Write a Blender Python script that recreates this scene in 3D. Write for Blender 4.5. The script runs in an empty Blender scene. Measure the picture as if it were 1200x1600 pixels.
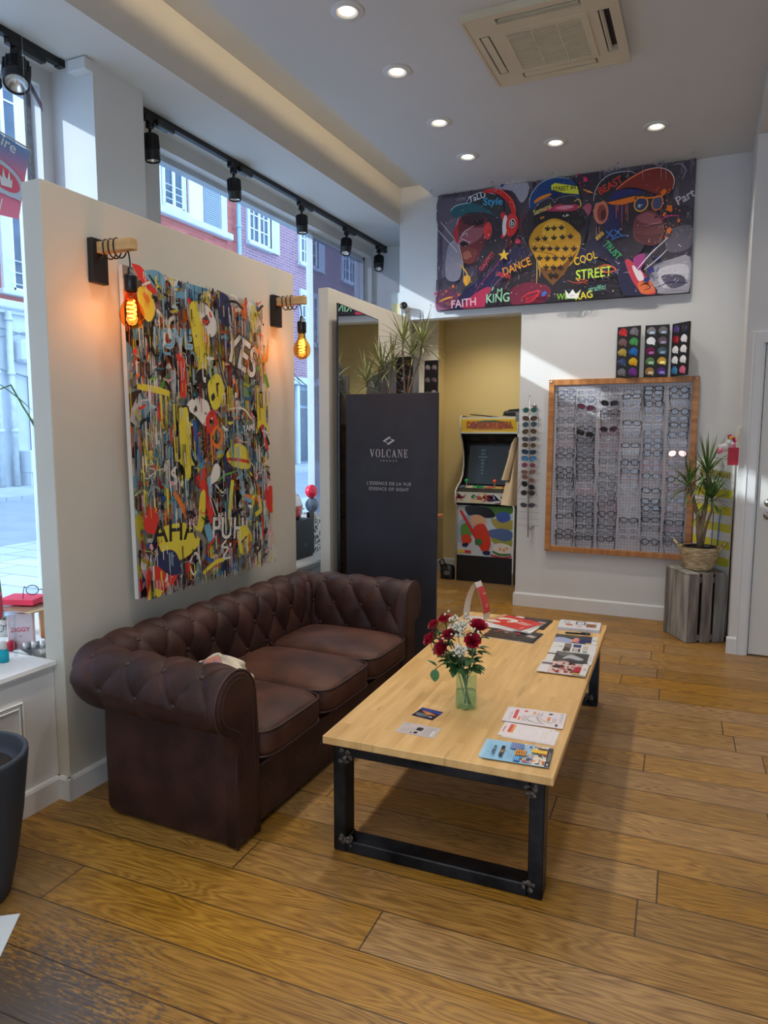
import bpy, math, random
from mathutils import Vector, Matrix
PI = math.pi
SC = bpy.context.scene
COL = SC.collection

# ------------------------------------------------------------------ camera, world, sun, exposure
def R(d): return math.radians(d)
cam_data = bpy.data.cameras.new('camera')
cam_data.sensor_fit = 'VERTICAL'; cam_data.sensor_height = 36.0
cam_data.lens = 1104.7 / 1600 * 36.0
cam_data.clip_start = 0.05; cam_data.clip_end = 200
cam = bpy.data.objects.new('camera', cam_data); COL.objects.link(cam)
YAW, PITCH, ROLL = R(24.528), R(6.49), R(-0.147)
fw = Vector((-math.sin(YAW)*math.cos(PITCH), math.cos(YAW)*math.cos(PITCH), -math.sin(PITCH)))
rt = Vector((math.cos(YAW), math.sin(YAW), 0)); dn = fw.cross(rt)
c_, s_ = math.cos(ROLL), math.sin(ROLL)
rt, dn = c_*rt + s_*dn, -s_*rt + c_*dn
m3 = Matrix((rt, -dn, -fw)).transposed()
cam.matrix_world = Matrix.Translation((0, 0, 1.55)) @ m3.to_4x4()
SC.camera = cam

world = bpy.data.worlds.new('world'); SC.world = world; world.use_nodes = True
bg = world.node_tree.nodes['Background']
bg.inputs[0].default_value = (0.55, 0.75, 1.0, 1); bg.inputs[1].default_value = 3.15

sd = bpy.data.lights.new('sun', 'SUN'); sd.energy = 3.4; sd.angle = R(0.8); sd.color = (1.0, 0.97, 0.93)
sun = bpy.data.objects.new('sun', sd); COL.objects.link(sun)
sun.rotation_euler = Vector((1, 0.93, -0.55)).to_track_quat('-Z', 'Y').to_euler(); sun.location = (-10, -8, 9)

SC.view_settings.view_transform = 'Standard'; SC.view_settings.look = 'None'
SC.view_settings.gamma = 1.0; SC.view_settings.use_curve_mapping = False
SC.view_settings.exposure = 0.27
SC.cycles.max_bounces = 8; SC.cycles.diffuse_bounces = 4; SC.cycles.glossy_bounces = 4
SC.cycles.transparent_max_bounces = 24; SC.cycles.transmission_bounces = 6
SC.cycles.sample_clamp_indirect = 4.0; SC.cycles.use_denoising = True
SC.cycles.caustics_reflective = False; SC.cycles.caustics_refractive = False

# ------------------------------------------------------------------ materials
def lin(c):
    r = []
    for v in c[:3]:
        v /= 255.0
        r.append(v/12.92 if v <= 0.04045 else ((v+0.055)/1.055)**2.4)
    return (*r, 1)
MATS = {}
def nd(nt, t, **k):
    n = nt.nodes.new(t)
    for a, b in k.items(): setattr(n, a, b)
    return n
def mat(name, rgb, rough=0.6, metal=0.0, var=0.0, vscale=6.0, bump=0.0, bscale=60.0, emit=0.0, spec=0.5, coat=0.0, stretch=(1,1,1), rgb2=None, sheen=0.0):
    if name in MATS: return MATS[name]
    m = bpy.data.materials.new(name); m.use_nodes = True; MATS[name] = m
    nt = m.node_tree; b = nt.nodes['Principled BSDF']; L = nt.links
    b.inputs['Roughness'].default_value = rough; b.inputs['Metallic'].default_value = metal
    b.inputs['Specular IOR Level'].default_value = spec; b.inputs['Coat Weight'].default_value = coat
    b.inputs['Sheen Weight'].default_value = sheen
    col = lin(rgb); b.inputs['Base Color'].default_value = col
    tc = nd(nt, 'ShaderNodeTexCoord'); mp = nd(nt, 'ShaderNodeMapping'); mp.inputs['Scale'].default_value = stretch
    L.new(tc.outputs['Object'], mp.inputs[0])
    n = nd(nt, 'ShaderNodeTexNoise'); n.inputs['Scale'].default_value = vscale; n.inputs['Detail'].default_value = 5
    L.new(mp.outputs[0], n.inputs['Vector'])
    c2 = lin(rgb2) if rgb2 else (*[x*(1-max(var, .04)) for x in col[:3]], 1)
    mx = nd(nt, 'ShaderNodeMix', data_type='RGBA'); rp = nd(nt, 'ShaderNodeMapRange')
    rp.inputs[1].default_value = 0.35; rp.inputs[2].default_value = 0.65
    L.new(n.outputs[0], rp.inputs[0]); L.new(rp.outputs[0], mx.inputs[0])
    mx.inputs[6].default_value = col; mx.inputs[7].default_value = c2
    L.new(mx.outputs[2], b.inputs['Base Color'])
    if bump:
        n2 = nd(nt, 'ShaderNodeTexNoise'); n2.inputs['Scale'].default_value = bscale; n2.inputs['Detail'].default_value = 4
        L.new(mp.outputs[0], n2.inputs['Vector'])
        bp = nd(nt, 'ShaderNodeBump'); bp.inputs['Strength'].default_value = bump; bp.inputs['Distance'].default_value = 0.01
        L.new(n2.outputs[0], bp.inputs['Height']); L.new(bp.outputs[0], b.inputs['Normal'])
    if emit:
        b.inputs['Emission Color'].default_value = col; b.inputs['Emission Strength'].default_value = emit
    return m
def glassy(name, rgb, tint=0.0, rough=0.02, ior=1.45):
    """thin clear or tinted pane: transparent with a fresnel reflection"""
    if name in MATS: return MATS[name]
    m = bpy.data.materials.new(name); m.use_nodes = True; MATS[name] = m
    nt = m.node_tree; nt.nodes.remove(nt.nodes['Principled BSDF']); L = nt.links
    out = nt.nodes['Material Output']
    tr = nd(nt, 'ShaderNodeBsdfTransparent'); tr.inputs[0].default_value = lin(rgb)
    gl = nd(nt, 'ShaderNodeBsdfGlossy'); gl.inputs['Roughness'].default_value = rough
    lw = nd(nt, 'ShaderNodeLayerWeight'); lw.inputs[0].default_value = .5
    pw = nd(nt, 'ShaderNodeMath', operation='POWER'); L.new(lw.outputs['Facing'], pw.inputs[0]); pw.inputs[1].default_value = 5
    fr = nd(nt, 'ShaderNodeMath', operation='MULTIPLY_ADD'); L.new(pw.outputs[0], fr.inputs[0]); fr.inputs[1].default_value = .75; fr.inputs[2].default_value = .03
    mx = nd(nt, 'ShaderNodeMixShader'); L.new(fr.outputs[0], mx.inputs[0]); L.new(tr.outputs[0], mx.inputs[1]); L.new(gl.outputs[0], mx.inputs[2])
    last = mx
    if tint:
        df = nd(nt, 'ShaderNodeBsdfDiffuse'); df.inputs[0].default_value = lin(rgb)
        m2 = nd(nt, 'ShaderNodeMixShader'); m2.inputs[0].default_value = tint
        L.new(mx.outputs[0], m2.inputs[1]); L.new(df.outputs[0], m2.inputs[2]); last = m2
    L.new(last.outputs[0], out.inputs[0])
    return m
def emis(name, rgb, strength):
    if name in MATS: return MATS[name]
    m = bpy.data.materials.new(name); m.use_nodes = True; MATS[name] = m
    nt = m.node_tree; nt.nodes.remove(nt.nodes['Principled BSDF'])
    e = nd(nt, 'ShaderNodeEmission'); e.inputs[0].default_value = lin(rgb); e.inputs[1].default_value = strength
    nt.links.new(e.outputs[0], nt.nodes['Material Output'].inputs[0]); return m
def attr_mat(name, rough=0.45, coat=0.0, spec=0.5):
    """printed surface: the ink colours live in the mesh's colour attribute 'ink'"""
    if name in MATS: return MATS[name]
    m = bpy.data.materials.new(name); m.use_nodes = True; MATS[name] = m
    nt = m.node_tree; b = nt.nodes['Principled BSDF']
    a = nd(nt, 'ShaderNodeAttribute'); a.attribute_name = 'ink'
    nt.links.new(a.outputs[0], b.inputs['Base Color']); b.inputs['Roughness'].default_value = rough
    b.inputs['Coat Weight'].default_value = coat; b.inputs['Specular IOR Level'].default_value = spec
    return m

# ------------------------------------------------------------------ mesh collector
class MB:
    def __init__(s): s.v = []; s.f = []; s.mi = []; s.sm = []; s.fc = []; s.m = 0; s.smooth = False; s.ink = None
    def add(s, vs, fs):
        o = len(s.v); s.v.extend([tuple(p) for p in vs])
        for f in fs:
            s.f.append(tuple(i+o for i in f)); s.mi.append(s.m); s.sm.append(s.smooth); s.fc.append(s.ink)
    def box(s, x0, x1, y0, y1, z0, z1, M=None):
        vs = [Vector((x, y, z)) for z in (z0, z1) for y in (y0, y1) for x in (x0, x1)]
        if M is not None: vs = [M @ p for p in vs]
        s.add(vs, [(0,2,3,1),(4,5,7,6),(0,1,5,4),(2,6,7,3),(0,4,6,2),(1,3,7,5)])
    def bbox(s, x0, x1, y0, y1, z0, z1, b=0.005, M=None):
        """box with chamfered edges"""
        b = min(b, (x1-x0)*.49, (y1-y0)*.49, (z1-z0)*.49)
        vs = []; idx = {}
        X = (x0, x1); Y = (y0, y1); Z = (z0, z1); sg = (1, -1)
        for i in (0, 1):
            for j in (0, 1):
                for k in (0, 1):
                    for a in range(3):
                        p = [X[i], Y[j], Z[k]]
                        if a != 0: p[0] += sg[i]*b
                        if a != 1: p[1] += sg[j]*b
                        if a != 2: p[2] += sg[k]*b
                        idx[(i, j, k, a)] = len(vs); vs.append(Vector(p))
        fs = []
        for a in range(3):
            o1, o2 = [q for q in range(3) if q != a]
            for e in (0, 1):
                q = []
                for u, w in ((0,0),(1,0),(1,1),(0,1)):
                    k = [0,0,0]; k[a] = e; k[o1] = u; k[o2] = w; q.append(idx[(*k, a)])
                fs.append(tuple(q))
        for a in range(3):
            o1, o2 = [q for q in range(3) if q != a]
            for u in (0, 1):
                for w in (0, 1):
                    q = []
                    for e, which in ((0, o1), (1, o1), (1, o2), (0, o2)):
                        k = [0,0,0]; k[a] = e; k[o1] = u; k[o2] = w; q.append(idx[(*k, which)])
                    fs.append(tuple(q))
        for i in (0, 1):
            for j in (0, 1):
                for k in (0, 1): fs.append((idx[(i,j,k,0)], idx[(i,j,k,1)], idx[(i,j,k,2)]))
        if M is not None: vs = [M @ p for p in vs]
        s.add(vs, fs)
    def tube(s, pts, r, n=8, caps=True, closed=False):
        pts = [Vector(p) for p in pts]; N = len(pts)
        rs = r if isinstance(r, (list, tuple)) else [r]*N
        up = None; rings = []
        for i, p in enumerate(pts):
            a = pts[i-1] if (i or closed) else p; c = pts[(i+1) % N] if (i < N-1 or closed) else p
            t = (c-a)
            if t.length < 1e-9: t = Vector((0,0,1))
            t.normalize()
            if up is None: up = Vector((0,0,1)) if abs(t.z) < .9 else Vector((1,0,0))
            u = (up - t*up.dot(t))
            if u.length < 1e-6: u = t.orthogonal()
            u.normalize(); w = t.cross(u); up = u
            rings.append([p + (u*math.cos(2*PI*k/n) + w*math.sin(2*PI*k/n))*rs[i] for k in range(n)])
        vs = [q for g in rings for q in g]; fs = []
        for i in range(N if closed else N-1):
            j = (i+1) % N
            for k in range(n): fs.append((i*n+k, i*n+(k+1) % n, j*n+(k+1) % n, j*n+k))
        if caps and not closed: fs += [tuple(range(n-1, -1, -1)), tuple((N-1)*n+k for k in range(n))]
        o = s.smooth; s.smooth = True; s.add(vs, fs); s.smooth = o
    def cyl(s, p0, p1, r0, r1=None, n=20, caps=True):
        s.tube([p0, p1], [r0, r0 if r1 is None else r1], n, caps)
    def lathe(s, prof, c=(0,0,0), n=32, M=None, sq=None):
        """prof: (radius, z) list"""
        vs = []; fs = []
        for r, z in prof:
            for k in range(n):
                a = 2*PI*k/n; p = Vector((c[0]+r*math.cos(a), c[1]+r*math.sin(a), c[2]+z)); vs.append(M @ p if M is not None else p)
        for i in range(len(prof)-1):
            for k in range(n): fs.append((i*n+k, i*n+(k+1) % n, (i+1)*n+(k+1) % n, (i+1)*n+k))
        o = s.smooth; s.smooth = True; s.add(vs, fs); s.smooth = o
    def disc(s, c, r, nrm=(0,0,1), n=24, ry=None, xa=None):
        c = Vector(c); nn = Vector(nrm).normalized()
        u = Vector(xa) if xa else nn.orthogonal().normalized(); w = nn.cross(u); ry = r if ry is None else ry
        s.add([c+u*r*math.cos(2*PI*k/n)+w*ry*math.sin(2*PI*k/n) for k in range(n)], [tuple(range(n))])
    def ball(s, c, rx, ry=None, rz=None, n=12, m=8, M=None):
        ry = rx if ry is None else ry; rz = rx if rz is None else rz; vs = []; fs = []
        for i in range(m+1):
            t = PI*i/m
            for k in range(n):
                a = 2*PI*k/n; p = Vector((rx*math.sin(t)*math.cos(a), ry*math.sin(t)*math.sin(a), rz*math.cos(t)))
                if M is not None: p = M @ p
                vs.append(Vector(c)+p)
        for i in range(m):
            for k in range(n): fs.append((i*n+k, i*n+(k+1) % n, (i+1)*n+(k+1) % n, (i+1)*n+k))
        o = s.smooth; s.smooth = True; s.add(vs, fs); s.smooth = o
    def grid(s, P, smooth=True, closed=False):
        """P: rows of points"""
        n = len(P[0]); vs = [q for row in P for q in row]; fs = []
        for i in range(len(P)-1):
            for k in range(n if closed else n-1): fs.append((i*n+k, i*n+(k+1) % n, (i+1)*n+(k+1) % n, (i+1)*n+k))
        o = s.smooth; s.smooth = smooth; s.add(vs, fs); s.smooth = o
    def prism(s, pts, d):
        """flat outline pts (3D) extruded along vector d"""
        pts = [Vector(p) for p in pts]; d = Vector(d); n = len(pts)
        s.add(pts + [p+d for p in pts], [tuple(range(n)), tuple(range(2*n-1, n-1, -1))] + [(k, n+k, n+(k+1) % n, (k+1) % n) for k in range(n)])
    def leaf(s, base, d, L, w, droop=0.3, n=6, fold=0.25, up=(0,0,1)):
        base = Vector(base); d = Vector(d).normalized(); up = Vector(up)
        side = d.cross(up); side = side.normalized() if side.length > 1e-4 else Vector((1,0,0))
        rows = []; p = base.copy(); dd = d.copy()
        for i in range(n+1):
            t = i/n; ww = w*(math.sin(PI*min(1, .18+.82*t)) ** .8 if t < 1 else .02)*(1-t**3*.3)
            if t > .98: ww = w*.03
            nn = side.cross(dd).normalized()
            rows.append([p - side*ww*.5 + nn*ww*fold*.5, p, p + side*ww*.5 + nn*ww*fold*.5])
            p = p + dd*(L/n); dd = (dd - up*droop/n*(.4+1.2*t)).normalized()
        s.grid(rows)
    def build(s, name, mats, parent=None, world=True, label=None, cat=None, group=None, kind=None, loc=None):
        me = bpy.data.meshes.new(name)
        off = Vector((0,0,0))
        if parent is not None and world:
            o = parent
            while o is not None: off += o.location; o = o.parent
        if loc is not None: off = off + Vector(loc)
        me.from_pydata([(v[0]-off.x, v[1]-off.y, v[2]-off.z) for v in s.v], [], s.f)
        mats = mats if isinstance(mats, (list, tuple)) else [mats]
        for m in mats: me.materials.append(m)
        me.polygons.foreach_set('material_index', s.mi); me.polygons.foreach_set('use_smooth', s.sm)
        if any(c is not None for c in s.fc):
            at = me.color_attributes.new('ink', 'FLOAT_COLOR', 'CORNER'); buf = []
            for f, c in zip(s.f, s.fc): buf.extend(list(lin(c or (255,255,255)))*len(f))
            at.data.foreach_set('color', buf)
        me.update()
        ob = bpy.data.objects.new(name, me); COL.objects.link(ob)
        if parent is not None: ob.parent = parent
        if loc is not None: ob.location = loc
        if label: ob['label'] = label
        if cat: ob['category'] = cat
        if group: ob['group'] = group
        if kind: ob['kind'] = kind
        return ob
def thing(name, label, cat, loc=(0,0,0), rz=0.0, group=None):
    o = bpy.data.objects.new(name, None); COL.objects.link(o); o.location = loc; o.rotation_euler = (0, 0, rz)
    o.empty_display_size = 0.05; o['label'] = label; o['category'] = cat
    if group: o['group'] = group
    return o
def copy_tree(o, parent=None):
    c = o.copy(); COL.objects.link(c); c.parent = parent
    for ch in [q for q in o.children]: copy_tree(ch, c)
    return c
def structure(name, mb, m): return mb.build(name, m, kind='structure')
def sbox(name, m, *a):
    b = MB(); b.box(*a); return structure(name, b, m)
def spot_lamp(name, loc, direction, energy, size=70, blend=.6, color=(1,.86,.68), rad=.04, parent=None):
    d = bpy.data.lights.new(name, 'SPOT'); d.energy = energy; d.spot_size = R(size); d.spot_blend = blend; d.color = color; d.shadow_soft_size = rad
    o = bpy.data.objects.new(name, d); COL.objects.link(o); o.location = loc
    o.rotation_euler = Vector(direction).to_track_quat('-Z', 'Y').to_euler()
    if parent is not None: o.parent = parent; o.location = Vector(loc) - parent.location
    return o
def point_lamp(name, loc, energy, color, rad=.03, parent=None):
    d = bpy.data.lights.new(name, 'POINT'); d.energy = energy; d.color = color; d.shadow_soft_size = rad
    o = bpy.data.objects.new(name, d); COL.objects.link(o); o.location = loc
    if parent is not None: o.parent = parent; o.location = Vector(loc) - parent.location
    return o
# lettering: text outlines turned into mesh faces and appended to a collector
_txt = {}
def glyphs(s, spacing=1.0, bold=0.0, shear=0.0):
    key = (s, spacing, bold, shear)
    if key in _txt: return _txt[key]
    cu = bpy.data.curves.new('lettering', 'FONT'); cu.body = s; cu.size = 1.0; cu.align_x = 'CENTER'; cu.align_y = 'CENTER'
    cu.space_character = spacing; cu.offset = bold; cu.shear = shear; cu.resolution_u = 3
    ob = bpy.data.objects.new('lettering', cu); COL.objects.link(ob)
    dg = bpy.context.evaluated_depsgraph_get(); dg.update()
    me = ob.evaluated_get(dg).to_mesh()
    r = ([tuple(v.co) for v in me.vertices], [tuple(p.vertices) for p in me.polygons])
    ob.evaluated_get(dg).to_mesh_clear(); bpy.data.objects.remove(ob); bpy.data.curves.remove(cu)
    _txt[key] = r; return r
def write(mb, s, c, xa, ya, size, sx=1.0, **k):
    vs, fs = glyphs(s, **k); c = Vector(c); xa = Vector(xa).normalized(); ya = Vector(ya).normalized()
    mb.add([c + xa*v[0]*size*sx + ya*v[1]*size for v in vs], fs)
# flat print painter: layers of ink on a plane
class Art:
    def __init__(s, o, xa, ya, w, h, step=0.00025):
        s.o = Vector(o); s.xa = Vector(xa).normalized(); s.ya = Vector(ya).normalized(); s.n = s.xa.cross(s.ya)
        s.w = w; s.h = h; s.k = 0; s.step = step; s.mb = MB()
    def P(s, x, y): return s.o + s.xa*min(max(x, 0), s.w) + s.ya*min(max(y, 0), s.h) + s.n*(s.k*s.step)
    def poly(s, pts, col):
        s.k += 1; s.mb.ink = col; s.mb.add([s.P(*p) for p in pts], [tuple(range(len(pts)))])
    def rect(s, x0, y0, x1, y1, col): s.poly([(x0,y0),(x1,y0),(x1,y1),(x0,y1)], col)
    def blob(s, pts, col, sub=4):
        n = len(pts); out = []
        for i in range(n):
            p0, p1, p2, p3 = pts[i-1], pts[i], pts[(i+1) % n], pts[(i+2) % n]
            for j in range(sub):
                t = j/sub
                out.append(tuple(.5*(2*p1[a]+(p2[a]-p0[a])*t+(2*p0[a]-5*p1[a]+4*p2[a]-p3[a])*t*t+(3*p1[a]-p0[a]-3*p2[a]+p3[a])*t**3) for a in (0,1)))
        s.poly(out, col)
    def ell(s, cx, cy, rx, ry, col, rot=0, n=18):
        c, q = math.cos(rot), math.sin(rot)
        s.poly([(cx+rx*math.cos(2*PI*i/n)*c-ry*math.sin(2*PI*i/n)*q, cy+rx*math.cos(2*PI*i/n)*q+ry*math.sin(2*PI*i/n)*c) for i in range(n)], col)
    def stroke(s, pts, w, col, taper=0.0, sub=5):
        n = len(pts); out = []
        for i in range(n-1):
            p0, p1, p2, p3 = pts[max(i-1,0)], pts[i], pts[i+1], pts[min(i+2,n-1)]
            for j in range(sub):
                t = j/sub
                out.append([.5*(2*p1[a]+(p2[a]-p0[a])*t+(2*p0[a]-5*p1[a]+4*p2[a]-p3[a])*t*t+(3*p1[a]-p0[a]-3*p2[a]+p3[a])*t**3) for a in (0,1)])
        out.append(list(pts[-1])); s.k += 1; s.mb.ink = col
        rows = []; N = len(out)
        for i, p in enumerate(out):
            a = out[max(i-1,0)]; b = out[min(i+1,N-1)]; dx, dy = b[0]-a[0], b[1]-a[1]; L = math.hypot(dx, dy) or 1
            ww = w*.5*(1 - taper*abs(2*i/(N-1)-1)**2) if N > 1 else w*.5
            rows.append([s.P(p[0]-dy/L*ww, p[1]+dx/L*ww), s.P(p[0]+dy/L*ww, p[1]-dx/L*ww)])
        s.mb.grid(rows, smooth=False)
    def text(s, t, cx, cy, size, col, rot=0, sx=1.0, **k):
        s.k += 1; s.mb.ink = col
        c, q = math.cos(rot), math.sin(rot)
        write(s.mb, t, s.o+s.xa*cx+s.ya*cy+s.n*(s.k*s.step), s.xa*c+s.ya*q, s.ya*c-s.xa*q, size, sx, **k)
    def splat(s, cx, cy, r, col, rng, n=11):
        s.poly([(cx+math.cos(2*PI*i/n)*r*rng.uniform(.5,1.2), cy+math.sin(2*PI*i/n)*r*rng.uniform(.5,1.2)) for i in range(n)], col)
def srgb_mix(a, b, t): return tuple(a[i]*(1-t)+b[i]*t for i in range(3))
# ------------------------------------------------------------------ named materials
WALL = mat('wall_paint', (216,216,214), .75, var=.05, vscale=1.5)
CEIL = mat('ceiling_paint', (208,208,204), .85, var=.03, vscale=1.2)
CREAM = mat('cream_paint', (226,205,150), .8, var=.04, vscale=1.5)
TRIM = mat('white_gloss_paint', (226,226,224), .45, var=.05, vscale=3)
PANEL = mat('partition_paint', (204,198,184), .6, var=.05, vscale=2.0)
BLACK = mat('black_metal', (22,22,24), .45, var=.2)
BLACKP = mat('black_plastic', (16,16,18), .35, var=.1)
CHROME = mat('brushed_steel', (190,190,190), .3, 1.0)
GLASS = glassy('window_glass', (238,246,252))
DGLASS = glassy('dark_tinted_glass', (186,190,204), tint=.30)
CLEAR = glassy('clear_acrylic', (240,246,248), ior=1.4)
PRINT = attr_mat('printed_ink'); GLOSSPRINT = attr_mat('glossy_print', .28, .15)

def floor_material():
    m = bpy.data.materials.new('oak_plank_floor'); m.use_nodes = True; nt = m.node_tree; L = nt.links; b = nt.nodes['Principled BSDF']
    def M_(op, a, c=None, d=None):
        n = nd(nt, 'ShaderNodeMath', operation=op)
        for i, v in enumerate((a, c, d)):
            if v is None: continue
            if isinstance(v, (int, float)): n.inputs[i].default_value = v
            else: L.new(v, n.inputs[i])
        return n.outputs[0]
    tc = nd(nt, 'ShaderNodeTexCoord'); mp = nd(nt, 'ShaderNodeMapping'); L.new(tc.outputs['Object'], mp.inputs[0])
    mp.inputs['Rotation'].default_value = (0, 0, R(-2.0))
    sp = nd(nt, 'ShaderNodeSeparateXYZ'); L.new(mp.outputs[0], sp.inputs[0]); x, y = sp.outputs[0], sp.outputs[1]
    W = .192; Ln = 1.75
    yy = M_('DIVIDE', M_('SUBTRACT', y, 1.40), W); row = M_('FLOOR', yy); fy = M_('FRACT', yy)
    wn = nd(nt, 'ShaderNodeTexWhiteNoise', noise_dimensions='1D'); L.new(row, wn.inputs['W'])
    xx = M_('ADD', M_('DIVIDE', x, Ln), M_('MULTIPLY', wn.outputs[0], 7.31)); cell = M_('FLOOR', xx); fx = M_('FRACT', xx)
    cb = nd(nt, 'ShaderNodeCombineXYZ'); L.new(row, cb.inputs[0]); L.new(cell, cb.inputs[1])
    w2 = nd(nt, 'ShaderNodeTexWhiteNoise', noise_dimensions='3D'); L.new(cb.outputs[0], w2.inputs['Vector'])
    # grain: coordinates stretched along the board, shifted per board
    off = nd(nt, 'ShaderNodeVectorMath', operation='SCALE'); L.new(w2.outputs['Color'], off.inputs[0]); off.inputs['Scale'].default_value = 13
    v1 = nd(nt, 'ShaderNodeVectorMath', operation='MULTIPLY'); L.new(mp.outputs[0], v1.inputs[0]); v1.inputs[1].default_value = (1.3, 9.0, 1)
    v2 = nd(nt, 'ShaderNodeVectorMath', operation='ADD'); L.new(v1.outputs[0], v2.inputs[0]); L.new(off.outputs[0], v2.inputs[1])
    n1 = nd(nt, 'ShaderNodeTexNoise'); n1.inputs['Scale'].default_value = .9; n1.inputs['Detail'].default_value = 2.5; L.new(v2.outputs[0], n1.inputs[0])
    rings = M_('FRACT', M_('MULTIPLY', n1.outputs[0], 22.0)); rings = M_('ABSOLUTE', M_('SUBTRACT', rings, .5)); rings = M_('MULTIPLY', rings, 2)
    v3 = nd(nt, 'ShaderNodeVectorMath', operation='MULTIPLY'); L.new(mp.outputs[0], v3.inputs[0]); v3.inputs[1].default_value = (5, 130, 1)
    n2 = nd(nt, 'ShaderNodeTexNoise'); n2.inputs['Scale'].default_value = 1; n2.inputs['Detail'].default_value = 4; L.new(v3.outputs[0], n2.inputs[0])
    grain = M_('ADD', M_('MULTIPLY', rings, .32), M_('MULTIPLY', n2.outputs[0], .90))
    rp = nd(nt, 'ShaderNodeValToRGB'); L.new(grain, rp.inputs[0]); e = rp.color_ramp.elements
    e[0].position = .14; e[0].color = lin((74,48,24)); e[1].position = .82; e[1].color = lin((176,134,72))
    k = e.new(.42); k.color = lin((132,94,45))
    # board to board tone
    hsv = nd(nt, 'ShaderNodeHueSaturation'); L.new(rp.outputs[0], hsv.inputs['Color'])
    L.new(M_('ADD', M_('MULTIPLY', w2.outputs[0], .34), .80), hsv.inputs['Value']); 
    sc2 = nd(nt, 'ShaderNodeSeparateColor'); L.new(w2.outputs['Color'], sc2.inputs[0]); L.new(M_('ADD', M_('MULTIPLY', sc2.outputs[1], .25), .88), hsv.inputs['Saturation'])
    # worn dirt: irregular dark grey wear
    n3 = nd(nt, 'ShaderNodeTexNoise'); n3.inputs['Scale'].default_value = 1.1; n3.inputs['Detail'].default_value = 7; n3.inputs['Roughness'].default_value = .65; L.new(mp.outputs[0], n3.inputs[0])
    r3 = nd(nt, 'ShaderNodeMapRange'); r3.inputs[1].default_value = .52; r3.inputs[2].default_value = .75; L.new(n3.outputs[0], r3.inputs[0])
    mx = nd(nt, 'ShaderNodeMix', data_type='RGBA'); L.new(M_('MULTIPLY', r3.outputs[0], .75), mx.inputs[0]); L.new(hsv.outputs[0], mx.inputs[6]); mx.inputs[7].default_value = lin((96,80,58))
    # black worn patch near the shop entrance end
    ds = nd(nt, 'ShaderNodeVectorMath', operation='DISTANCE'); L.new(tc.outputs['Object'], ds.inputs[0]); ds.inputs[1].default_value = (-1.62, 1.02, 0)
    n4 = nd(nt, 'ShaderNodeTexNoise'); n4.inputs['Scale'].default_value = 60; n4.inputs['Detail'].default_value = 6; n4.inputs['Roughness'].default_value = .7
    v5 = nd(nt, 'ShaderNodeVectorMath', operation='MULTIPLY'); L.new(mp.outputs[0], v5.inputs[0]); v5.inputs[1].default_value = (.5, 1.8, 1); L.new(v5.outputs[0], n4.inputs[0])
    msk = nd(nt, 'ShaderNodeMapRange'); L.new(M_('ADD', ds.outputs['Value'], M_('MULTIPLY', M_('SUBTRACT', n4.outputs[0], .5), 1.5)), msk.inputs[0])
    msk.inputs[1].default_value = .46; msk.inputs[2].default_value = .28
    m2 = nd(nt, 'ShaderNodeMix', data_type='RGBA'); L.new(M_('MULTIPLY', msk.outputs[0], .85), m2.inputs[0]); L.new(mx.outputs[2], m2.inputs[6]); m2.inputs[7].default_value = lin((66,64,66))
    # seams
    gy = M_('LESS_THAN', M_('MINIMUM', fy, M_('SUBTRACT', 1, fy)), .013); gx = M_('LESS_THAN', M_('MINIMUM', fx, M_('SUBTRACT', 1, fx)), .0016)
    g = M_('MAXIMUM', gy, gx)
    m4 = nd(nt, 'ShaderNodeMix', data_type='RGBA'); L.new(M_('MULTIPLY', g, .85), m4.inputs[0]); L.new(m2.outputs[2], m4.inputs[6]); m4.inputs[7].default_value = lin((40,28,16))
    L.new(m4.outputs[2], b.inputs['Base Color'])
    L.new(M_('ADD', .26, M_('MULTIPLY', n3.outputs[0], .26)), b.inputs['Roughness'])
    bp = nd(nt, 'ShaderNodeBump'); bp.inputs['Strength'].default_value = .25; bp.inputs['Distance'].default_value = .004
    L.new(M_('SUBTRACT', grain, M_('MULTIPLY', g, 3)), bp.inputs['Height']); L.new(bp.outputs[0], b.inputs['Normal'])
    return m
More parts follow.
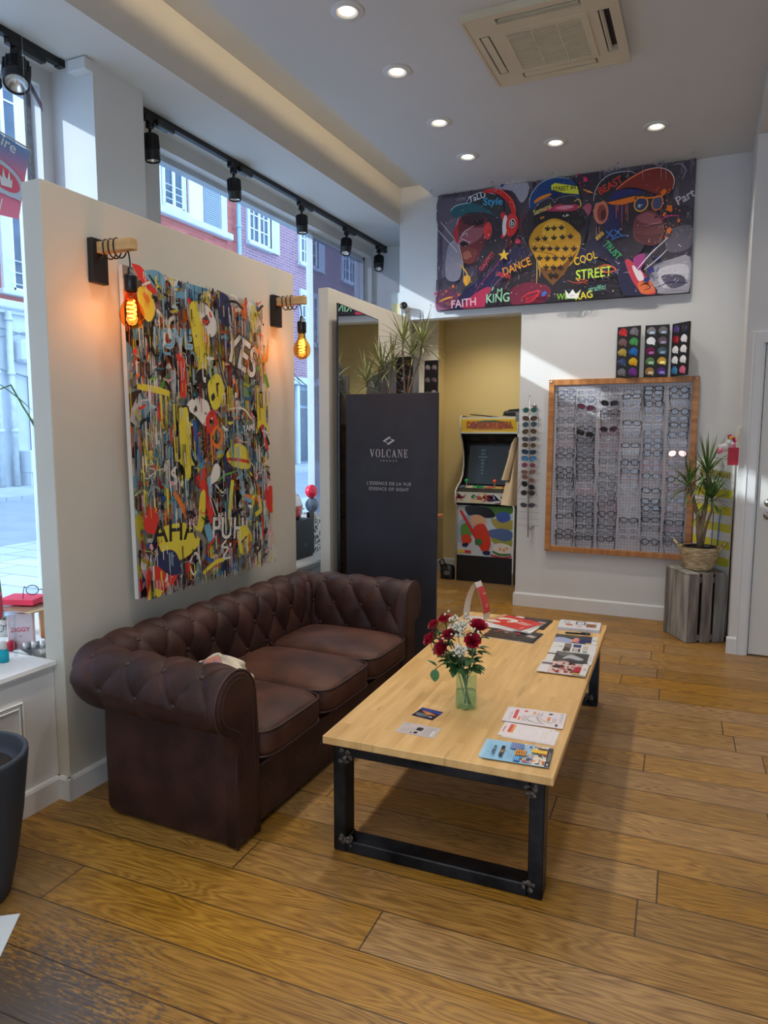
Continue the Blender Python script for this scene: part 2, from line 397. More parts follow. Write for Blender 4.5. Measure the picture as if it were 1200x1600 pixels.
def wood_mat(name, dark, light, axis_scale=(1,1,1), rough=.5, stave=None, rings=9.0, bump=.15):
    if name in MATS: return MATS[name]
    m = bpy.data.materials.new(name); m.use_nodes = True; MATS[name] = m; nt = m.node_tree; L = nt.links; b = nt.nodes['Principled BSDF']
    tc = nd(nt, 'ShaderNodeTexCoord'); mp = nd(nt, 'ShaderNodeMapping'); mp.inputs['Scale'].default_value = axis_scale; L.new(tc.outputs['Object'], mp.inputs[0])
    vec = mp.outputs[0]
    n = nd(nt, 'ShaderNodeTexNoise'); n.inputs['Scale'].default_value = 1; n.inputs['Detail'].default_value = 5; 
    rp = nd(nt, 'ShaderNodeValToRGB'); e = rp.color_ramp.elements; e[0].position = .3; e[0].color = lin(dark); e[1].position = .68; e[1].color = lin(light)
    if stave:
        bt = nd(nt, 'ShaderNodeTexBrick'); mp2 = nd(nt, 'ShaderNodeMapping'); mp2.inputs['Rotation'].default_value = (0,0,PI/2); L.new(tc.outputs['Object'], mp2.inputs[0]); L.new(mp2.outputs[0], bt.inputs[0])
        bt.inputs['Scale'].default_value = 1; bt.inputs['Brick Width'].default_value = stave[0]; bt.inputs['Row Height'].default_value = stave[1]; bt.inputs['Mortar Size'].default_value = .0004
        bt.inputs['Color1'].default_value = (0,0,0,1); bt.inputs['Color2'].default_value = (1,1,1,1); bt.inputs['Mortar'].default_value = (.2,.2,.2,1); bt.offset = .37
        sc = nd(nt, 'ShaderNodeVectorMath', operation='SCALE'); L.new(bt.outputs[0], sc.inputs[0]); sc.inputs['Scale'].default_value = 9
        ad = nd(nt, 'ShaderNodeVectorMath', operation='ADD'); L.new(vec, ad.inputs[0]); L.new(sc.outputs[0], ad.inputs[1]); vec = ad.outputs[0]
    L.new(vec, n.inputs[0]); L.new(n.outputs[0], rp.inputs[0]); last = rp.outputs[0]
    if stave:
        hs = nd(nt, 'ShaderNodeHueSaturation'); L.new(last, hs.inputs['Color']); mr = nd(nt, 'ShaderNodeMapRange'); mr.inputs[3].default_value = .95; mr.inputs[4].default_value = 1.04
        L.new(bt.outputs[0], mr.inputs[0]); L.new(mr.outputs[0], hs.inputs['Value']); last = hs.outputs[0]
        n5 = nd(nt, 'ShaderNodeTexNoise'); n5.inputs['Scale'].default_value = 1; n5.inputs['Detail'].default_value = 3; mp5 = nd(nt, 'ShaderNodeMapping'); mp5.inputs['Scale'].default_value = (22, 2.2, 1)
        L.new(tc.outputs['Object'], mp5.inputs[0]); a5 = nd(nt, 'ShaderNodeVectorMath', operation='ADD'); L.new(mp5.outputs[0], a5.inputs[0]); L.new(sc.outputs[0], a5.inputs[1]); L.new(a5.outputs[0], n5.inputs[0])
        r5 = nd(nt, 'ShaderNodeMapRange'); r5.inputs[1].default_value = .64; r5.inputs[2].default_value = .72; r5.inputs[4].default_value = .55; L.new(n5.outputs[0], r5.inputs[0])
        mx = nd(nt, 'ShaderNodeMix', data_type='RGBA'); L.new(r5.outputs[0], mx.inputs[0]); L.new(last, mx.inputs[6]); mx.inputs[7].default_value = lin((150,110,62)); last = mx.outputs[2]
    L.new(last, b.inputs['Base Color']); b.inputs['Roughness'].default_value = rough
    bp = nd(nt, 'ShaderNodeBump'); bp.inputs['Strength'].default_value = bump; bp.inputs['Distance'].default_value = .003; L.new(n.outputs[0], bp.inputs['Height']); L.new(bp.outputs[0], b.inputs['Normal'])
    return m
def brick_mat(name, c1, c2, mortar):
    m = bpy.data.materials.new(name); m.use_nodes = True; nt = m.node_tree; L = nt.links; b = nt.nodes['Principled BSDF']
    tc = nd(nt, 'ShaderNodeTexCoord'); sp = nd(nt, 'ShaderNodeSeparateXYZ'); cb = nd(nt, 'ShaderNodeCombineXYZ')
    L.new(tc.outputs['Object'], sp.inputs[0]); L.new(sp.outputs[1], cb.inputs[0]); L.new(sp.outputs[2], cb.inputs[1])
    bt = nd(nt, 'ShaderNodeTexBrick'); L.new(cb.outputs[0], bt.inputs[0]); bt.inputs['Scale'].default_value = 1
    bt.inputs['Brick Width'].default_value = .46; bt.inputs['Row Height'].default_value = .115; bt.inputs['Mortar Size'].default_value = .011
    bt.inputs['Color1'].default_value = lin(c1); bt.inputs['Color2'].default_value = lin(c2); bt.inputs['Mortar'].default_value = lin(mortar)
    L.new(bt.outputs[0], b.inputs['Base Color']); b.inputs['Roughness'].default_value = .9
    return m
OAK = wood_mat('oak_frame', (150,92,42), (196,134,72), (3,3,24), .45)
OAKH = wood_mat('oak_frame_across', (150,92,42), (196,134,72), (24,3,3), .45)
PINE = wood_mat('pine_block', (190,150,96), (222,186,134), (4,30,30), .6)

# ------------------------------------------------------------------ the shell
XW = -3.25; XP = -2.382; YB = 6.168; ZC = 3.628; ZB = 3.424
b = MB(); b.add([(-3.45,-2.5,0),(3.2,-2.5,0),(3.2,8.1,0),(-3.45,8.1,0),(-3.45,-2.5,-.2),(3.2,-2.5,-.2),(3.2,8.1,-.2),(-3.45,8.1,-.2)], [(0,1,2,3),(7,6,5,4),(0,4,5,1),(1,5,6,2),(2,6,7,3),(3,7,4,0)])
structure('floor', b, floor_material())
# dropped main ceiling slab, its free left edge lets the cove light out
sbox('ceiling', CEIL, -2.33, 3.2, -2.5, YB, ZC, 3.66)
sbox('ceiling_cove', CEIL, -2.663, -1.9, -2.5, YB, 3.748, 3.95)
sbox('ceiling_upstand', CEIL, -1.95, -1.9, -2.5, YB, 3.66, 3.748)
sbox('ceiling_window_bay', CEIL, -3.45, -2.663, -2.5, 7.0, ZB, 3.95)
sbox('ceiling_soffit', CEIL, .2, 3.2, -2.5, 5.43, 3.481, ZC-.001)
# back wall: left pier, header above the nook, right field
b = MB()
b.box(-2.663, -2.58, YB, YB+.12, 0, 3.95); b.box(-2.58, -1.517, YB, YB+.12, 2.573, 3.95); b.box(-1.517, .2, YB, YB+.12, 0, 3.95)
b.box(-2.663, -2.58, YB+.12, 7.0, 0, 3.6)
structure('wall_back', b, WALL)
sbox('wall_window_bay_end', WALL, -3.45, -2.663, 6.84, 7.0, 0, ZB)
# door wall on the right: return, face and header around the door
b = MB(); DX0, DX1, DZ = .300, 1.15, 2.146
b.box(.198, DX0, 5.43, 5.56, 0, 3.481); b.box(DX0, DX1, 5.43, 5.56, DZ, 3.481); b.box(DX1, 3.2, 5.43, 5.56, 0, 3.481)
b.box(.198, .25, 5.56, YB+.12, 0, ZC); b.box(.25, 3.2, 5.75, 5.80, 0, 3.481); b.box(.198, 3.2, 5.43, 5.56, 3.481, ZC)  # long box behind the door is an unseen backing added to stop light leaks
structure('wall_right', b, WALL)
sbox('wall_far_right', WALL, 3.1, 3.2, -2.5, 5.43, 0, 3.481)
b = MB(); b.box(-3.45, -1.6, -2.6, -2.5, 0, 3.95); b.box(1.6, 3.2, -2.6, -2.5, 0, 3.95); b.box(-1.6, 1.6, -2.6, -2.5, 2.5, 3.95); structure('wall_front', b, WALL)  # unseen wall behind the camera, added to dim the sky light indoors
# nook behind the back wall
sbox('wall_nook_left', CREAM, -2.80, -2.70, 6.29, 7.75, 0, 2.75)
sbox('wall_nook_left_return', CREAM, -2.75, -2.58, 6.285, 6.33, 0, 2.75)
sbox('wall_nook_back', CREAM, -2.80, -.6, 7.55, 7.65, 0, 2.75)
sbox('wall_nook_right', CREAM, -.7, -.6, 6.29, 7.55, 0, 2.75)
sbox('ceiling_nook', CEIL, -2.80, -.6, 6.29, 7.65, 2.75, 2.85)
sbox('wall_back_reveal', WALL, -1.517, -1.505, YB+.12, 6.40, 0, 2.75)
def skirting(name, pts, h=.12, t=.016):
    b = MB()
    for (x0, y0), (x1, y1) in pts:
        d = Vector((x1-x0, y1-y0, 0)); L = d.length; d.normalize(); n = Vector((d.y, -d.x, 0)); o = Vector((x0, y0, 0))
        pr = [(0,0),(t,0),(t,h-.012),(t-.006,h),(0,h)]
        b.prism([o + n*p[0] + Vector((0,0,p[1])) for p in pr], d*L)
    return structure(name, b, TRIM)
skirting('baseboard_back', [((-1.517, YB), (.198, YB))]); skirting('baseboard_back_end', [((-1.517, 6.40), (-1.517, YB-.016))])
skirting('baseboard_nook', [((-2.70, 7.55), (-.7, 7.55)), ((-2.70, 6.33), (-2.70, 7.55))])
skirting('baseboard_right', [((.182, 5.43), (.272, 5.43))])
# window wall: sills, lintels, piers
LINT = 3.335
b = MB(); b.box(-3.45, XW, -2.5, 2.80, LINT, ZB); b.box(-3.45, XW, 2.80, 3.68, 0, ZB); b.box(-3.45, XW, 3.68, 7.0, LINT, ZB); b.box(-3.45, XW, 6.80, 7.0, 0, LINT)
b.box(-3.45, XW, -2.5, 1.2, 0, LINT); b.box(-3.45, XW, 1.2, 2.80, 0, .56); b.box(-3.45, XW, 3.68, 6.80, 0, .56)  # unseen solid run before the first window, placed to keep sun out
structure('wall_left', b, WALL)
b = MB(); b.box(XW, -2.95, 2.87, 3.225, .6, ZB); structure('wall_left_pier', b, WALL)
b = MB(); b.bbox(-3.06, -2.94, 2.81, 2.869, 3.36, 3.42, .004); b.build('junction_box', WALL, label='small white junction box at the top corner of the window pier', cat='junction box')
WFR = mat('window_frame_paint', (188,198,206), .5, var=.1)
def window(n, y0, y1, z0, z1, mull=(), panes=None):
    b = MB(); x0, x1 = -3.40, -3.33
    b.box(x0, x1, y0, y0+.035, z0, z1); b.box(x0, x1, y1-.035, y1, z0, z1); b.box(x0, x1, y0, y1, z1-.035, z1); b.box(x0, x1, y0, y1, z0, z0+.035)
    for m in mull: b.box(x0, x1, m-.006, m+.006, z0, z1)
    w = structure('window_%d' % n, b, WFR)
    ys = [y0] + list(mull) + [y1]
    for i in range(len(ys)-1):
        g = MB(); g.box(-3.372, -3.364, ys[i]+.004, ys[i+1]-.004, z0+.01, z1-.01)
        g.build('pane', DGLASS if (panes and panes[i]) else GLASS, w)
window(1, 1.2, 2.80, .60, LINT); window(2, 3.68, 6.80, .60, LINT, (5.74,), (0, 1))
b = MB()
for i in range(9): b.tube([(-3.322+.003*(i%3), 2.79+.004*i-.01, .62), (-3.322, 2.785+.004*i-.008, 3.3)], .0015, 4)
b.build('trim_sealant', mat('sealant', (170,180,186), .4, var=.5, vscale=60), kind='structure')
# window ledges with moulded front edge, wainscot below
def ledge(name, y0, y1, xf):
    b = MB(); b.prism([(-3.33, y0, .57), (xf-.02, y0, .57), (xf, y0, .575), (xf+.004, y0, .585), (xf, y0, .60), (-3.33, y0, .60)], (0, y1-y0, 0))
    b.prism([(xf-.05, y0, .535), (xf-.03, y0, .535), (xf-.018, y0, .548), (xf-.014, y0, .57), (xf-.05, y0, .57)], (0, y1-y0, 0))
    structure(name, b, TRIM)
ledge('trim_1', -1.0, 2.03, -2.425); ledge('trim_2', 2.1, 6.84, -2.60)
b = MB(); b.box(-2.49, -2.443, -1.0, 2.03, 0, .57); b.box(-2.70, -2.64, 2.14, 6.0, 0, .57); structure('wall_wainscot', b, TRIM)
b = MB()
def molding(b, x, y0, y1, z0, z1, w=.028):
    for k, (a, t) in enumerate(((0, .012), (.010, .008), (.018, .014))):
        q = w - a
        for Y0, Y1, Z0, Z1 in ((y0+a, y1-a, z1-a-.007, z1-a), (y0+a, y1-a, z0+a, z0+a+.007), (y0+a, y0+a+.007, z0+a, z1-a), (y1-a-.007, y1-a, z0+a, z1-a)):
            b.bbox(x, x+t, Y0, Y1, Z0, Z1, .003)
molding(b, -2.443, .55, 1.875, .155, .475); structure('trim_3', b, TRIM)
skirting('baseboard_left', [((-2.443, -1.0), (-2.443, 2.03))], .10, .02)
# partition panels standing free in front of the windows
b = MB(); b.bbox(-2.488, XP, 2.032, 3.862, 0, 2.513, .003); structure('wall_partition_near', b, PANEL)
b = MB(); b.bbox(-2.462, XP, 4.308, 5.74, 0, 2.516, .003); structure('wall_partition_far', b, PANEL)
skirting('baseboard_partition', [((XP, 2.014), (XP, 3.862)), ((-2.488, 2.032), (XP+.018, 2.032))], .10, .018)

# door
b = MB(); b.box(.248, .305, 5.412, 5.43, 0, 2.145); b.box(.248, 1.2, 5.412, 5.43, 2.145, 2.215); b.box(1.145, 1.2, 5.412, 5.43, 0, 2.145); b.box(.3005, .318, 5.431, 5.52, 0, 2.144)
b.bbox(.243, .25, 5.405, 5.43, 0, 2.22, .002); structure('trim_4', b, TRIM)
d1 = MB(); d1.bbox(.323, 1.148, 5.445, 5.487, .006, 2.143, .003); door = structure('door_1', d1, mat('door_paint', (222,220,212), .45, var=.06, vscale=2))
h = MB(); h.cyl((.392, 5.446, 1.075), (.392, 5.436, 1.075), .027, n=24); h.tube([(.392, 5.437, 1.075), (.392, 5.40, 1.075), (.40, 5.39, 1.075), (.50, 5.388, 1.072)], [.009,.009,.009,.008], 10); h.build('door_handle', CHROME, door, label='brushed steel lever handle')
h = MB(); h.cyl((.392, 5.446, .985), (.392, 5.437, .985), .026, n=24); h.ball((.392, 5.437, .985), .010, .006, .012); h.build('lock_plate', CHROME, door)
h = MB(); h.box(.3185, .3225, 5.450, 5.47, .01, 2.12); h.build('door_seal', BLACKP, door)
b = MB(); b.bbox(.178, .197, 5.405, 5.428, 1.462, 1.59, .004); b.build('cable_cover', mat('ivory_plastic', (224,222,196), .5), label='narrow ivory plastic strip on the wall edge above the red card', cat='cable cover')

# ------------------------------------------------------------------ street outside
b = MB(); b.box(-60, -3.45, -30, 60, -.3, -.02); structure('ground_street', b, mat('asphalt', (150,160,176), .85, var=.12, vscale=2, bump=.2))
def paver_mat():
    m = bpy.data.materials.new('pavement_slabs'); m.use_nodes = True; nt = m.node_tree; b_ = nt.nodes['Principled BSDF']
    bt = nd(nt, 'ShaderNodeTexBrick'); tc = nd(nt, 'ShaderNodeTexCoord'); nt.links.new(tc.outputs['Object'], bt.inputs[0]); bt.inputs['Scale'].default_value = 1
    bt.inputs['Brick Width'].default_value = .8; bt.inputs['Row Height'].default_value = .4; bt.inputs['Mortar Size'].default_value = .009
    bt.inputs['Color1'].default_value = lin((186,192,200)); bt.inputs['Color2'].default_value = lin((172,180,190)); bt.inputs['Mortar'].default_value = lin((110,118,130))
    nt.links.new(bt.outputs[0], b_.inputs['Base Color']); b_.inputs['Roughness'].default_value = .8; return m
PV = paver_mat()
sbox('ground_pavement_near', PV, -8.6, -3.46, -30, 60, -.2, 0.0); sbox('ground_pavement_far', PV, -17.0, -14.2, -30, 60, -.2, .07)
RED = brick_mat('red_brick', (176,84,76), (196,104,92), (150,120,116)); PUR = brick_mat('purple_brick', (140,100,116), (156,114,124), (176,160,170))
STONE = mat('pale_stone', (206,212,218), .85, var=.12, vscale=1.5); SHUT = mat('white_shutter', (222,228,232), .7, var=.05)
FR2 = mat('facade_window_white', (232,236,238), .6); PANE = mat('dark_window_pane', (74,92,112), .12, var=.3, vscale=2); PIPE = mat('grey_blue_pipe', (150,176,206), .5); PIPEW = mat('white_pipe', (206,212,214), .6, var=.2)
XF = -17.0
def facade_window(root, y0, y1, z0, z1, cols=2, rows=3, deep=.18, sill=True, shut=None, surround=.14):
    f = MB(); t = .07; x0, x1 = XF+.02, XF+.08
    for a in ((y0, y0+t, z0, z1), (y1-t, y1, z0, z1), (y0, y1, z0, z0+t), (y0, y1, z1-t, z1)): f.box(x0, x1, *a)
    ym = (y0+y1)/2; f.box(x0, x1+.01, ym-.05, ym+.05, z0, z1)
    for i in range(1, rows): f.box(x0, x1-.02, y0, y1, z0+(z1-z0)*i/rows-.02, z0+(z1-z0)*i/rows+.02)
    if cols > 2:
        for q in (y0+(ym-y0)/2, ym+(y1-ym)/2): f.box(x0, x1-.02, q-.02, q+.02, z0, z1)
    w = f.build('window', FR2, root)
    g = MB(); g.box(XF+.005, XF+.025, y0+.02, y1-.02, z0+.02, z1-.02); g.build('pane', PANE, w)
    s = MB(); u = surround
    for a in ((y0-u, y0, z0-u*.4, z1+u), (y1, y1+u, z0-u*.4, z1+u), (y0, y1, z1, z1+u)): s.box(XF, XF+.10, *a)
    if sill: s.bbox(XF, XF+.22, y0-u*1.4, y1+u*1.4, z0-.16, z0-.02, .02)
    s.build('surround', STONE, root)
    return w
def railing(root, y0, y1, z0, z1):
    b = MB()
    for z in (z0, (z0+z1)/2, z1): b.tube([(XF+.16, y0, z), (XF+.16, y1, z)], .012, 5)
    b.build('railing', FR2, root)
B1 = thing('brick_building', 'red brick building across the street with pale stone ground floor and white shuttered windows', 'building', (XF-4, 10, 0))
b = MB(); b.box(XF-8, XF, -3, 23.45, 4.75, 14); b.build('wall', RED, B1)  # unseen near end of the facade extended to shade the street
b = MB(); b.box(XF-8, XF+.06, -3, 23.3, 0, 4.75)
for z in (1.1, 2.2, 3.3): b.box(XF+.06, XF+.065, -3, 23.3, z, z+.02)
b.build('ground_floor_wall', STONE, B1)
b = MB(); b.bbox(XF, XF+.35, -3, 23.3, 4.70, 4.92, .04); b.box(XF, XF+.22, -3, 23.3, 4.60, 4.70); b.build('cornice', STONE, B1)
facade_window(B1, 12.5, 14.25, 8.75, 11.3, 2, 2); facade_window(B1, 13.45, 14.6, 5.25, 7.3, 2, 1, surround=.30); railing(B1, 13.3, 14.6, 5.4, 6.0)
facade_window(B1, 19.35, 20.35, 9.1, 11.6, 2, 2, surround=.1); railing(B1, 19.3, 20.4, 9.3, 9.75)
def shutter(root, y0, y1, z0, z1, m, slats=True):
    b = MB(); b.box(XF+.02, XF+.10, y0, y1, z0, z1)
    if slats:
        n = int((z1-z0)/.075)
        for i in range(n): b.box(XF+.10, XF+.125, y0+.05, y1-.05, z0+i*.075+.015, z0+i*.075+.055)
    return b.build('shutter', m, root)
shutter(B1, 18.2, 19.2, 9.0, 11.7, SHUT, False); shutter(B1, 20.6, 21.35, 9.0, 11.7, SHUT, False)
shutter(B1, 21.4, 22.35, 9.0, 11.7, mat('grey_louvre', (150,160,172), .7), True); shutter(B1, 22.4, 22.75, 9.0, 11.7, STONE, False)
b = MB(); b.bbox(XF, XF+.28, 18.0, 22.9, 8.72, 8.95, .03); b.build('sill', STONE, B1)
b = MB(); b.box(XF+.06, XF+.14, 13.72, 15.1, .07, 3.02)
for z in (.5, .9, 1.3, 1.9, 2.4): b.box(XF+.14, XF+.155, 13.8, 15.0, z, z+.03)
b.build('entrance_door', mat('grey_door', (112,128,146), .6, var=.1), B1)
b = MB(); b.bbox(XF+.05, XF+.5, 13.3, 15.5, 3.35, 3.95, .08); b.build('awning_box', STONE, B1)
for (y, m, z1) in ((13.12, PIPEW, 4.65), (12.7, PIPEW, 4.65), (23.30, PIPE, 13.5)):
    b = MB(); b.tube([(XF+.22, y, .08), (XF+.22, y, z1)], .085, 10)
    for z in (1.5, 3.0, 4.4, 7.5, 9.3, 11): 
        if z < z1: b.cyl((XF+.22, y, z), (XF+.22, y, z+.09), .11, n=10)
    b.build('drainpipe', m, B1)
b = MB(); b.bbox(XF+.07, XF+.5, 13.35, 13.78, .42, 1.02, .02); b.box(XF+.07, XF+.45, 13.37, 13.42, .07, .42); b.box(XF+.07, XF+.45, 13.7, 13.76, .07, .42); b.build('meter_cabinet', STONE, B1)
b = MB()
for k, (z0, z1) in enumerate(((4.35, 4.1), (4.0, 4.15), (3.3, 3.0))): b.tube([(XF+.15, 11, z0), (XF+.18, 12.6, z0-.12), (XF+.16, 13.6, z1), (XF+.16, 15.5, z1+.05)], .018, 5)
b.build('cable', mat('cable_grey', (120,130,140), .7), B1)
B2 = thing('brick_building', 'purple-toned brick building further right across the street behind the bare tree', 'building', (XF-4, 32, 0))
b = MB(); b.box(XF-8, XF, 23.56, 50, 3.9, 14); b.build('wall', PUR, B2)
b = MB(); b.box(XF-8, XF+.05, 23.56, 50, 0, 3.7); b.build('ground_floor_wall', mat('shopfront_stone', (160,170,186), .85, var=.25, vscale=.8), B2)
b = MB(); b.bbox(XF, XF+.3, 23.56, 50, 3.62, 3.95, .04); b.build('ledge', STONE, B2)
for (y0, y1) in ((24.2, 25.6), (28.1, 29.5), (32.1, 33.5), (36.2, 37.6)):
    facade_window(B2, y0, y1, 9.05, 11.2, 3, 4); shutter(B2, y1+.05, y1+.75, 8.95, 11.1, STONE, False)
    facade_window(B2, y0+.05, y1+.1, 5.6, 7.75, 3, 4)
for (y0, y1, c) in ((24.4, 26.6, (70,80,96)), (27.7, 28.5, (72,80,96)), (29.2, 30.6, (90,100,116)), (31.6, 33.8, (70,80,96))):
    b = MB(); b.box(XF+.04, XF+.09, y0, y1, .2, 2.6); b.box(XF+.04, XF+.1, y0, y1, 2.75, 3.4); b.build('shop_opening', mat('shop_dark_%d' % y0, c, .3, var=.3), B2)
for y in (27.6, 28.7, 30.8):
    b = MB(); b.bbox(XF+.04, XF+.2, y-.12, y+.12, .07, 3.6, .03); b.build('pilaster', STONE, B2)
# bare street tree
tr = thing('street_tree', 'bare leafless street tree seen through the gap between the two partitions', 'tree', (-7.0, 13.1, 0))
rng = random.Random(5); b = MB()
def branch(b, p, d, L, r, lev):
    pts = [p.copy()]; q = p.copy(); dd = d.copy()
    for i in range(4):
        dd = (dd + Vector((rng.uniform(-.2,.2), rng.uniform(-.2,.2), rng.uniform(-.08,.2)))).normalized(); q = q + dd*L/4; pts.append(q.copy())
    b.tube(pts, [r*(1-.15*i) for i in range(5)], 5 if lev else 8)
    if lev < 4:
        for k in range(3 if lev else 4):
            o = pts[2+k % 3]; nd_ = (dd + Vector((rng.uniform(-.9,.9), rng.uniform(-1.0,.8), rng.uniform(-.3,.8)))).normalized(); branch(b, o, nd_, L*.68, r*.5, lev+1)
tb = MB(); tb.tube([(-7.0,13.1,-.02), (-7.02,13.05,.7), (-7.0,12.95,1.3)], [.075,.06,.055], 10); tb.build('trunk', mat('bark', (92,98,110), .9, var=.3, vscale=20), tr)
for dvec in ((0,-.8,.7), (.1,-.2,1), (-.2,.5,.9)): branch(b, Vector((-7.0,12.95,1.3)), Vector(dvec).normalized(), 1.25, .04, 1)
b.build('branches', MATS['bark'], tr)
# ------------------------------------------------------------------ mural of three apes
def quad_map(src, dst):
    """projective map taking four sketch corners to four corners of the board"""
    import numpy as np
    A = []; B = []
    for (x, y), (u, v) in zip(src, dst):
        A.append([x, y, 1, 0, 0, 0, -u*x, -u*y]); B.append(u); A.append([0, 0, 0, x, y, 1, -v*x, -v*y]); B.append(v)
    h = list(np.linalg.solve(np.array(A, float), np.array(B, float))) + [1.0]
    def f(q):
        x, y = q; w = h[6]*x + h[7]*y + h[8]; return ((h[0]*x+h[1]*y+h[2])/w, (h[3]*x+h[4]*y+h[5])/w)
    return f
def paint_mural():
    W, H = 2.10, 0.995; X0, Z0, Y0 = -2.288, 2.630, 6.148
    mu = thing('mural_print', 'wide colourful graffiti banner print of three apes in caps high on the white wall', 'wall art', (X0+W/2, Y0, Z0))
    b = MB(); b.box(X0, X0+W, Y0, 6.166, Z0, Z0+H); b.build('banner', mat('mural_backing', (70,62,75), .6), mu)
    c = quad_map([(66,208), (1144,51), (1117,606), (62,690)], [(0,H*100), (W*100,H*100), (W*100,0), (0,0)])
    A = Art((X0, Y0-.0003, Z0), (1,0,0), (0,0,1), W, H, .00012)
    k = .01
    def cc(p): q = c(p); return (q[0]*k, q[1]*k)
    def b(col, *pts): A.blob([cc(p) for p in pts], col)
    def p(col, *pts): A.poly([cc(q) for q in pts], col)
    def s(col, w, *pts): A.stroke([cc(q) for q in pts], w*k, col, .5)
    def t(txt, col, size, rot, q, sx=1): x, y = cc(q); A.text(txt, x, y, size*k*1.15, col, rot, sx, bold=.015)
    def e(col, q, rx, ry, rot=0): x, y = cc(q); A.ell(x, y, rx*k, ry*k, col, -rot)
    class O_:
        def append(self, o):
            x, y = o[2]
            if o[0] == 'k': splatter(x*k, y*k, o[3]*k, o[1])
            else: A.poly([(x*k+math.cos(PI/2+PI*i/5)*o[3]*k*(1 if i % 2 == 0 else .42), y*k+math.sin(PI/2+PI*i/5)*o[3]*k*(1 if i % 2 == 0 else .42)) for i in range(10)], o[1])
    O = O_(); rg = random.Random(3)
    def splatter(x, y, r, col):
        A.splat(x, y, r, col, rg)
        for i in range(5):
            a = rg.uniform(0, 2*PI); d = r*rg.uniform(1.3, 2.6); A.ell(x+math.cos(a)*d, y+math.sin(a)*d, r*rg.uniform(.1,.25), r*rg.uniform(.1,.25), col, n=7)
    # concrete-like brushed background streaks
    A.rect(0, 0, W, H, (88,80,94))
    for i in range(260):
        x = rg.uniform(0, W); y = rg.uniform(0, H); g = rg.uniform(-16, 26); w = rg.uniform(.005,.03); h = rg.uniform(.02,.18)
        A.poly([(x,y),(x+w,y+rg.uniform(-.01,.01)),(x+w*rg.uniform(.6,1.3),y+h),(x+rg.uniform(-.004,.004),y+h)], (92+g,84+g,98+g))
    DK=(50,44,56)
    # background patches
    b((92,84,100),(70,230),(180,215),(300,200),(290,330),(160,360),(70,330))
    b((105,98,112),(100,340),(160,300),(180,400),(170,520),(110,560),(90,450))
    b((150,146,158),(115,420),(160,400),(175,470),(160,560),(105,550))
    b((170,168,180),(300,185),(350,150),(440,150),(450,200),(420,240),(380,190))
    b((60,52,66),(640,120),(760,110),(760,240),(700,250))
    b((88,80,95),(760,95),(900,75),(960,85),(880,110),(780,140))
    b((62,54,68),(1000,280),(1130,260),(1120,450),(1010,470),(960,440))
    b((100,95,110),(1020,360),(1120,330),(1118,420),(1030,440))
    b((165,163,175),(970,500),(1040,470),(1118,462),(1112,605),(985,612),(950,570))
    b((205,204,212),(985,520),(1060,490),(1110,500),(1100,560),(1010,590))
    b((90,85,105),(1000,540),(1080,535),(1100,570),(1040,590))
    b((120,60,90),(70,620),(130,600),(160,640),(120,685),(66,688))
    # left ape body
    b((34,34,78),(140,690),(170,620),(245,560),(300,480),(370,430),(440,440),(480,560),(470,680),(300,690))
    b((48,44,60),(240,690),(290,600),(350,540),(430,560),(450,640),(400,680))
    b((190,50,90),(180,660),(240,610),(290,590),(300,640),(250,685),(190,690))
    # left ape head
    b(DK,(165,300),(230,260),(340,290),(385,330),(375,410),(330,460),(290,520),(240,560),(235,490),(200,440))
    b((112,44,52),(165,300),(215,290),(270,300),(290,350),(270,400),(250,450),(225,490),(195,494),(168,470),(160,400),(158,340))
    b((62,34,44),(172,300),(240,290),(270,310),(240,335),(190,330))
    b((155,88,98),(165,380),(200,350),(262,345),(255,380),(215,410),(165,425),(158,400))
    b((128,62,52),(166,430),(205,425),(235,440),(225,480),(200,494),(172,480))
    b((175,100,85),(178,450),(200,440),(212,460),(195,476),(180,470))
    b((225,60,60),(262,345),(285,320),(298,350),(290,385),(272,390))
    e((18,14,20),(182,412),3.6,2.2,.1)
    s((235,225,230),.5,(160,405),(175,392),(200,405),(210,402))
    s((225,215,225),.6,(165,390),(182,362),(200,350),(222,336))
    s((225,215,225),.5,(175,378),(190,366),(196,380))
    b((20,18,26),(222,320),(250,312),(262,325),(240,334))
    s((235,235,240),.5,(160,300),(150,340),(152,385),(165,440),(178,500),(180,575))
    b((200,35,45),(165,300),(146,345),(138,370),(146,400),(158,412),(154,370),(160,330))
    # left cap + headphones
    b((46,52,58),(190,245),(215,212),(260,196),(310,205),(340,235),(350,290),(310,300),(270,270),(220,248))
    b((30,92,102),(125,278),(150,252),(210,240),(270,262),(308,292),(262,280),(200,282),(165,300),(140,302))
    s((190,230,235),.6,(124,276),(150,252),(210,240))
    s((215,225,230),.6,(190,240),(215,212),(262,196),(312,206))
    t('TaLU',(235,240,245),6.0,.18,(236,218)); t('Style',(60,170,220),7.2,-.1,(302,236),1.1)
    s((215,38,40),4.6,(262,194),(320,192),(368,225),(388,270),(386,300))
    s((245,110,90),.7,(270,190),(330,186),(378,226),(398,275))
    b((225,42,44),(334,290),(352,282),(362,330),(352,380),(336,384),(348,340))
    e((215,34,38),(378,332),6.2,9.6,.05); e((240,235,235),(352,335),2.2,8.6,.05); e((225,45,45),(382,330),5.2,8.8,.05)
    e((240,240,240),(383,325),2.7,3.7); e((35,20,25),(383,325),2.2,3.1); t('b',(240,240,240),5.0,0,(383,325))
    s((220,40,60),.4,(366,380),(350,440),(310,510),(250,580),(215,640)); s((220,40,60),.4,(376,384),(376,450))
    # centre ape body and head
    b((36,33,42),(285,690),(290,610),(345,540),(440,455),(560,520),(670,420),(790,480),(840,550),(850,628),(700,650),(500,675))
    b((120,30,60),(380,600),(450,570),(540,590),(520,650),(430,672),(380,660))
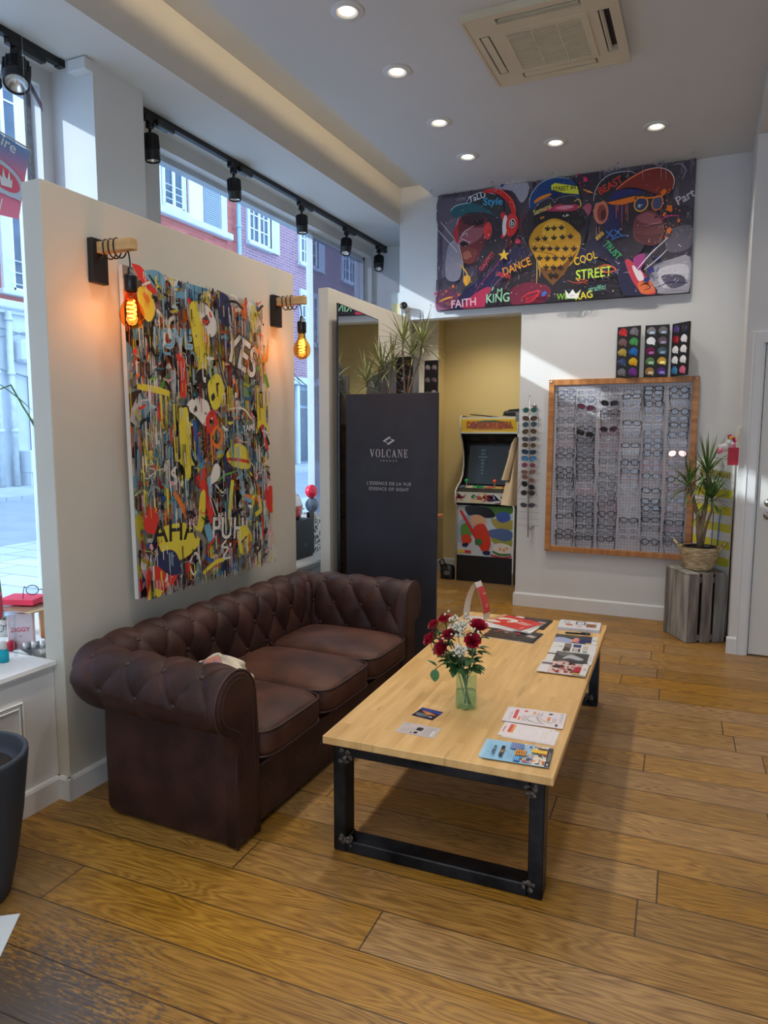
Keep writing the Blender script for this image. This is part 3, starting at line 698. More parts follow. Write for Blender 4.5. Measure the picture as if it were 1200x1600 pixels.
    b((30,34,74),(640,420),(710,440),(760,470),(720,480),(660,470))
    s((150,140,175),.5,(285,620),(330,560),(440,470),(470,450)); s((150,140,175),.5,(665,425),(770,470),(835,545),(845,625))
    e((92,48,66),(432,325),4.6,8.2,.1); e((45,30,40),(436,330),2.6,5.6,.1); e((180,90,110),(688,275),4.0,6.5,.5)
    b((46,42,52),(440,300),(470,255),(560,230),(650,245),(695,290),(695,350),(665,430),(610,470),(520,480),(460,430),(425,370))
    b((24,20,30),(470,300),(520,275),(600,265),(670,285),(690,330),(640,360),(560,330),(490,350))
    b((190,50,90),(500,270),(560,250),(620,242),(660,252),(640,272),(560,275))
    b((230,150,170),(560,262),(610,250),(640,256),(600,268))
    b((30,70,130),(455,268),(460,212),(500,160),(560,136),(620,140),(652,170),(664,235),(610,212),(550,222),(490,250))
    b((20,45,95),(540,222),(550,190),(600,175),(650,205),(662,235),(610,212))
    s((200,220,240),.5,(455,262),(460,212),(500,160),(560,136),(620,140))
    p((225,230,60),(545,168),(560,158),(655,172),(660,205),(600,200),(545,186)); t('STREET ART',(20,22,26),4.2,-.03,(606,180),.82)
    s((240,140,30),2.8,(474,240),(500,222),(545,204)); 
    b((52,48,62),(495,245),(515,225),(545,222),(560,250),(530,262),(500,262)); b((52,48,62),(568,225),(600,208),(645,214),(650,240),(600,250))
    s((160,165,175),.4,(470,280),(495,240),(540,220),(560,240),(575,220),(640,210),(660,238))
    t('Samurai',(225,215,120),5.2,.28,(508,268),.8); s((235,200,60),.8,(640,235),(660,225),(668,250),(655,262))
    e((240,140,40),(508,302),1.8,1.0,-.2); e((20,15,20),(508,302),.6,.9); e((225,225,225),(604,293),2.2,.9); e((15,12,18),(603,292),.8,.9)
    # bandana
    b((218,160,32),(453,400),(480,345),(520,318),(560,305),(612,322),(650,355),(668,378),(664,430),(640,480),(600,520),(552,545),(505,510),(470,450))
    b((244,192,60),(520,330),(560,314),(600,330),(600,380),(540,400),(510,370))
    p((120,78,34),(488,500),(530,520),(590,500),(655,440),(600,535),(552,583),(515,545))
    s((160,105,25),.8,(470,440),(540,450),(600,470),(655,420)); s((255,220,110),.6,(480,400),(540,420),(600,440))
    for r,(y0,xs) in enumerate(((345,(530,557,588)),(385,(490,520,557,592,625)),(430,(478,510,540,570,605,640)),(470,(498,530,562,596,628)),(508,(525,555,585)),(540,(545,565)))):
        for x in xs:
            yy=y0-(x-560)*.08 if r<2 else y0
            e((34,26,20),(x,yy-2),.7,2.0); e((34,26,20),(x-7,yy),1.2,.7,.7); e((34,26,20),(x+7,yy),1.2,.7,-.7); e((34,26,20),(x,yy+7),1.4,.5)
    s((235,200,110),.6,(487,480),(488,540),(486,576)); s((235,200,110),.6,(500,480),(500,550)); s((235,200,110),.5,(494,480),(494,520))
    # right ape
    b((34,32,66),(690,440),(740,370),(840,430),(900,440),(930,540),(985,612),(850,622),(800,500))
    b((200,60,80),(850,470),(900,500),(950,560),(978,612),(930,616),(880,560))
    b((230,220,225),(880,500),(915,520),(930,560),(905,560)); b((225,110,60),(905,570),(950,560),(975,605),(920,615)); s((40,30,30),.7,(912,585),(935,572),(955,590),(930,600))
    b((160,60,130),(885,470),(930,450),(930,490),(905,520))
    b(DK,(730,240),(800,190),(900,190),(960,240),(960,300),(930,420),(880,470),(820,470),(780,420),(745,350))
    b((42,44,96),(780,270),(830,240),(860,260),(830,330),(800,400),(770,360))
    b((40,44,110),(800,200),(880,185),(930,200),(850,215),(790,235))
    b((116,58,64),(885,330),(905,290),(960,272),(998,300),(1012,330),(1006,390),(975,415),(930,412),(890,390))
    b((152,88,96),(900,300),(950,280),(990,305),(1000,325),(960,330),(915,320))
    b((96,44,50),(890,370),(940,375),(1000,370),(975,414),(930,412))
    s((50,24,30),.7,(930,345),(960,335),(1010,328)); s((200,140,150),.4,(935,340),(965,328),(1005,322)); e((30,18,22),(978,300),1.0,.7)
    e((214,128,104),(752,280),5.8,9.6,-.1); e((150,66,56),(756,284),3.6,6.6,-.1); e((90,36,36),(762,292),2.0,4.0)
    b((44,46,54),(722,238),(728,195),(755,150),(800,122),(865,112),(900,128),(840,160),(800,205),(752,238))
    s((205,210,220),.6,(722,236),(728,195),(755,150),(800,122),(865,112),(895,122))
    b((134,46,38),(812,188),(860,150),(920,112),(985,98),(1030,110),(1052,145),(1045,185),(1020,208),(975,205),(930,188),(870,178))
    s((232,120,70),1.3,(814,188),(860,150),(930,110),(985,97)); s((240,225,215),.6,(930,108),(985,97),(1032,110),(1053,146),(1046,186))
    t('BEAST',(215,60,40),7.2,.42,(790,172),.85)
    p((240,125,30),(776,242),(800,236),(890,214),(892,236),(840,250),(800,250))
    e((245,170,40),(917,247),5.4,5.8,.1); e((45,60,110),(917,247),4.5,4.8,.1); e((235,130,40),(984,242),4.4,5.8,.1); e((70,80,120),(984,242),3.6,4.9,.1)
    s((240,130,30),1.4,(892,218),(950,222),(1008,212)); e((150,190,200),(910,255),1.2,1.4)
    for x,l in ((815,60),(822,30),(838,90),(855,45),(862,75)): s((235,110,50),.5,(x,246),(x,246+l))
    s((230,160,150),.4,(735,340),(735,370),(742,395)); s((230,160,150),.4,(745,340),(746,380))
    # spatter, words
    for q,r in (((1035,265),3.2),((1030,356),2.4),((1072,315),1.3),((1012,290),1.6),((1020,385),1.4),((1008,200),2.6),((140,590),1.6),((165,625),1.2),((112,612),1.0)): O.append(('k',(240,120,30),c(q),r))
    for q,r in (((688,148),2.6),((660,126),1.0),((700,200),.8),((68,622),1.4),((410,405),2.4)): O.append(('k',(235,50,100),c(q),r))
    for q,r in (((518,620),2.4),((345,600),.9)): O.append(('k',(40,110,190),c(q),r))
    for q,r in (((960,520),3.0),((940,560),2.2),((985,470),1.6),((345,175),1.6),((330,500),1.2)): O.append(('k',(40,44,120),c(q),r))
    s((240,240,245),.7,(900,520),(960,450),(1030,385)); s((240,240,245),.6,(930,520),(990,470),(1025,435)); s((230,60,140),.6,(1010,300),(1075,295)); s((230,60,140),.6,(990,320),(1030,295))
    s((240,240,245),.4,(90,325),(150,400)); s((240,240,245),.4,(70,350),(160,450)); s((30,34,90),.8,(985,590),(1040,570),(1110,572)); s((240,170,40),1.6,(85,655),(120,640),(140,638)); s((240,150,40),1.2,(680,190),(720,205))
    s((245,190,40),1.0,(170,500),(200,540),(190,570)); b((245,180,40),(185,555),(205,545),(215,565),(195,590))
    O.append(('star',(245,200,50),c((353,462)),5.2))
    t('GAFFITI',(215,45,60),5.0,.85,(282,490),.9); t('DANCE',(240,160,35),8.0,.3,(406,510),.8); t('URBAN',(215,50,60),4.4,-.3,(350,545),.8)
    t('KING',(150,215,175),9.0,0,(328,640),.85); t('M',(150,215,175),6.0,0,(336,612),1); t('F',(150,215,175),4,0,(308,603),1); t('FAITH',(240,190,205),8.4,.05,(186,662),.9)
    s((225,50,60),1.0,(425,640),(455,620),(500,610),(470,650),(440,655)); t('Rinm',(200,30,40),5,.35,(470,635),.9)
    t('COOL',(240,200,50),7.5,.25,(690,475),.75); t('STREET',(200,235,70),9.5,.04,(724,536),.8,); t('graffiti',(110,185,160),5.0,.08,(738,596),.95)
    t('RAG',(235,220,50),7.0,.1,(684,627),.9); t('WE',(140,200,60),6,0,(596,632),.9); s((235,100,50),1.0,(740,510),(780,500),(815,520),(770,530),(750,505)); s((220,90,40),.6,(615,565),(660,575),(700,565),(650,560),(700,580))
    for col,w_ in (((150,215,80),0),((240,240,240),2)):
        p(col,(610+w_,640-w_),(606+w_,604),(622,622),(638,600+w_),(652,622),(672-w_,602),(660-w_,640-w_))
    t('TRUST',(60,180,110),6.0,-.85,(800,440),.85); t('XX',(50,110,190),7.0,.1,(806,372),1.1); s((50,110,190),.9,(795,400),(825,385),(860,378)); t('###',(240,200,90),4.5,.7,(748,380),.8)
    t('Part',(215,212,220),8.0,.45,(1098,222),.9); t('HYPE',(150,145,160),3.2,0,(175,232),.9); s((150,145,158),1.0,(1050,90),(1080,85),(1100,110),(1085,150)); s((150,145,158),.8,(960,80),(1000,95),(1010,70)); t('NATI',(160,155,170),3.4,.1,(800,110),1.4)
    for x in (750,865,925,1000,1020): s((190,185,195),.25,(x,80),(x,150))
    def fur(x0, y0, x1, y1, N, cols, L=.05, ang=None):
        xa, ya = cc((x0, y0)); xb, yb = cc((x1, y1))
        for i in range(N):
            x = rg.uniform(min(xa,xb), max(xa,xb)); y = rg.uniform(min(ya,yb), max(ya,yb)); a = (ang if ang is not None else 0)+rg.uniform(-.5,.5); l = L*rg.uniform(.4,1)
            A.stroke([(x,y),(x+math.cos(a)*l*.5,y+math.sin(a)*l*.5),(x+math.cos(a+.3)*l,y+math.sin(a+.3)*l)], rg.uniform(.0012,.0035), rg.choice(cols), .9, 2)
    cool = [(60,70,150),(90,100,180),(30,30,40),(20,20,28),(140,80,120),(180,170,200)]
    fur(190,480,300,600,60,cool,.06,.9); fur(300,450,440,600,60,cool,.06,.8); fur(300,560,500,680,70,[(200,60,90),(120,40,80),(30,28,40),(90,50,110)],.05,.6); fur(560,560,830,650,60,[(60,56,70),(30,28,38),(120,60,90),(70,80,150)],.06,2.4)
    fur(690,430,880,560,60,cool,.06,2.3); fur(740,300,860,440,60,[(30,28,36),(50,56,120),(90,90,110),(24,22,30)],.06,-.9); fur(300,300,345,460,40,[(30,28,36),(70,80,140),(24,22,30)],.05,-1.2); fur(430,340,470,440,22,[(28,26,34),(90,86,100)],.04,-1.2); fur(650,260,700,420,26,[(28,26,34),(90,86,100)],.04,-1.9)
    fur(90,420,170,560,40,[(210,208,215),(180,178,186),(120,116,128)],.04,1.4); fur(960,480,1115,600,60,[(235,235,240),(190,190,200),(120,120,140),(60,60,90)],.05,.1); fur(310,155,440,215,40,[(225,225,232),(60,70,150),(180,180,190)],.05,.8); fur(70,600,160,685,30,[(220,60,110),(240,150,50),(60,50,70)],.04,.2); fur(1000,320,1120,440,30,[(150,146,160),(100,94,110)],.05,1.5)
    for i in range(420):
        x = rg.uniform(0, W); y = rg.uniform(0, H); r_ = rg.choice([.0015,.002,.0025,.004])
        A.ell(x, y, r_, r_, rg.choice([(240,240,245)]*5+[(240,120,30),(235,60,110),(60,110,190),(240,200,60)]), n=6)
    A.mb.build('print', PRINT, mu)
    g = MB()
    for x in (.02, .55, 1.05, 1.55, 2.08):
        for z in (.02, H-.02): g.cyl((X0+x, Y0-.001-.00012*A.k, Z0+z), (X0+x, Y0-.004-.00012*A.k, Z0+z), .007, n=12)
    g.build('grommet', CHROME, mu)
paint_mural()
# ------------------------------------------------------------------ chesterfield sofa
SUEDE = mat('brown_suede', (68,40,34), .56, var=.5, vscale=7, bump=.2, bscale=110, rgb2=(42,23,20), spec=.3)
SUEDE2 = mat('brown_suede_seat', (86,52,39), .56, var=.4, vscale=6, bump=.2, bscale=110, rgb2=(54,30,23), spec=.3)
PIPING = mat('brown_piping', (58,34,30), .5, var=.2)
def make_sofa():
    so = thing('chesterfield_sofa', 'long dark brown suede button-tufted sofa against the partition', 'sofa', (-1.9, 2.86, 0))
    rr = .113; cz = .572; yn, yf, xb, xf = 2.018, 3.715, -2.252, -1.525; rc = .17
    segs = []  # path of the roll centre
    L1 = (xf - (xb+rc)); La = rc*PI/2; L2 = (yf-rc) - (yn+rc); TOT = 2*L1 + 2*La + L2
    def path(s):
        if s < L1: return (xf-s, yn, 0, -1)
        s -= L1
        if s < La: a = s/rc; return (xb+rc-math.sin(a)*rc, yn+rc-math.cos(a)*rc, -math.sin(a), -math.cos(a))
        s -= La
        if s < L2: return (xb, yn+rc+s, -1, 0)
        s -= L2
        if s < La: a = s/rc; return (xb+rc-math.cos(a)*rc, yf-rc+math.sin(a)*rc, -math.cos(a), math.sin(a))
        s -= La
        return (xb+rc+s, yf, 0, 1)
    pt = .128; ncol = 17; ps = TOT/ncol
    t0 = .172
    def prof(t):
        """arc length along the upholstered cross-section -> offset, z, normal"""
        if t < rr*PI*1.5:
            a = t/rr - PI/2
            if a > PI: a = PI
            return (rr*math.cos(a), cz+rr*math.sin(a), math.cos(a), math.sin(a))
        t -= rr*PI*1.5; L = .30; q = min(t/L, 1)
        return (-rr - .018*math.sin(q*PI*.5), cz - t, -1, .05)
    TT = rr*PI*1.5 + .30
    def tuft(s, t):
        v = (t-t0)/pt; u = s/ps
        if v < 0:
            k = max(0, 1+v/1.5); h = abs(math.sin(PI*u)) ** .45
            return (h-1)*.013*k + .013*k
        a = u - v/2; b_ = u + v/2
        h = (abs(math.sin(PI*a))*abs(math.sin(PI*b_))) ** .46
        # button wells
        du = u*1.0; r0 = round(v); best = 9
        for rv in (r0-1, r0, r0+1):
            if rv < 0: continue
            c = round(u - rv*.5) + rv*.5; best = min(best, math.hypot((u-c)*ps, (v-rv)*pt))
        return .019*h - .007*math.exp(-(best/.014)**2)
    ns = 420; nt_ = 96; rows = []
    for j in range(nt_+1):
        t = TT*j/nt_; o, z, no, nz = prof(t); row = []
        for i in range(ns+1):
            s = TOT*i/ns; x, y, nx, ny = path(s); edge = min(1, min(s, TOT-s)/.03)
            fade = min(1, t/.05) * edge
            h = tuft(s, t)*fade; oo = o + no*h; zz = z + nz*h
            row.append((x+nx*oo, y+ny*oo, zz))
        rows.append(row)
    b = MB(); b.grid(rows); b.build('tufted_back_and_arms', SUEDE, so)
    # plain outer shell below the roll
    b = MB(); rows = []
    for z, o in ((.012, -.006), (.02, 0), (.25, .002), (.462, 0)):
        rows.append([(lambda p: (p[0]+p[2]*(o), p[1]+p[3]*(o), z))(path(TOT*i/160)) for i in range(161)])
    b.grid(rows)
    rows = [[(lambda p: (p[0]-p[2]*.125, p[1]-p[3]*.125, z))(path(TOT*i/160)) for i in range(161)] for z in (.3, .012)]; b.grid(rows)
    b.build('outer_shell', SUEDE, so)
    # front scroll panels of the two arms
    def arm_front(y, sg):
        out = [(.004, .014), (.004, .30), (.004, cz-rr-.006)]
        for k in range(0, 19): a = -PI/2*.93 + (PI*1.5)*k/18*.97; out.append(((rr+.006)*math.cos(a), cz+(rr+.006)*math.sin(a)))
        out += [(-.128, .46), (-.131, .30), (-.131, .014)]
        P3 = lambda x, q: (x, y - sg*(-q[0]) if False else y + sg*q[0], q[1])
        b = MB(); n = len(out)
        cy = sum(q[0] for q in out)/n; czz = sum(q[1] for q in out)/n
        def ins(q, k):
            return (cy+(q[0]-cy)*(1-k), czz+(q[1]-czz)*(1-k*.5))
        R0 = [P3(-1.56, q) for q in out]; R1 = [P3(-1.512, q) for q in out]; R2 = [P3(-1.503, ins(q, .07)) for q in out]; R3 = [P3(-1.500, ins(q, .13)) for q in out]
        vs = R0+R1+R2+R3; fs = []
        for i in range(3):
            for k in range(n): fs.append((i*n+k, i*n+(k+1) % n, (i+1)*n+(k+1) % n, (i+1)*n+k))
        b.smooth = True; b.add(vs, fs); b.smooth = False; b.add(R3, [tuple(range(n))])
        f = b.build('arm_front_panel', SUEDE, so)
        p = MB(); p.tube([P3(-1.510, ins(q, -.02)) for q in out], .0055, 6)
        inner = [(-.128+.028, .03), (-.128+.028, .44)] + [((rr-.022)*math.cos(a), cz+(rr-.022)*math.sin(a)) for a in [PI*.98-(PI*1.38)*k/16 for k in range(17)]] + [(-.035, .44), (-.03, .03)]
        p.tube([P3(-1.502, q) for q in inner], .004, 6); p.build('piping', PIPING, f)
    arm_front(yn, -1); arm_front(yf, 1)
    # base rail under the cushions
    b = MB(); b.bbox(-2.14, -1.535, yn+.125, yf-.125, .10, .285, .012); b.bbox(-2.14, -1.525, yn+.125, yf-.125, .012, .275, .02)
    bs = b.build('base_rail', SUEDE, so)
    b = MB(); b.tube([(-1.523, yn+.13, .262), (-1.523, yf-.13, .262)], .005, 6); b.build('piping', PIPING, bs)
    for i in range(7):
        y = yn+.13 + (yf-yn-.26)*(i+.5)/7; b = MB(); b.ball((-1.524, y, .15+.03*(i % 2)), .004, .011, .011); b.build('button', PIPING, so)
    # three seat cushions
    ya, yb_ = yn+.128, yf-.128; w = (yb_-ya)/3
    for i in range(3):
        cy = ya + w*(i+.5); cx = -1.80; lx, ly, lz = .325, w*.5-.003, .075; cz_ = .352; b = MB(); rows = []; N = 48; Mm = 26
        rg = random.Random(i+20); ph = rg.uniform(0, 6)
        for j in range(Mm+1):
            tz = -1 + 2*j/Mm; phi = tz*PI/2; rz_ = math.copysign(abs(math.sin(phi))**.55, phi); rxy = max(abs(math.cos(phi)), 1e-3)**.28
            row = []
            for k in range(N):
                a = 2*PI*k/N; ca, sa = math.cos(a), math.sin(a); sx = math.copysign(abs(ca)**.32, ca); sy = math.copysign(abs(sa)**.32, sa)
                x = sx*rxy if j not in (0, Mm) else 0; y = sy*rxy if j not in (0, Mm) else 0
                crown = (1-min(1, x*x))*(1-min(1, y*y))
                z = rz_*(1+.32*crown) + .05*math.sin(3*x+ph)*math.cos(2.5*y+ph)*crown
                if abs(tz) > .3:
                    z = z*(1) 
                row.append((cx+x*lx + (.006 if x > .9 else 0), cy+y*ly, cz_+z*lz))
            rows.append(row)
        # fill the domes with extra rings so the top is not a single fan
        top = []
        for q in [r/10 for r in range(1, 10)]:
            pass
        b.grid(rows, closed=True)
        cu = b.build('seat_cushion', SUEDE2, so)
        p = MB()
        for zz in (.050, -.050):
            loop = []
            for k in range(64):
                a = 2*PI*k/64; ca, sa = math.cos(a), math.sin(a)
                loop.append((cx+math.copysign(abs(ca)**.30, ca)*lx*1.0, cy+math.copysign(abs(sa)**.30, sa)*(ly-.001), cz_+zz))
            p.tube(loop, .0052, 6, closed=True)
        p.build('piping', PIPING, cu)
    # buttons pulled into the tufting
    bm = []
    for r in range(5):
        for c in range(ncol):
            u = c + (.5 if r % 2 else 0)
            if r % 2 == 0 and c == 0: continue
            s = u*ps; t = t0 + r*pt; o, z, no, nz = prof(t); x, y, nx, ny = path(s); o -= no*.0015; z -= nz*.0015
            bm.append(((x+nx*o, y+ny*o, z), Vector((nx*no, ny*no, nz))))
    for c, nrm in bm:
        q = nrm.to_track_quat('Z', 'Y').to_matrix(); b = MB(); b.ball((0,0,0), .0115, .0115, .0065, 10, 6, M=q)
        b.v = [(v[0]+c[0], v[1]+c[1], v[2]+c[2]) for v in b.v]; b.build('button', PIPING, so)
make_sofa()
# crumpled cloth bag on the near cushion, leaning on the arm
def cloth_bag():
    t = thing('cloth_bag', 'crumpled cream cloth bag with an orange and blue print lying on the near seat cushion', 'bag', (-1.775, 2.345, .44))
    def pt(u, v, k=1.0):
        th = PI*v; a = 2*PI*u; q = 1+.10*math.sin(5*a+3*math.cos(3*th))+.07*math.sin(11*a-4*th)+.06*math.cos(8*th+2*a)
        x = .135*math.sin(th)**.8*math.cos(a)*q*k; y = .075*math.sin(th)**.8*math.sin(a)*q*k; z = .100*math.cos(th)*k*(1+.12*math.sin(3*a+1))
        return (-1.83+x, 2.345+y*1.15+.01*math.cos(th), max(.440, .500+z))
    b = MB(); b.grid([[pt(k/44, .001+.998*i/26) for k in range(44)] for i in range(27)], closed=True); b.build('fabric', mat('cream_cotton', (224,214,190), .9, var=.12, vscale=14), t)
    b = MB(); b.grid([[pt((k+26)/44, .02+.36*i/8, 1.02) for k in range(12)] for i in range(9)]); b.build('printed_patch', mat('orange_print', (206,120,70), .8, var=.4, vscale=60, rgb2=(90,130,170)), t)
    b = MB(); b.tube([(-1.76,2.33,.565), (-1.71,2.32,.57), (-1.675,2.33,.53), (-1.665,2.34,.49), (-1.68,2.35,.455)], [.014,.013,.012,.011,.010], 8); b.build('strap', MATS['cream_cotton'], t)
cloth_bag()

# ------------------------------------------------------------------ coffee table
BEECH = wood_mat('beech_block_board', (202,158,96), (228,188,126), (18,2.0,10), .38, stave=(.42,.045), bump=.04)
RAW = mat('raw_dark_steel', (52,55,60), .42, .75, var=.45, vscale=9, rgb2=(20,21,24)); WELD = mat('ground_weld', (112,104,98), .5, .7, var=.6, vscale=60, bump=.5, bscale=120, rgb2=(60,50,44))
TRZ = R(2.3); TC = Vector((-.851, 3.139, 0))
ta = thing('coffee_table', 'low rectangular light wood coffee table on black steel loop legs', 'table', TC, TRZ)
TM = Matrix.Translation(TC) @ Matrix.Rotation(TRZ, 4, 'Z')
def T(x, y, z=.45): return TM @ Vector((x, y, z))
b = MB(); b.bbox(-.415, .415, -.972, .972, .419, .45, .003); b.build('tabletop', BEECH, ta, world=False)
for sg in (-1, 1):
    y0 = -.945 if sg < 0 else .865; y1 = y0 + .08; b = MB()
    b.bbox(-.385, -.335, y0, y1, 0, .417, .004); b.bbox(.335, .385, y0, y1, 0, .417, .004)
    b.bbox(-.3345, .3345, y0+.001, y1-.001, .001, .046, .004); b.bbox(-.3345, .3345, y0+.001, y1-.001, .372, .416, .004)
    lf = b.build('loop_leg', RAW, ta, world=False)
    rg = random.Random(sg+4)
    for cx in (-.335, .335):
        for czz in (.046, .372):
            w = MB()
            for i in range(10):
                w.ball((cx+rg.uniform(-.022,.022), y0-.0005+rg.uniform(0,.0006), czz+rg.uniform(-.022,.022)), rg.uniform(.006,.014), .0022, rg.uniform(.005,.012), 7, 4)
            w.tube([(cx, y0-.001, czz), (cx, y1+.001, czz)], .0045, 6)
            w.build('weld_bead', WELD, lf, world=False)
# ------------------------------------------------------------------ ceiling fittings
LENS = emis('lamp_lens', (255,240,214), 14.0); RING = mat('downlight_ring', (214,214,210), .4)
def downlight(x, y, label=None, group=None, z=ZC, power=None):
    t = thing('recessed_downlight', label or 'round white recessed ceiling downlight, lit', 'ceiling light', (x, y, z), 0, group or 'lit ceiling downlights')
    b = MB(); b.lathe([(.085,0),(.085,-.005),(.078,-.008),(.066,-.006),(.064,-.009),(.056,-.010),(.050,-.004),(.044,.002),(.040,.004)], (x, y, z), 32); b.build('trim_ring', RING, t)
    b = MB(); b.disc((x, y, z-.004), .037, (0,0,-1)); b.build('lens', LENS, t)
    spot_lamp('downlight_lamp', (x, y, z-.02), (0,0,-1), power or DL_W, 125, .8, (1,.93,.84), .05, t)
    return t
DL_W = 36
for (x, y, l) in ((-1.74, 3.353, 'lit round ceiling downlight nearest the camera, left of the air conditioner'), (-1.75, 4.0, 'second lit ceiling downlight from the camera in the left row'),
                  (-1.762, 4.741, 'third lit ceiling downlight from the camera in the left row'), (-1.77, 5.39, 'lit ceiling downlight at the left row end, nearest the mural left corner'),
                  (-1.11, 5.396, 'middle ceiling downlight of the three directly in front of the mural'), (-.43, 5.407, 'lit ceiling downlight above the right end of the mural')):
    downlight(x, y, l, 'lit ceiling downlights')
for x, y in ((-1.74, 1.9), (-1.74, .4), (-.4, 1.9), (.6, 1.9), (-.4, .2), (.6, .2), (.9, 3.5), (.9, 4.8), (-1.74, -1.2), (-.4, -1.4), (.9, -1.4)): downlight(x, y, 'round white recessed ceiling downlight of the front half of the shop', 'downlights of the front half of the shop', ZC if x < .2 else 3.481, 13 if x > .2 else None)
# air conditioner cassette
AC = mat('aged_ivory_plastic', (206,194,166), .45, var=.05, vscale=4); ACD = mat('vent_dark', (38,36,34), .6)
ac = thing('air_conditioner', 'square ivory four-way air conditioning cassette set into the ceiling', 'air conditioner', (-.868, 3.985, ZC))
X0, X1, Y0, Y1 = -1.24, -.497, 3.62, 4.352; z0 = ZC-.035
b = MB()
def ring_plate(b, outer, inner, za, zb_):
    (a, c, d, e) = outer; (i, j, k, l) = inner
    b.box(a, c, d, k, za, zb_); b.box(a, c, l, e, za, zb_); b.box(a, i, k, l, za, zb_); b.box(j, c, k, l, za, zb_)
# plate with four slots and a grille opening: built from strips
xs = [X0, X0+.045, X0+.10, -1.075, -.66, X1-.10, X1-.045, X1]; ys = [Y0, Y0+.045, Y0+.10, 3.80, 4.215, Y1-.10, Y1-.045, Y1]
for i in range(7):
    for j in range(7):
        mx_, my_ = (xs[i]+xs[i+1])/2, (ys[j]+ys[j+1])/2
        slot = (i in (1, 5) and -1.07 < mx_ + 9) and False
        if (i in (1, 5) and j == 3) or (j in (1, 5) and i == 3) or (i == 3 and j == 3): continue
        b.box(xs[i], xs[i+1], ys[j], ys[j+1], z0, ZC)
b.build('fascia', AC, ac)
b = MB(); b.box(X0+.02, X1-.02, Y0+.02, Y1-.02, ZC-.002, ZC-.0005); b.build('inner_tray', ACD, ac)
b = MB(); ring_plate(b, (X0-.004, X1+.004, Y0-.004, Y1+.004), (X0+.012, X1-.012, Y0+.012, Y1-.012), z0-.004, z0+.006); b.build('rim', AC, ac)
b = MB(); n = 22
ring_plate(b, (-1.09, -.645, 3.785, 4.23), (-1.055, -.68, 3.82, 4.195), z0-.005, z0)
for i in range(n): y = 3.822 + (4.195-3.822)*(i+.5)/n; b.box(-1.056, -.679, y-.0045, y+.0045, z0-.003, z0+.006)
for x in (-.93, -.80): b.box(x-.003, x+.003, 3.82, 4.195, z0-.004, z0+.004)
b.build('intake_grille', AC, ac)
for (x0, x1, y0, y1, t) in ((X0+.052, X0+.093, 3.81, 4.205, 0), (X1-.093, X1-.052, 3.81, 4.205, 1), (-1.065, -.67, Y0+.052, Y0+.093, 1), (-1.065, -.67, Y1-.093, Y1-.052, 0)):
    b = MB()
    if t == 0: b.bbox(x0, x1, y0, y1, z0-.001, z0+.006, .003)
    elif x1-x0 < .1: b.bbox(x0+.012, x0+.018, y0, y1, z0-.002, z0+.02, .002); b.bbox(x0, x0+.01, y0, y1, z0+.0, z0+.02, .002)
    else: b.bbox(x0, x1, y0+.012, y0+.016, z0-.002, z0+.02, .001); b.bbox(x0, x1, y0+.028, y0+.032, z0, z0+.022, .001)
    b.build('louvre', AC, ac)
for (x0, x1, y0, y1) in ((X0+.02, X0+.16, Y0+.02, Y0+.03), (X1-.17, X1-.02, Y1-.03, Y1-.02)):
    pass
# warm LED strip in the ceiling cove
st = thing('cove_light_strip', 'warm hidden light strip lying in the ceiling cove above the beam', 'light strip', (-2.05, 2, 3.67))
b = MB(); b.box(-2.06, -2.035, -2.3, 6.1, 3.662, 3.668); b.build('led_tape', emis('led_tape', (255,206,140), 3), st)
la = bpy.data.lights.new('cove_lamp', 'AREA'); la.shape = 'RECTANGLE'; la.size = 8.2; la.size_y = .03; la.energy = 270; la.color = (1, .74, .45)
lo = bpy.data.objects.new('cove_lamp', la); COL.objects.link(lo); lo.parent = st; lo.location = Vector((-2.05, 1.95, 3.69)) - st.location
lo.rotation_euler = Matrix((Vector((0,1,0)), Vector((-.5,0,-.7)).normalized().cross(Vector((0,1,0))), Vector((.85,0,-.25)).normalized())).transposed().to_euler()

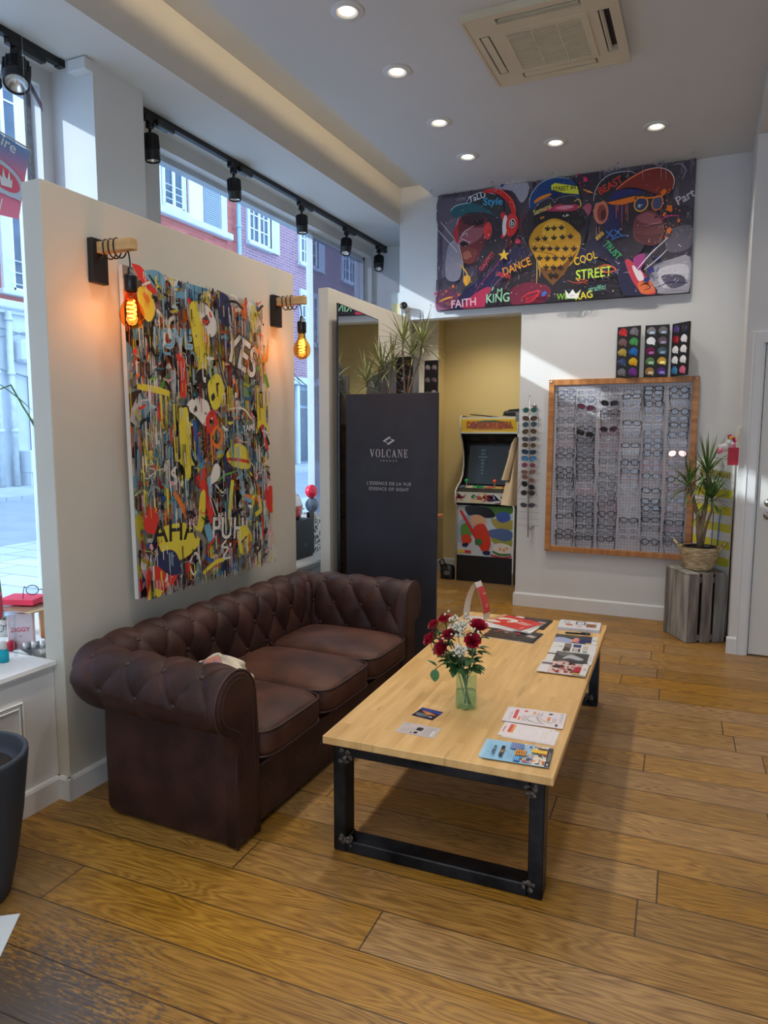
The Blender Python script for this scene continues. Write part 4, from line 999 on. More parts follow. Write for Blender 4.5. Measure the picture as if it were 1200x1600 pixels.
# ------------------------------------------------------------------ track lights
def track(y0, y1, label):
    t = thing('lighting_track', label, 'track', (-3.1, (y0+y1)/2, ZB)); b = MB(); b.box(-3.118, -3.082, y0, y1, ZB-.032, ZB)
    b.build('rail', BLACK, t); b = MB(); b.box(-3.122, -3.078, y0, y0+.03, ZB-.036, ZB); b.box(-3.122, -3.078, y1-.03, y1, ZB-.036, ZB); b.build('end_cap', BLACKP, t)
track(1.2, 2.815, 'short black ceiling track at the far left, nearest the camera'); track(3.28, 6.80, 'long black ceiling track running beside the window beyond the pier')
REFL = mat('lamp_reflector', (214,214,210), .25, .8)
def spotlight(y, label, aim, r=.047, L=.125, style=0, zt=None, x=-3.1, doors=False):
    t = thing('track_spotlight', label, 'spotlight', (x, y, ZB-.03), 0, 'black track spotlights')
    b = MB(); b.bbox(x-.019, x+.019, y-.05, y+.16, ZB-.062, ZB-.030, .004)
    if style: b.bbox(x+.018, x+.05, y+.02, y+.17, ZB-.075, ZB-.035, .008)
    b.build('adapter', BLACKP, t)
    b = MB(); b.bbox(x-.02, x+.02, y-.02, y+.02, ZB-.095, ZB-.06, .006); b.cyl((x, y, ZB-.09), (x, y, ZB-.14), .009, n=10); b.build('stem', BLACKP, t)
    d = Vector(aim).normalized(); top = Vector((x, y, ZB-.13)); q = d.to_track_quat('Z', 'Y').to_matrix().to_4x4(); M = Matrix.Translation(top) @ q
    b = MB(); b.lathe([(.0,-.005), (r*.8,-.002), (r*.93,.004), (r*.93,L*.6), (r,L*.62), (r,L*.66), (r*.93,L*.68), (r*.95,L*.98), (r*.90,L), (r*.84,L*.99), (r*.80,L*.93)], (0,0,0), 28, M)
    for k in range(14):
        a = 2*PI*k/14; Mk = M @ Matrix.Rotation(a, 4, 'Z'); b.box(r*.88, r*1.02, -.0016, .0016, L*.02, L*.55, Mk)
    hd = b.build('head', BLACK, t)
    b = MB(); b.lathe([(r*.80,L*.93), (r*.45,L*.75), (0,L*.70)], (0,0,0), 24, M); b.build('reflector', REFL, hd)
    if doors:
        for a in (0, PI):
            b = MB(); Mk = M @ Matrix.Rotation(a, 4, 'Z') @ Matrix.Translation((r, 0, L)) @ Matrix.Rotation(.35, 4, 'Y'); b.box(-.001, .001, -.022, .022, 0, .13, Mk); b.build('barn_door', BLACK, t)
    e = M @ Vector((0, 0, L*.80)); 
    return t
spotlight(2.545, 'black track spotlight with barn door flaps at the far left of the photo', (.32, -.30, -.8), .062, .14, 0, doors=True)
spotlight(3.44, 'black spotlight on the long track, nearest to the window pier', (.05, .06, -1), .047, .15, 1)
spotlight(4.255, 'second black spotlight from the pier on the long track', (.03, .04, -1), .047, .14, 1)
spotlight(5.165, 'third black spotlight from the pier on the long track', (.03, .0, -1), .047, .14)
spotlight(5.955, 'fourth black spotlight from the pier, aimed slightly towards the camera', (.05, -.28, -1), .050, .14)
spotlight(6.655, 'last black spotlight at the far end of the long track', (.12, -.30, -1), .050, .14)

# ------------------------------------------------------------------ graffiti canvas on the near partition
def paint_canvas():
    tl, tr, br, bl = Vector((-2.335, 2.447, 2.265)), Vector((-2.335, 3.441, 2.267)), Vector((-2.300, 3.422, .795)), Vector((-2.300, 2.348, .790))
    W, H = 1.03, 1.475; o = (tl+bl)/2; o = Vector((-2.312, 2.393, .792))
    xa = Vector((0,1,0)); ya = Vector((-.035, .012, 1.473)).normalized(); n = xa.cross(ya)
    cv = thing('graffiti_canvas', 'tall canvas of dense colourful graffiti with dripping paint on the near partition', 'painting', o)
    b = MB(); P = [o, o+xa*W, o+xa*W+ya*H, o+ya*H]; b.prism([p - n*.023 for p in P], n*.0225); b.build('stretched_canvas', mat('canvas_edge', (214,210,200), .8), cv)
    A = Art(o, xa, ya, W, H, .000012); rg = random.Random(17)
    C = dict(w=(222,216,206), k=(26,25,28), y=(216,198,62), b=(108,160,186), n=(34,42,84), r=(206,52,40), o=(220,116,48), g=(126,120,112), p=(216,160,166), gr=(98,156,52), lb=(160,190,200), br=(92,66,58), tl=(62,140,150), db=(44,86,150))
    A.rect(0, 0, W, H, (172,164,154))
    names = list(C)
    wts = [17, 16, 10, 9, 6, 7, 7, 10, 3, 2, 5, 4, 2, 3]
    # washes
    for i in range(150):
        c = rg.choice(['w','w','g','g','lb','b','y','k','o','br','p']); x, y = rg.uniform(0, W), rg.uniform(0, H); r_ = rg.uniform(.03,.10); nn = 9
        A.poly([(x+math.cos(2*PI*i_/nn)*r_*rg.uniform(.5,1.3), y+math.sin(2*PI*i_/nn)*r_*rg.uniform(.5,1.5)) for i_ in range(nn)], C[c])
    def drips(x, y, w, c, n_=4, L=.12):
        for i in range(n_):
            xx = x+rg.uniform(-w, w); l = rg.uniform(.3, 1)*L; ww = rg.uniform(.0012,.003); A.poly([(xx-ww,y),(xx+ww,y),(xx+ww*.8,y-l),(xx-ww*.8,y-l)], c)
    def brush(x, y, L, w, a, c, bend=.3, dr=True):
        p = []
        for i in range(4): t = i/3; p.append((x+math.cos(a+bend*t)*L*t, y+math.sin(a+bend*t)*L*t))
        A.stroke(p, w, c, .25, 4)
        if dr and rg.random() < .55: drips((p[1][0]+p[2][0])/2, (p[1][1]+p[2][1])/2, L*.3, c, 3, .10)
    def scribbles(N, f):
     for k in range(N):
        c = C[rg.choices(names, wts)[0]]; x, y = rg.uniform(-.02, W), rg.uniform(0, H)
        if rg.random() < .32: drips(x, y, .03*f, c, 5, .16)
        elif rg.random() < .45: brush(x, y, rg.uniform(.04,.14)*f, rg.uniform(.010,.036)*f, rg.uniform(-PI, PI), c, rg.uniform(-1,1))
        elif rg.random() < .6:
            a = rg.uniform(0, 6); p = [(x, y)]
            for i in range(5): a += rg.uniform(-1.6,1.6); l = rg.uniform(.02,.05)*f; x += math.cos(a)*l; y += math.sin(a)*l; p.append((x, y))
            A.stroke(p, rg.uniform(.003,.010)*f, c, .1, 4)
        else: A.splat(x, y, rg.uniform(.005,.02)*f, c, rg, 9)
    scribbles(800, 1.0); scribbles(650, .6)
    # bigger motifs: u to the right, v down from the top, in fractions
    U = lambda u, v: (u*W, (1-v)*H)
    def st(c, w, *pts): A.stroke([U(*p) for p in pts], w, C[c], .2)
    def letters(t, u, v, size, c, rot=0, sx=1, edge=None, bold=.03):
        x, y = U(u, v)
        if edge: A.text(t, x, y, size, C[edge], rot, sx, bold=bold+.03)
        A.text(t, x, y, size, C[c], rot, sx, bold=bold*.6)
    A.blob([U(.36,.08), U(.46,.07), U(.50,.18), U(.47,.27), U(.42,.28), U(.38,.2)], C['y'])
    A.blob([U(.42,.06), U(.52,.08), U(.56,.14), U(.5,.17), U(.44,.12)], C['w']); A.splat(U(.47,.12)[0], U(.47,.12)[1], .035, C['br'], rg)
    st('b', .014, (.16,.17), (.17,.24), (.22,.245)); letters('LOVE', .24, .20, .12, 'b', .1, .9, 'lb')
    letters('YES', .76, .215, .24, 'w', -.35, .75, 'k', .03)
    st('k', .03, (.56,.22), (.60,.30), (.66,.38)); st('g', .012, (.56,.22), (.60,.30), (.66,.38)); st('y', .035, (.42,.17), (.43,.25), (.41,.30))
    st('r', .05, (.27,.24), (.30,.30), (.29,.38)); st('o', .03, (.68,.30), (.70,.36), (.66,.42)); st('y', .03, (.0,.355), (.10,.36), (.20,.37)); drips(.18, .92, .04, C['y'], 6, .15)
    # crouching black and white splash in the middle
    A.blob([U(.40,.29), U(.46,.28), U(.50,.33), U(.48,.38), U(.42,.38), U(.38,.33)], C['k']); A.blob([U(.36,.38), U(.46,.385), U(.48,.43), U(.44,.47), U(.38,.44), U(.31,.41)], C['w'])
    for i in range(26): A.splat(rg.uniform(.33,.50)*W, (1-rg.uniform(.28,.47))*H, rg.uniform(.004,.014), rg.choice([C['k'], C['w'], C['g']]), rg, 7)
    A.blob([U(.47,.33), U(.55,.29), U(.60,.34), U(.56,.40), U(.50,.41)], C['y']); A.splat(U(.51,.37)[0], U(.51,.37)[1], .02, C['k'], rg); st('r', .035, (.50,.42), (.52,.46), (.48,.49), (.46,.45), (.50,.42)); st('o', .02, (.53,.47), (.57,.50), (.53,.54), (.48,.51), (.53,.47))
    A.blob([U(.24,.42), U(.29,.405), U(.33,.42), U(.335,.55), U(.37,.60), U(.335,.61), U(.33,.65), U(.28,.655), U(.27,.61), U(.20,.57), U(.26,.57)], C['k']); A.blob([U(.25,.43), U(.29,.412), U(.32,.425), U(.325,.56), U(.35,.60), U(.325,.60), U(.32,.64), U(.285,.645), U(.275,.605), U(.22,.575), U(.255,.57)], C['y'])
    A.ell(*U(.385,.615), .016, .018, C['y']); st('db', .018, (.60,.47), (.66,.53)); st('db', .018, (.67,.47), (.61,.53)); st('db', .03, (.36,.45), (.38,.55), (.42,.60)); st('k', .03, (.88,.40), (.92,.46), (.98,.54)); st('r', .024, (.87,.385), (.91,.46), (.97,.56))
    A.blob([U(.86,.38), U(.93,.40), U(.99,.35), U(.95,.43), U(.99,.49), U(.92,.46), U(.86,.50), U(.88,.44)], C['y']); st('w', .010, (.62,.41), (.75,.405), (.82,.44)); letters('YAME', .80, .475, .05, 'w', .1, .9, 'n')
    A.blob([U(.60,.56), U(.70,.53), U(.78,.56), U(.80,.62), U(.70,.62), U(.62,.60)], C['y']); st('r', .018, (.60,.585), (.70,.59), (.79,.60)); A.ell(*U(.635,.555), .018, .020, C['w']); st('k', .003, (.615,.55), (.63,.57), (.65,.55), (.64,.535))
    st('n', .03, (.58,.57), (.60,.64), (.62,.70)); st('w', .014, (.22,.60), (.19,.62), (.23,.64), (.20,.655)); st('tl', .012, (.12,.65), (.20,.68), (.16,.72)); st('r', .055, (.38,.63), (.43,.70), (.47,.80)); A.blob([U(.38,.62), U(.42,.61), U(.43,.64), U(.39,.66)], C['r'])
    A.blob([U(.50,.60), U(.54,.61), U(.53,.65), U(.47,.67), U(.45,.70), U(.46,.65)], C['w']); st('gr', .010, (.52,.66), (.58,.64), (.68,.63)); st('o', .026, (.20,.68), (.25,.73), (.28,.77)); st('w', .010, (.50,.67), (.55,.70), (.58,.69)); st('y', .03, (.64,.66), (.62,.72), (.60,.80))
    st('w', .03, (.47,.72), (.50,.77), (.54,.82)); st('k', .02, (.47,.72), (.50,.77), (.54,.82)); st('b', .03, (.70,.70), (.78,.74), (.84,.73)); st('o', .02, (.74,.72), (.84,.74), (.90,.75)); A.blob([U(.92,.72), U(1,.70), U(1,.80), U(.94,.78)], C['r']); st('y', .03, (.86,.73), (.88,.78), (.83,.80))
    A.blob([U(.0,.74), U(.07,.72), U(.10,.76), U(.08,.80), U(.01,.79)], C['r']); A.blob([U(.08,.80), U(.20,.78), U(.34,.80), U(.36,.86), U(.24,.90), U(.12,.88)], C['y']); letters('AHA', .20, .805, .15, 'k', -.05, 1.0, None, .02); letters('HUSE', .33, .785, .055, 'p', .15, .9, 'k')
    A.blob([U(.38,.70), U(.42,.69), U(.40,.80), U(.34,.84), U(.36,.78)], C['y']); letters('PUH!', .61, .835, .16, 'w', -.12, .9, 'k', .02); st('g', .03, (.34,.82), (.40,.86), (.38,.92)); st('b', .05, (.42,.80), (.45,.86)); st('r', .012, (.40,.90), (.50,.84))
    A.blob([U(.06,.88), U(.14,.86), U(.2,.88), U(.22,.95), U(.1,.97)], C['n']); A.blob([U(0,.92), U(.06,.90), U(.14,.94), U(.20,.95), U(.12,.99), U(0,1)], C['r']); A.poly([U(0,1), U(.035,.93), U(.05,.97), U(.10,.985), U(.08,1)], C['y']); st('y', .022, (.38,.965), (.47,.94), (.55,.935)); A.blob([U(.66,.86), U(.74,.83), U(.80,.90), U(.70,.94)], C['y']); st('w', .012, (.57,.87), (.53,.89), (.58,.90), (.54,.93), (.60,.935))
    st('w', .012, (.28,.92), (.33,.89), (.36,.93), (.31,.96), (.28,.92)); A.ell(*U(.27,.93), .022, .028, C['r']); A.ell(*U(.95,.88), .018, .022, C['p']); st('p', .010, (.90,.95), (.97,.93), (.98,.86), (.93,.85)); letters('XX', .12, .09, .045, 'k'); A.blob([U(.03,.07), U(.10,.06), U(.13,.12), U(.09,.16), U(.04,.13)], C['y']); letters('*', .12, .09, .05, 'k')
    A.blob([U(0,.0), U(.05,.0), U(.12,.04), U(.14,.07), U(.08,.06)], C['r']); A.blob([U(.07,.02), U(.15,0), U(.20,.02), U(.18,.07)], C['b']); st('k', .012, (.10,.02), (.17,.06), (.22,.07)); st('k', .022, (.06,.18), (.11,.25), (.15,.25)); st('k', .02, (.11,.17), (.08,.25)); st('w', .02, (.14,.12), (.20,.15), (.22,.20)); st('gr', .03, (.96,.27), (.99,.32)); st('o', .03, (.90,.18), (.97,.22), (1,.16)); A.blob([U(.56,.02), U(.66,.02), U(.68,.10), U(.6,.12)], C['n']); st('k', .014, (.62,.04), (.72,.03), (.78,.05))
    scribbles(190, .5)
    for k in range(420):
        c = rg.choice([C['w'], C['k'], C['y'], C['lb'], C['k'], C['w']]); x, y = rg.uniform(0, W), rg.uniform(0, H)
        if rg.random() < .5: drips(x, y, .02, c, 2, .10)
        else: A.ell(x, y, rg.uniform(.001,.004), rg.uniform(.001,.004), c, n=6)
    A.mb.build('paint', PRINT, cv)
paint_canvas()

# ------------------------------------------------------------------ wall lamps
AMBER = glassy('amber_glass', (255,196,110)); FIL = emis('filament', (255,176,70), 30)
def wall_lamp(y, label):
    t = thing('wall_lamp', label, 'wall lamp', (XP, y, 2.26), 0, 'wood and black wall lamps'); x = XP
    b = MB(); b.bbox(x, x+.03, y-.042, y+.042, 2.165, 2.345, .002); b.build('wall_plate', BLACK, t)
    b = MB(); b.bbox(x+.03, x+.215, y-.021, y+.021, 2.285, 2.33, .002); b.build('wooden_arm', PINE, t)
    b = MB(); pts = []
    for i in range(61):
        a = 2*PI*3*i/60; xx = x+.06+.085*i/60; pts.append((xx, y+.029*math.cos(a), 2.305+.034*math.sin(a)+(-.012 if math.sin(a) < 0 else 0)))
    pts = [(x+.02, y-.02, 2.25)] + pts + [(x+.185, y, 2.275), (x+.19, y, 2.24), (x+.19, y, 2.20)]
    b.tube(pts, .0032, 6); b.build('cord', BLACKP, t)
    cx = x+.19
    b = MB(); b.lathe([(.004,.03),(.010,.022),(.012,0),(.024,-.004),(.026,-.012),(.026,-.066),(.022,-.070)], (cx, y, 2.19), 24); sk = b.build('socket', BLACKP, t)
    b = MB(); b.lathe([(.020,0),(.021,-.02),(.028,-.04),(.043,-.065),(.050,-.09),(.050,-.105),(.044,-.128),(.028,-.145),(.012,-.152),(0,-.153)], (cx, y, 2.122), 32); bl = b.build('bulb', AMBER, t)
    b = MB(); pts = []
    for i in range(73):
        a = 2*PI*4.5*i/72; r_ = .012+.006*math.sin(PI*i/72); pts.append((cx+r_*math.cos(a), y+r_*math.sin(a), 2.085-.078*i/72))
    b.tube(pts, .0022, 5); b.build('filament', FIL, bl)
    b = MB(); b.cyl((cx, y, 2.12), (cx, y, 2.09), .006, n=8); b.build('filament_stem', CLEAR, bl)
    point_lamp('bulb_lamp', (cx, y, 2.045), 1.6, (1, .62, .30), .03, t)
wall_lamp(2.29, 'wooden-armed wall lamp with glowing amber bulb left of the graffiti canvas'); wall_lamp(3.64, 'wooden-armed wall lamp with glowing amber bulb right of the graffiti canvas')

# ------------------------------------------------------------------ mirror on the far partition
mi = thing('wall_mirror', 'tall frameless wall mirror with a thin dark edge on the far partition', 'mirror', (XP, 5.0, 1.4))
MM = Matrix.Translation((XP, 5.085, 0)) @ Matrix.Rotation(R(4.0), 4, 'Z')
b = MB(); b.box(.001, .010, -.765, 0, .35, 2.412, MM); b.build('backing', BLACKP, mi)
b = MB(); b.box(.0102, .0112, -.759, -.005, .355, 2.406, MM); b.build('glass', mat('mirror_silver', (236,238,236), .0, 1.0), mi)

# ------------------------------------------------------------------ dark brand display with shelf unit behind
SLATE = mat('dark_slate_board', (46,48,58), .55, var=.28, vscale=3.2, bump=.35, bscale=9, rgb2=(36,37,46)); FOIL = mat('silver_foil_print', (196,196,196), .4, .3)
dp = thing('brand_display_panel', 'tall dark slate-textured display panel with silver lettering standing behind the sofa', 'display panel', (-1.96, 4.4, 0))
b = MB(); b.bbox(-2.300, -1.622, 4.398, 4.424, 0, 1.806, .002); b.build('board', SLATE, dp)
b = MB(); yy = 4.3965; cx = -1.972
def wt(t, z, size, **k): write(b, t, (cx, yy, z), (1,0,0), (0,0,1), size, **k)

def serif(word, x0, x1, z0, h):
    G = {'V': [[(0,1),(.2,1),(.52,.25),(.47,0),(.42,0)],[(.80,1),(.88,1),(.50,0),(.45,.1)],[(-.06,.96),(.28,.96),(.28,1),(-.06,1)],[(.70,.96),(.96,.96),(.96,1),(.70,1)]],
         'L': [[(.12,0),(.30,0),(.30,1),(.12,1)],[(0,0),(.72,0),(.78,.26),(.72,.26),(.62,.06),(0,.05)],[(0,.95),(.44,.95),(.44,1),(0,1)]],
         'A': [[(.06,0),(.14,0),(.48,.86),(.44,1)],[(.44,1),(.50,1),(.92,0),(.72,0),(.40,.80)],[(.24,.30),(.66,.30),(.64,.36),(.26,.36)],[(-.04,0),(.26,0),(.26,.04),(-.04,.04)],[(.62,0),(1,0),(1,.04),(.62,.04)]],
         'N': [[(.10,0),(.17,0),(.17,.96),(.10,1)],[(.10,1),(.28,1),(.86,.06),(.86,0),(.80,0),(.10,.94)],[(.80,0),(.87,0),(.87,1),(.80,1)],[(-.04,.95),(.22,.95),(.22,1),(-.04,1)],[(-.02,0),(.30,0),(.30,.04),(-.02,.04)],[(.68,.96),(1,.96),(1,1),(.68,1)]],
         'E': [[(.12,0),(.30,0),(.30,1),(.12,1)],[(0,0),(.72,0),(.78,.26),(.72,.26),(.62,.05),(0,.05)],[(0,.95),(.62,.95),(.68,.76),(.74,.76),(.72,1),(0,1)],[(.30,.48),(.50,.48),(.56,.38),(.60,.38),(.60,.65),(.56,.65),(.50,.54),(.30,.54)]]}
    def ringq(a0, a1, n=22):
        o = []; i_ = []
        for k in range(n+1):
            a = R(a0+(a1-a0)*k/n); o.append((.5+.5*math.cos(a), .5+.53*math.sin(a))); i_.append((.5+.31*math.cos(a), .5+.49*math.sin(a)))
        return [[o[k], o[k+1], i_[k+1], i_[k]] for k in range(n)]
    G['O'] = ringq(0, 360); G['C'] = ringq(48, 312) + [[(.80,.66),(.86,.66),(.88,1),(.83,1),(.80,.88)], [(.80,.12),(.84,.10),(.86,.3),(.82,.3)]]
    W_ = {'V':.95,'O':1.0,'L':.80,'C':.92,'A':1.0,'N':1.0,'E':.80}; tot = sum(W_[c]+.22 for c in word)-.22; k = (x1-x0)/(tot*h); x = x0
    for c in word:
        for P_ in G[c]: b.add([(x+p[0]*h*k*.95, yy, z0+p[1]*h) for p in P_], [tuple(range(len(P_)))])
        x += (W_[c]+.22)*h*k
serif('VOLCANE', -2.112, -1.832, 1.376, .054); b.build('brand_name', FOIL, dp); b = MB(); wt('FRANCE', 1.352, .018, spacing=2.2); b.build('country_name', FOIL, dp)
b = MB(); wt("L'ESSENCE DE LA VUE", 1.196, .031, spacing=1.12); wt('ESSENCE OF SIGHT', 1.158, .031, spacing=1.15); b.build('tagline', FOIL, dp); b = MB()
for (a, c) in (((-.045,.005),(-.012,.030)), ((.045,-.005),(.012,-.030))):
    s_ = 1 if a[0] < 0 else -1
    q = [(-.046*s_, .004*s_), (-.034*s_, .004*s_+.000), (.012*s_, .030*s_-.002), (.001*s_, .034*s_)]
z_ = 1.488
for P4 in ([(-.046,-.002),(.002,.028),(.016,.024),(-.028,-.004)], [(.046,.004),(-.002,-.028),(-.016,-.022),(.028,.006)], [(-.046,-.002),(-.028,-.004),(-.004,-.011),(-.016,-.013)], [(.046,.004),(.028,.006),(.004,.012),(.016,.014)]):
    b.add([(cx+p[0], yy, z_+p[1]) for p in P4], [(0,1,2,3)])
b.build('emblem', FOIL, dp)
su = thing('shelf_unit', 'wooden shelf unit standing behind the dark display panel, its plank ends just showing', 'shelf unit', (-1.98, 4.66, 0))
b = MB()
for x in (-2.28, -1.835): b.bbox(x, x+.025, 4.45, 4.86, 0, 1.60, .002)
b.build('side_board', OAK, su)
for z in (.30, .93, 1.58):
    b = MB(); b.bbox(-2.30 if z < 1.5 else -2.30, -1.735 if z == .93 else -1.815, 4.45, 4.86, z, z+.022, .002)
    b.build('shelf', OAKH, su)
# lens sample trays and grey card stands on the shelf unit top, plants among them
def lens_tray(name, label, cx, cy, z0, ang, w, h, cols, tilt=0.0, group='lens sample trays', rows=5, back=(176,172,162)):
    t = thing(name, label, 'lens tray', (cx, cy, z0), ang, group); Mt = Matrix.Rotation(tilt, 4, 'X')
    b = MB(); b.bbox(-w/2, w/2, -.009, .009, 0, h, .002, Mt); b.build('tray', mat('black_card', (18,18,20), .6), t, world=False)
    b = MB(); b.bbox(-w/2-.002, w/2+.002, .0095, .013, 0, h, .001, Mt); b.build('backing', mat('tray_backing_%d' % back[0], back, .7), t, world=False)
    k = 0
    for r in range(rows):
        for c in range(2):
            x = (-.25+.5*c)*w*.98; z = h*(1-(r+.55)/(rows+.1)); rr_ = w*.172
            b = MB(); pts = []
            for i in range(22):
                a = 2*PI*i/22; q = 1+.06*math.cos(2*a)-.05*math.sin(3*a); pts.append(Mt @ Vector((x+rr_*q*1.05*math.cos(a), -.010, z+rr_*q*math.sin(a))))
            ce = Mt @ Vector((x, -.016, z)); b.smooth = True; b.add(pts+[ce], [(i, (i+1) % 22, 22) for i in range(22)]); b.smooth = False
            b.disc(Mt @ Vector((x+rr_*.75, -.0105, z-rr_*.85)), rr_*.28, Mt @ Vector((0,-1,0)), 10)
            col = cols[k % len(cols)]; k += 1
            b.build('lens', mat('lens_%d_%d_%d' % col, col, .12, .35 if col != (236,236,236) else 0, spec=.8), t, world=False)
    return t
dull = [(70,62,60),(84,60,66),(60,58,62),(96,80,80),(58,50,52),(110,60,50),(70,66,70),(90,84,84),(140,80,60),(60,56,60)]
pale = [(186,180,176),(170,150,156),(150,136,140),(120,100,110),(80,70,76),(176,170,168),(140,120,130),(110,90,100),(90,80,86),(60,50,54)]
SZ = 1.602
lens_tray('lens_sample_tray', 'black lens sample tray with dark lenses among the plants above the dark panel', -1.985, 4.70, SZ, .12, .155, .475, dull)
lens_tray('lens_sample_tray', 'black lens sample tray with pale lenses, rightmost above the dark panel', -1.795, 4.72, SZ, -.05, .10, .445, pale, -.02)
def card(label, cx, cy, ang, w, h, col):
    t = thing('grey_card_stand', label, 'card stand', (cx, cy, SZ), ang, 'grey backs of the lens displays'); m = mat('grey_card_%d' % col, (col, col-2, col-6), .8)
    b = MB(); b.bbox(-w/2, w/2, -.004, .004, 0, h, .001); b.build('panel', m, t, world=False)
    b = MB(); b.prism([(-w*.2, .004, h*.8), (-w*.2, .10, 0), (-w*.2, .004, 0)], (.004, 0, 0)); b.build('strut', m, t, world=False)
card('pale grey card stand behind the plants, leftmost above the dark panel', -2.235, 4.70, .7, .10, .36, 150); card('wide grey card stand in the middle of the plants above the dark panel', -2.135, 4.71, -.15, .13, .45, 158); card('narrow light grey card beside the tray with dark lenses', -2.062, 4.655, .75, .06, .435, 170); card('narrow light grey card between the two lens trays above the dark panel', -1.882, 4.655, 1.1, .05, .46, 168)
LEAFV = mat('variegated_leaf', (166,170,112), .5, var=.35, vscale=30, rgb2=(112,120,72)); LEAFG = mat('dark_green_leaf', (58,92,40), .45, var=.4, vscale=20, rgb2=(92,122,60)); STEM = mat('plant_stem', (146,126,100), .8, var=.3, vscale=30); POT = mat('white_pot', (206,204,198), .5)
def dracaena(t, stems, seed, leafmat, nleaf=30, L=.17, w=.010, droop=.9, xmax=None, xmin=None):
    rg = random.Random(seed)
    for path, rad, sc in stems:
        b = MB(); pts = [Vector(p) for p in path]; b.tube(pts, [rad*(1-.35*i/(len(pts)-1)) for i in range(len(pts))], 8); b.build('stem', STEM, t)
        b = MB(); top = pts[-1]
        for i in range(int(nleaf*sc)):
            LL = L*rg.uniform(.75,1.15)*(.8+.3*sc)
            a = i*2.399+rg.uniform(-.2,.2); q = i/(nleaf*sc); el = 1.35-1.75*q+rg.uniform(-.15,.15)
            d = (math.cos(a)*math.cos(el), math.sin(a)*math.cos(el), math.sin(el)); 
            if xmax is not None and d[0] > 0 and top.y + d[1]*LL > 5.40 and top.x + d[0]*LL > xmax: LL = (xmax-top.x)/d[0]
            if xmin is not None and d[0] < 0 and top.x + d[0]*LL < xmin: LL = (xmin-top.x)/d[0]
            if LL < .05: continue
            b.leaf(top-Vector((0,0,.05*q)), d, LL, w*rg.uniform(.8,1.2), droop*rg.uniform(.5,1.3)*(.35+q), 7)
        b.build('leaf_rosette', leafmat, t)
def pot(t, c, r, h, m):
    b = MB(); b.lathe([(0,0),(r*.75,0),(r,h),(r*.93,h),(r*.9,h*.9)], c, 28); b.build('pot', m, t)
    b = MB(); b.disc((c[0], c[1], c[2]+h*.9), r*.91); b.build('soil', mat('soil', (40,30,24), .95, var=.5, vscale=60), t)
pl1 = thing('potted_dracaena', 'thin-leaved potted dracaena with tall bare stems, right one above the dark panel', 'plant', (-1.93, 4.56, SZ)); pot(pl1, (-1.93, 4.56, SZ), .05, .09, POT)
dracaena(pl1, [([(-1.94,4.56,SZ+.08),(-1.93,4.57,1.80),(-1.955,4.59,2.12),(-1.955,4.6,2.19)], .008, 1.3), ([(-1.92,4.55,SZ+.08),(-1.89,4.57,1.85),(-1.83,4.6,2.05),(-1.815,4.6,2.165)], .008, 1.25), ([(-1.93,4.57,SZ+.08),(-1.90,4.57,1.9),(-1.885,4.6,2.09)], .006, .7)], 3, LEAFV, 42, .19, xmin=-2.325)
pl2 = thing('potted_dracaena', 'thin-leaved potted dracaena with low arching rosettes, left one above the dark panel', 'plant', (-2.13, 4.53, SZ)); pot(pl2, (-2.13, 4.53, SZ), .05, .09, POT)
dracaena(pl2, [([(-2.12,4.53,SZ+.08),(-2.09,4.55,1.80),(-2.115,4.6,2.0)], .007, 1.3), ([(-2.14,4.53,SZ+.08),(-2.17,4.52,1.78),(-2.20,4.52,1.91)], .007, 1.1), ([(-2.13,4.54,SZ+.08),(-2.04,4.56,1.85),(-2.03,4.58,2.03)], .006, .9)], 7, LEAFV, 44, .19, xmin=-2.325)
# camera on the pier
sc_ = thing('security_camera', 'small white and black security camera on the wall left of the mural', 'camera', (-2.60, 6.15, 2.60))
b = MB(); b.bbox(-2.630, -2.575, 6.135, 6.166, 2.55, 2.66, .006); b.build('bracket', WALL, sc_); b = MB(); b.cyl((-2.595, 6.15, 2.66), (-2.575, 6.06, 2.685), .036, .036, 24); b.build('housing', POT, sc_); b = MB(); b.cyl((-2.5749, 6.0595, 2.685), (-2.572, 6.052, 2.687), .035, .031, 24); b.build('lens', BLACKP, sc_)
# ------------------------------------------------------------------ eyewear board on the back wall
bd = thing('eyewear_board', 'large square oak-framed wire grid board hung with eyeglasses on the white wall', 'display board', (-.671, 6.15, 1.255))
bx0, bx1, bz0, bz1 = -1.257, -.086, .522, 1.990; fwid = .046
for (a, c, d, e, m) in ((bx0, bx0+fwid, bz0, bz1, OAK), (bx1-fwid, bx1, bz0, bz1, OAK), (bx0+fwid, bx1-fwid, bz0, bz0+fwid, OAKH), (bx0+fwid, bx1-fwid, bz1-fwid, bz1, OAKH)):
    b = MB(); b.bbox(a, c, 6.128, 6.167, d, e, .002); b.build('frame_rail', m, bd)
b = MB(); b.box(bx0+.04, bx1-.04, 6.158, 6.165, bz0+.04, bz1-.04); b.build('backing', mat('board_backing', (214,210,216), .6, var=.03), bd)
b = MB(); n = 44
for i in range(n+1):
    x = bx0+fwid+(bx1-bx0-2*fwid)*i/n; b.box(x-.0009, x+.0009, 6.148, 6.150, bz0+fwid, bz1-fwid)
n = 56
for i in range(n+1):
    z = bz0+fwid+(bz1-bz0-2*fwid)*i/n; b.box(bx0+fwid, bx1-fwid, 6.1502, 6.152, z-.0009, z+.0009)
b.build('wire_grid', mat('dark_wire', (128,128,134), .4, .3), bd)
for x, z in ((bx0+.02, bz1-.02), (bx1-.02, bz1-.02), (bx0+.02, bz0+.02), (bx1-.02, bz0+.02)):
    b = MB(); b.ball((x, 6.127, z), .010, .005, .010); b.build('screw', CHROME, bd)

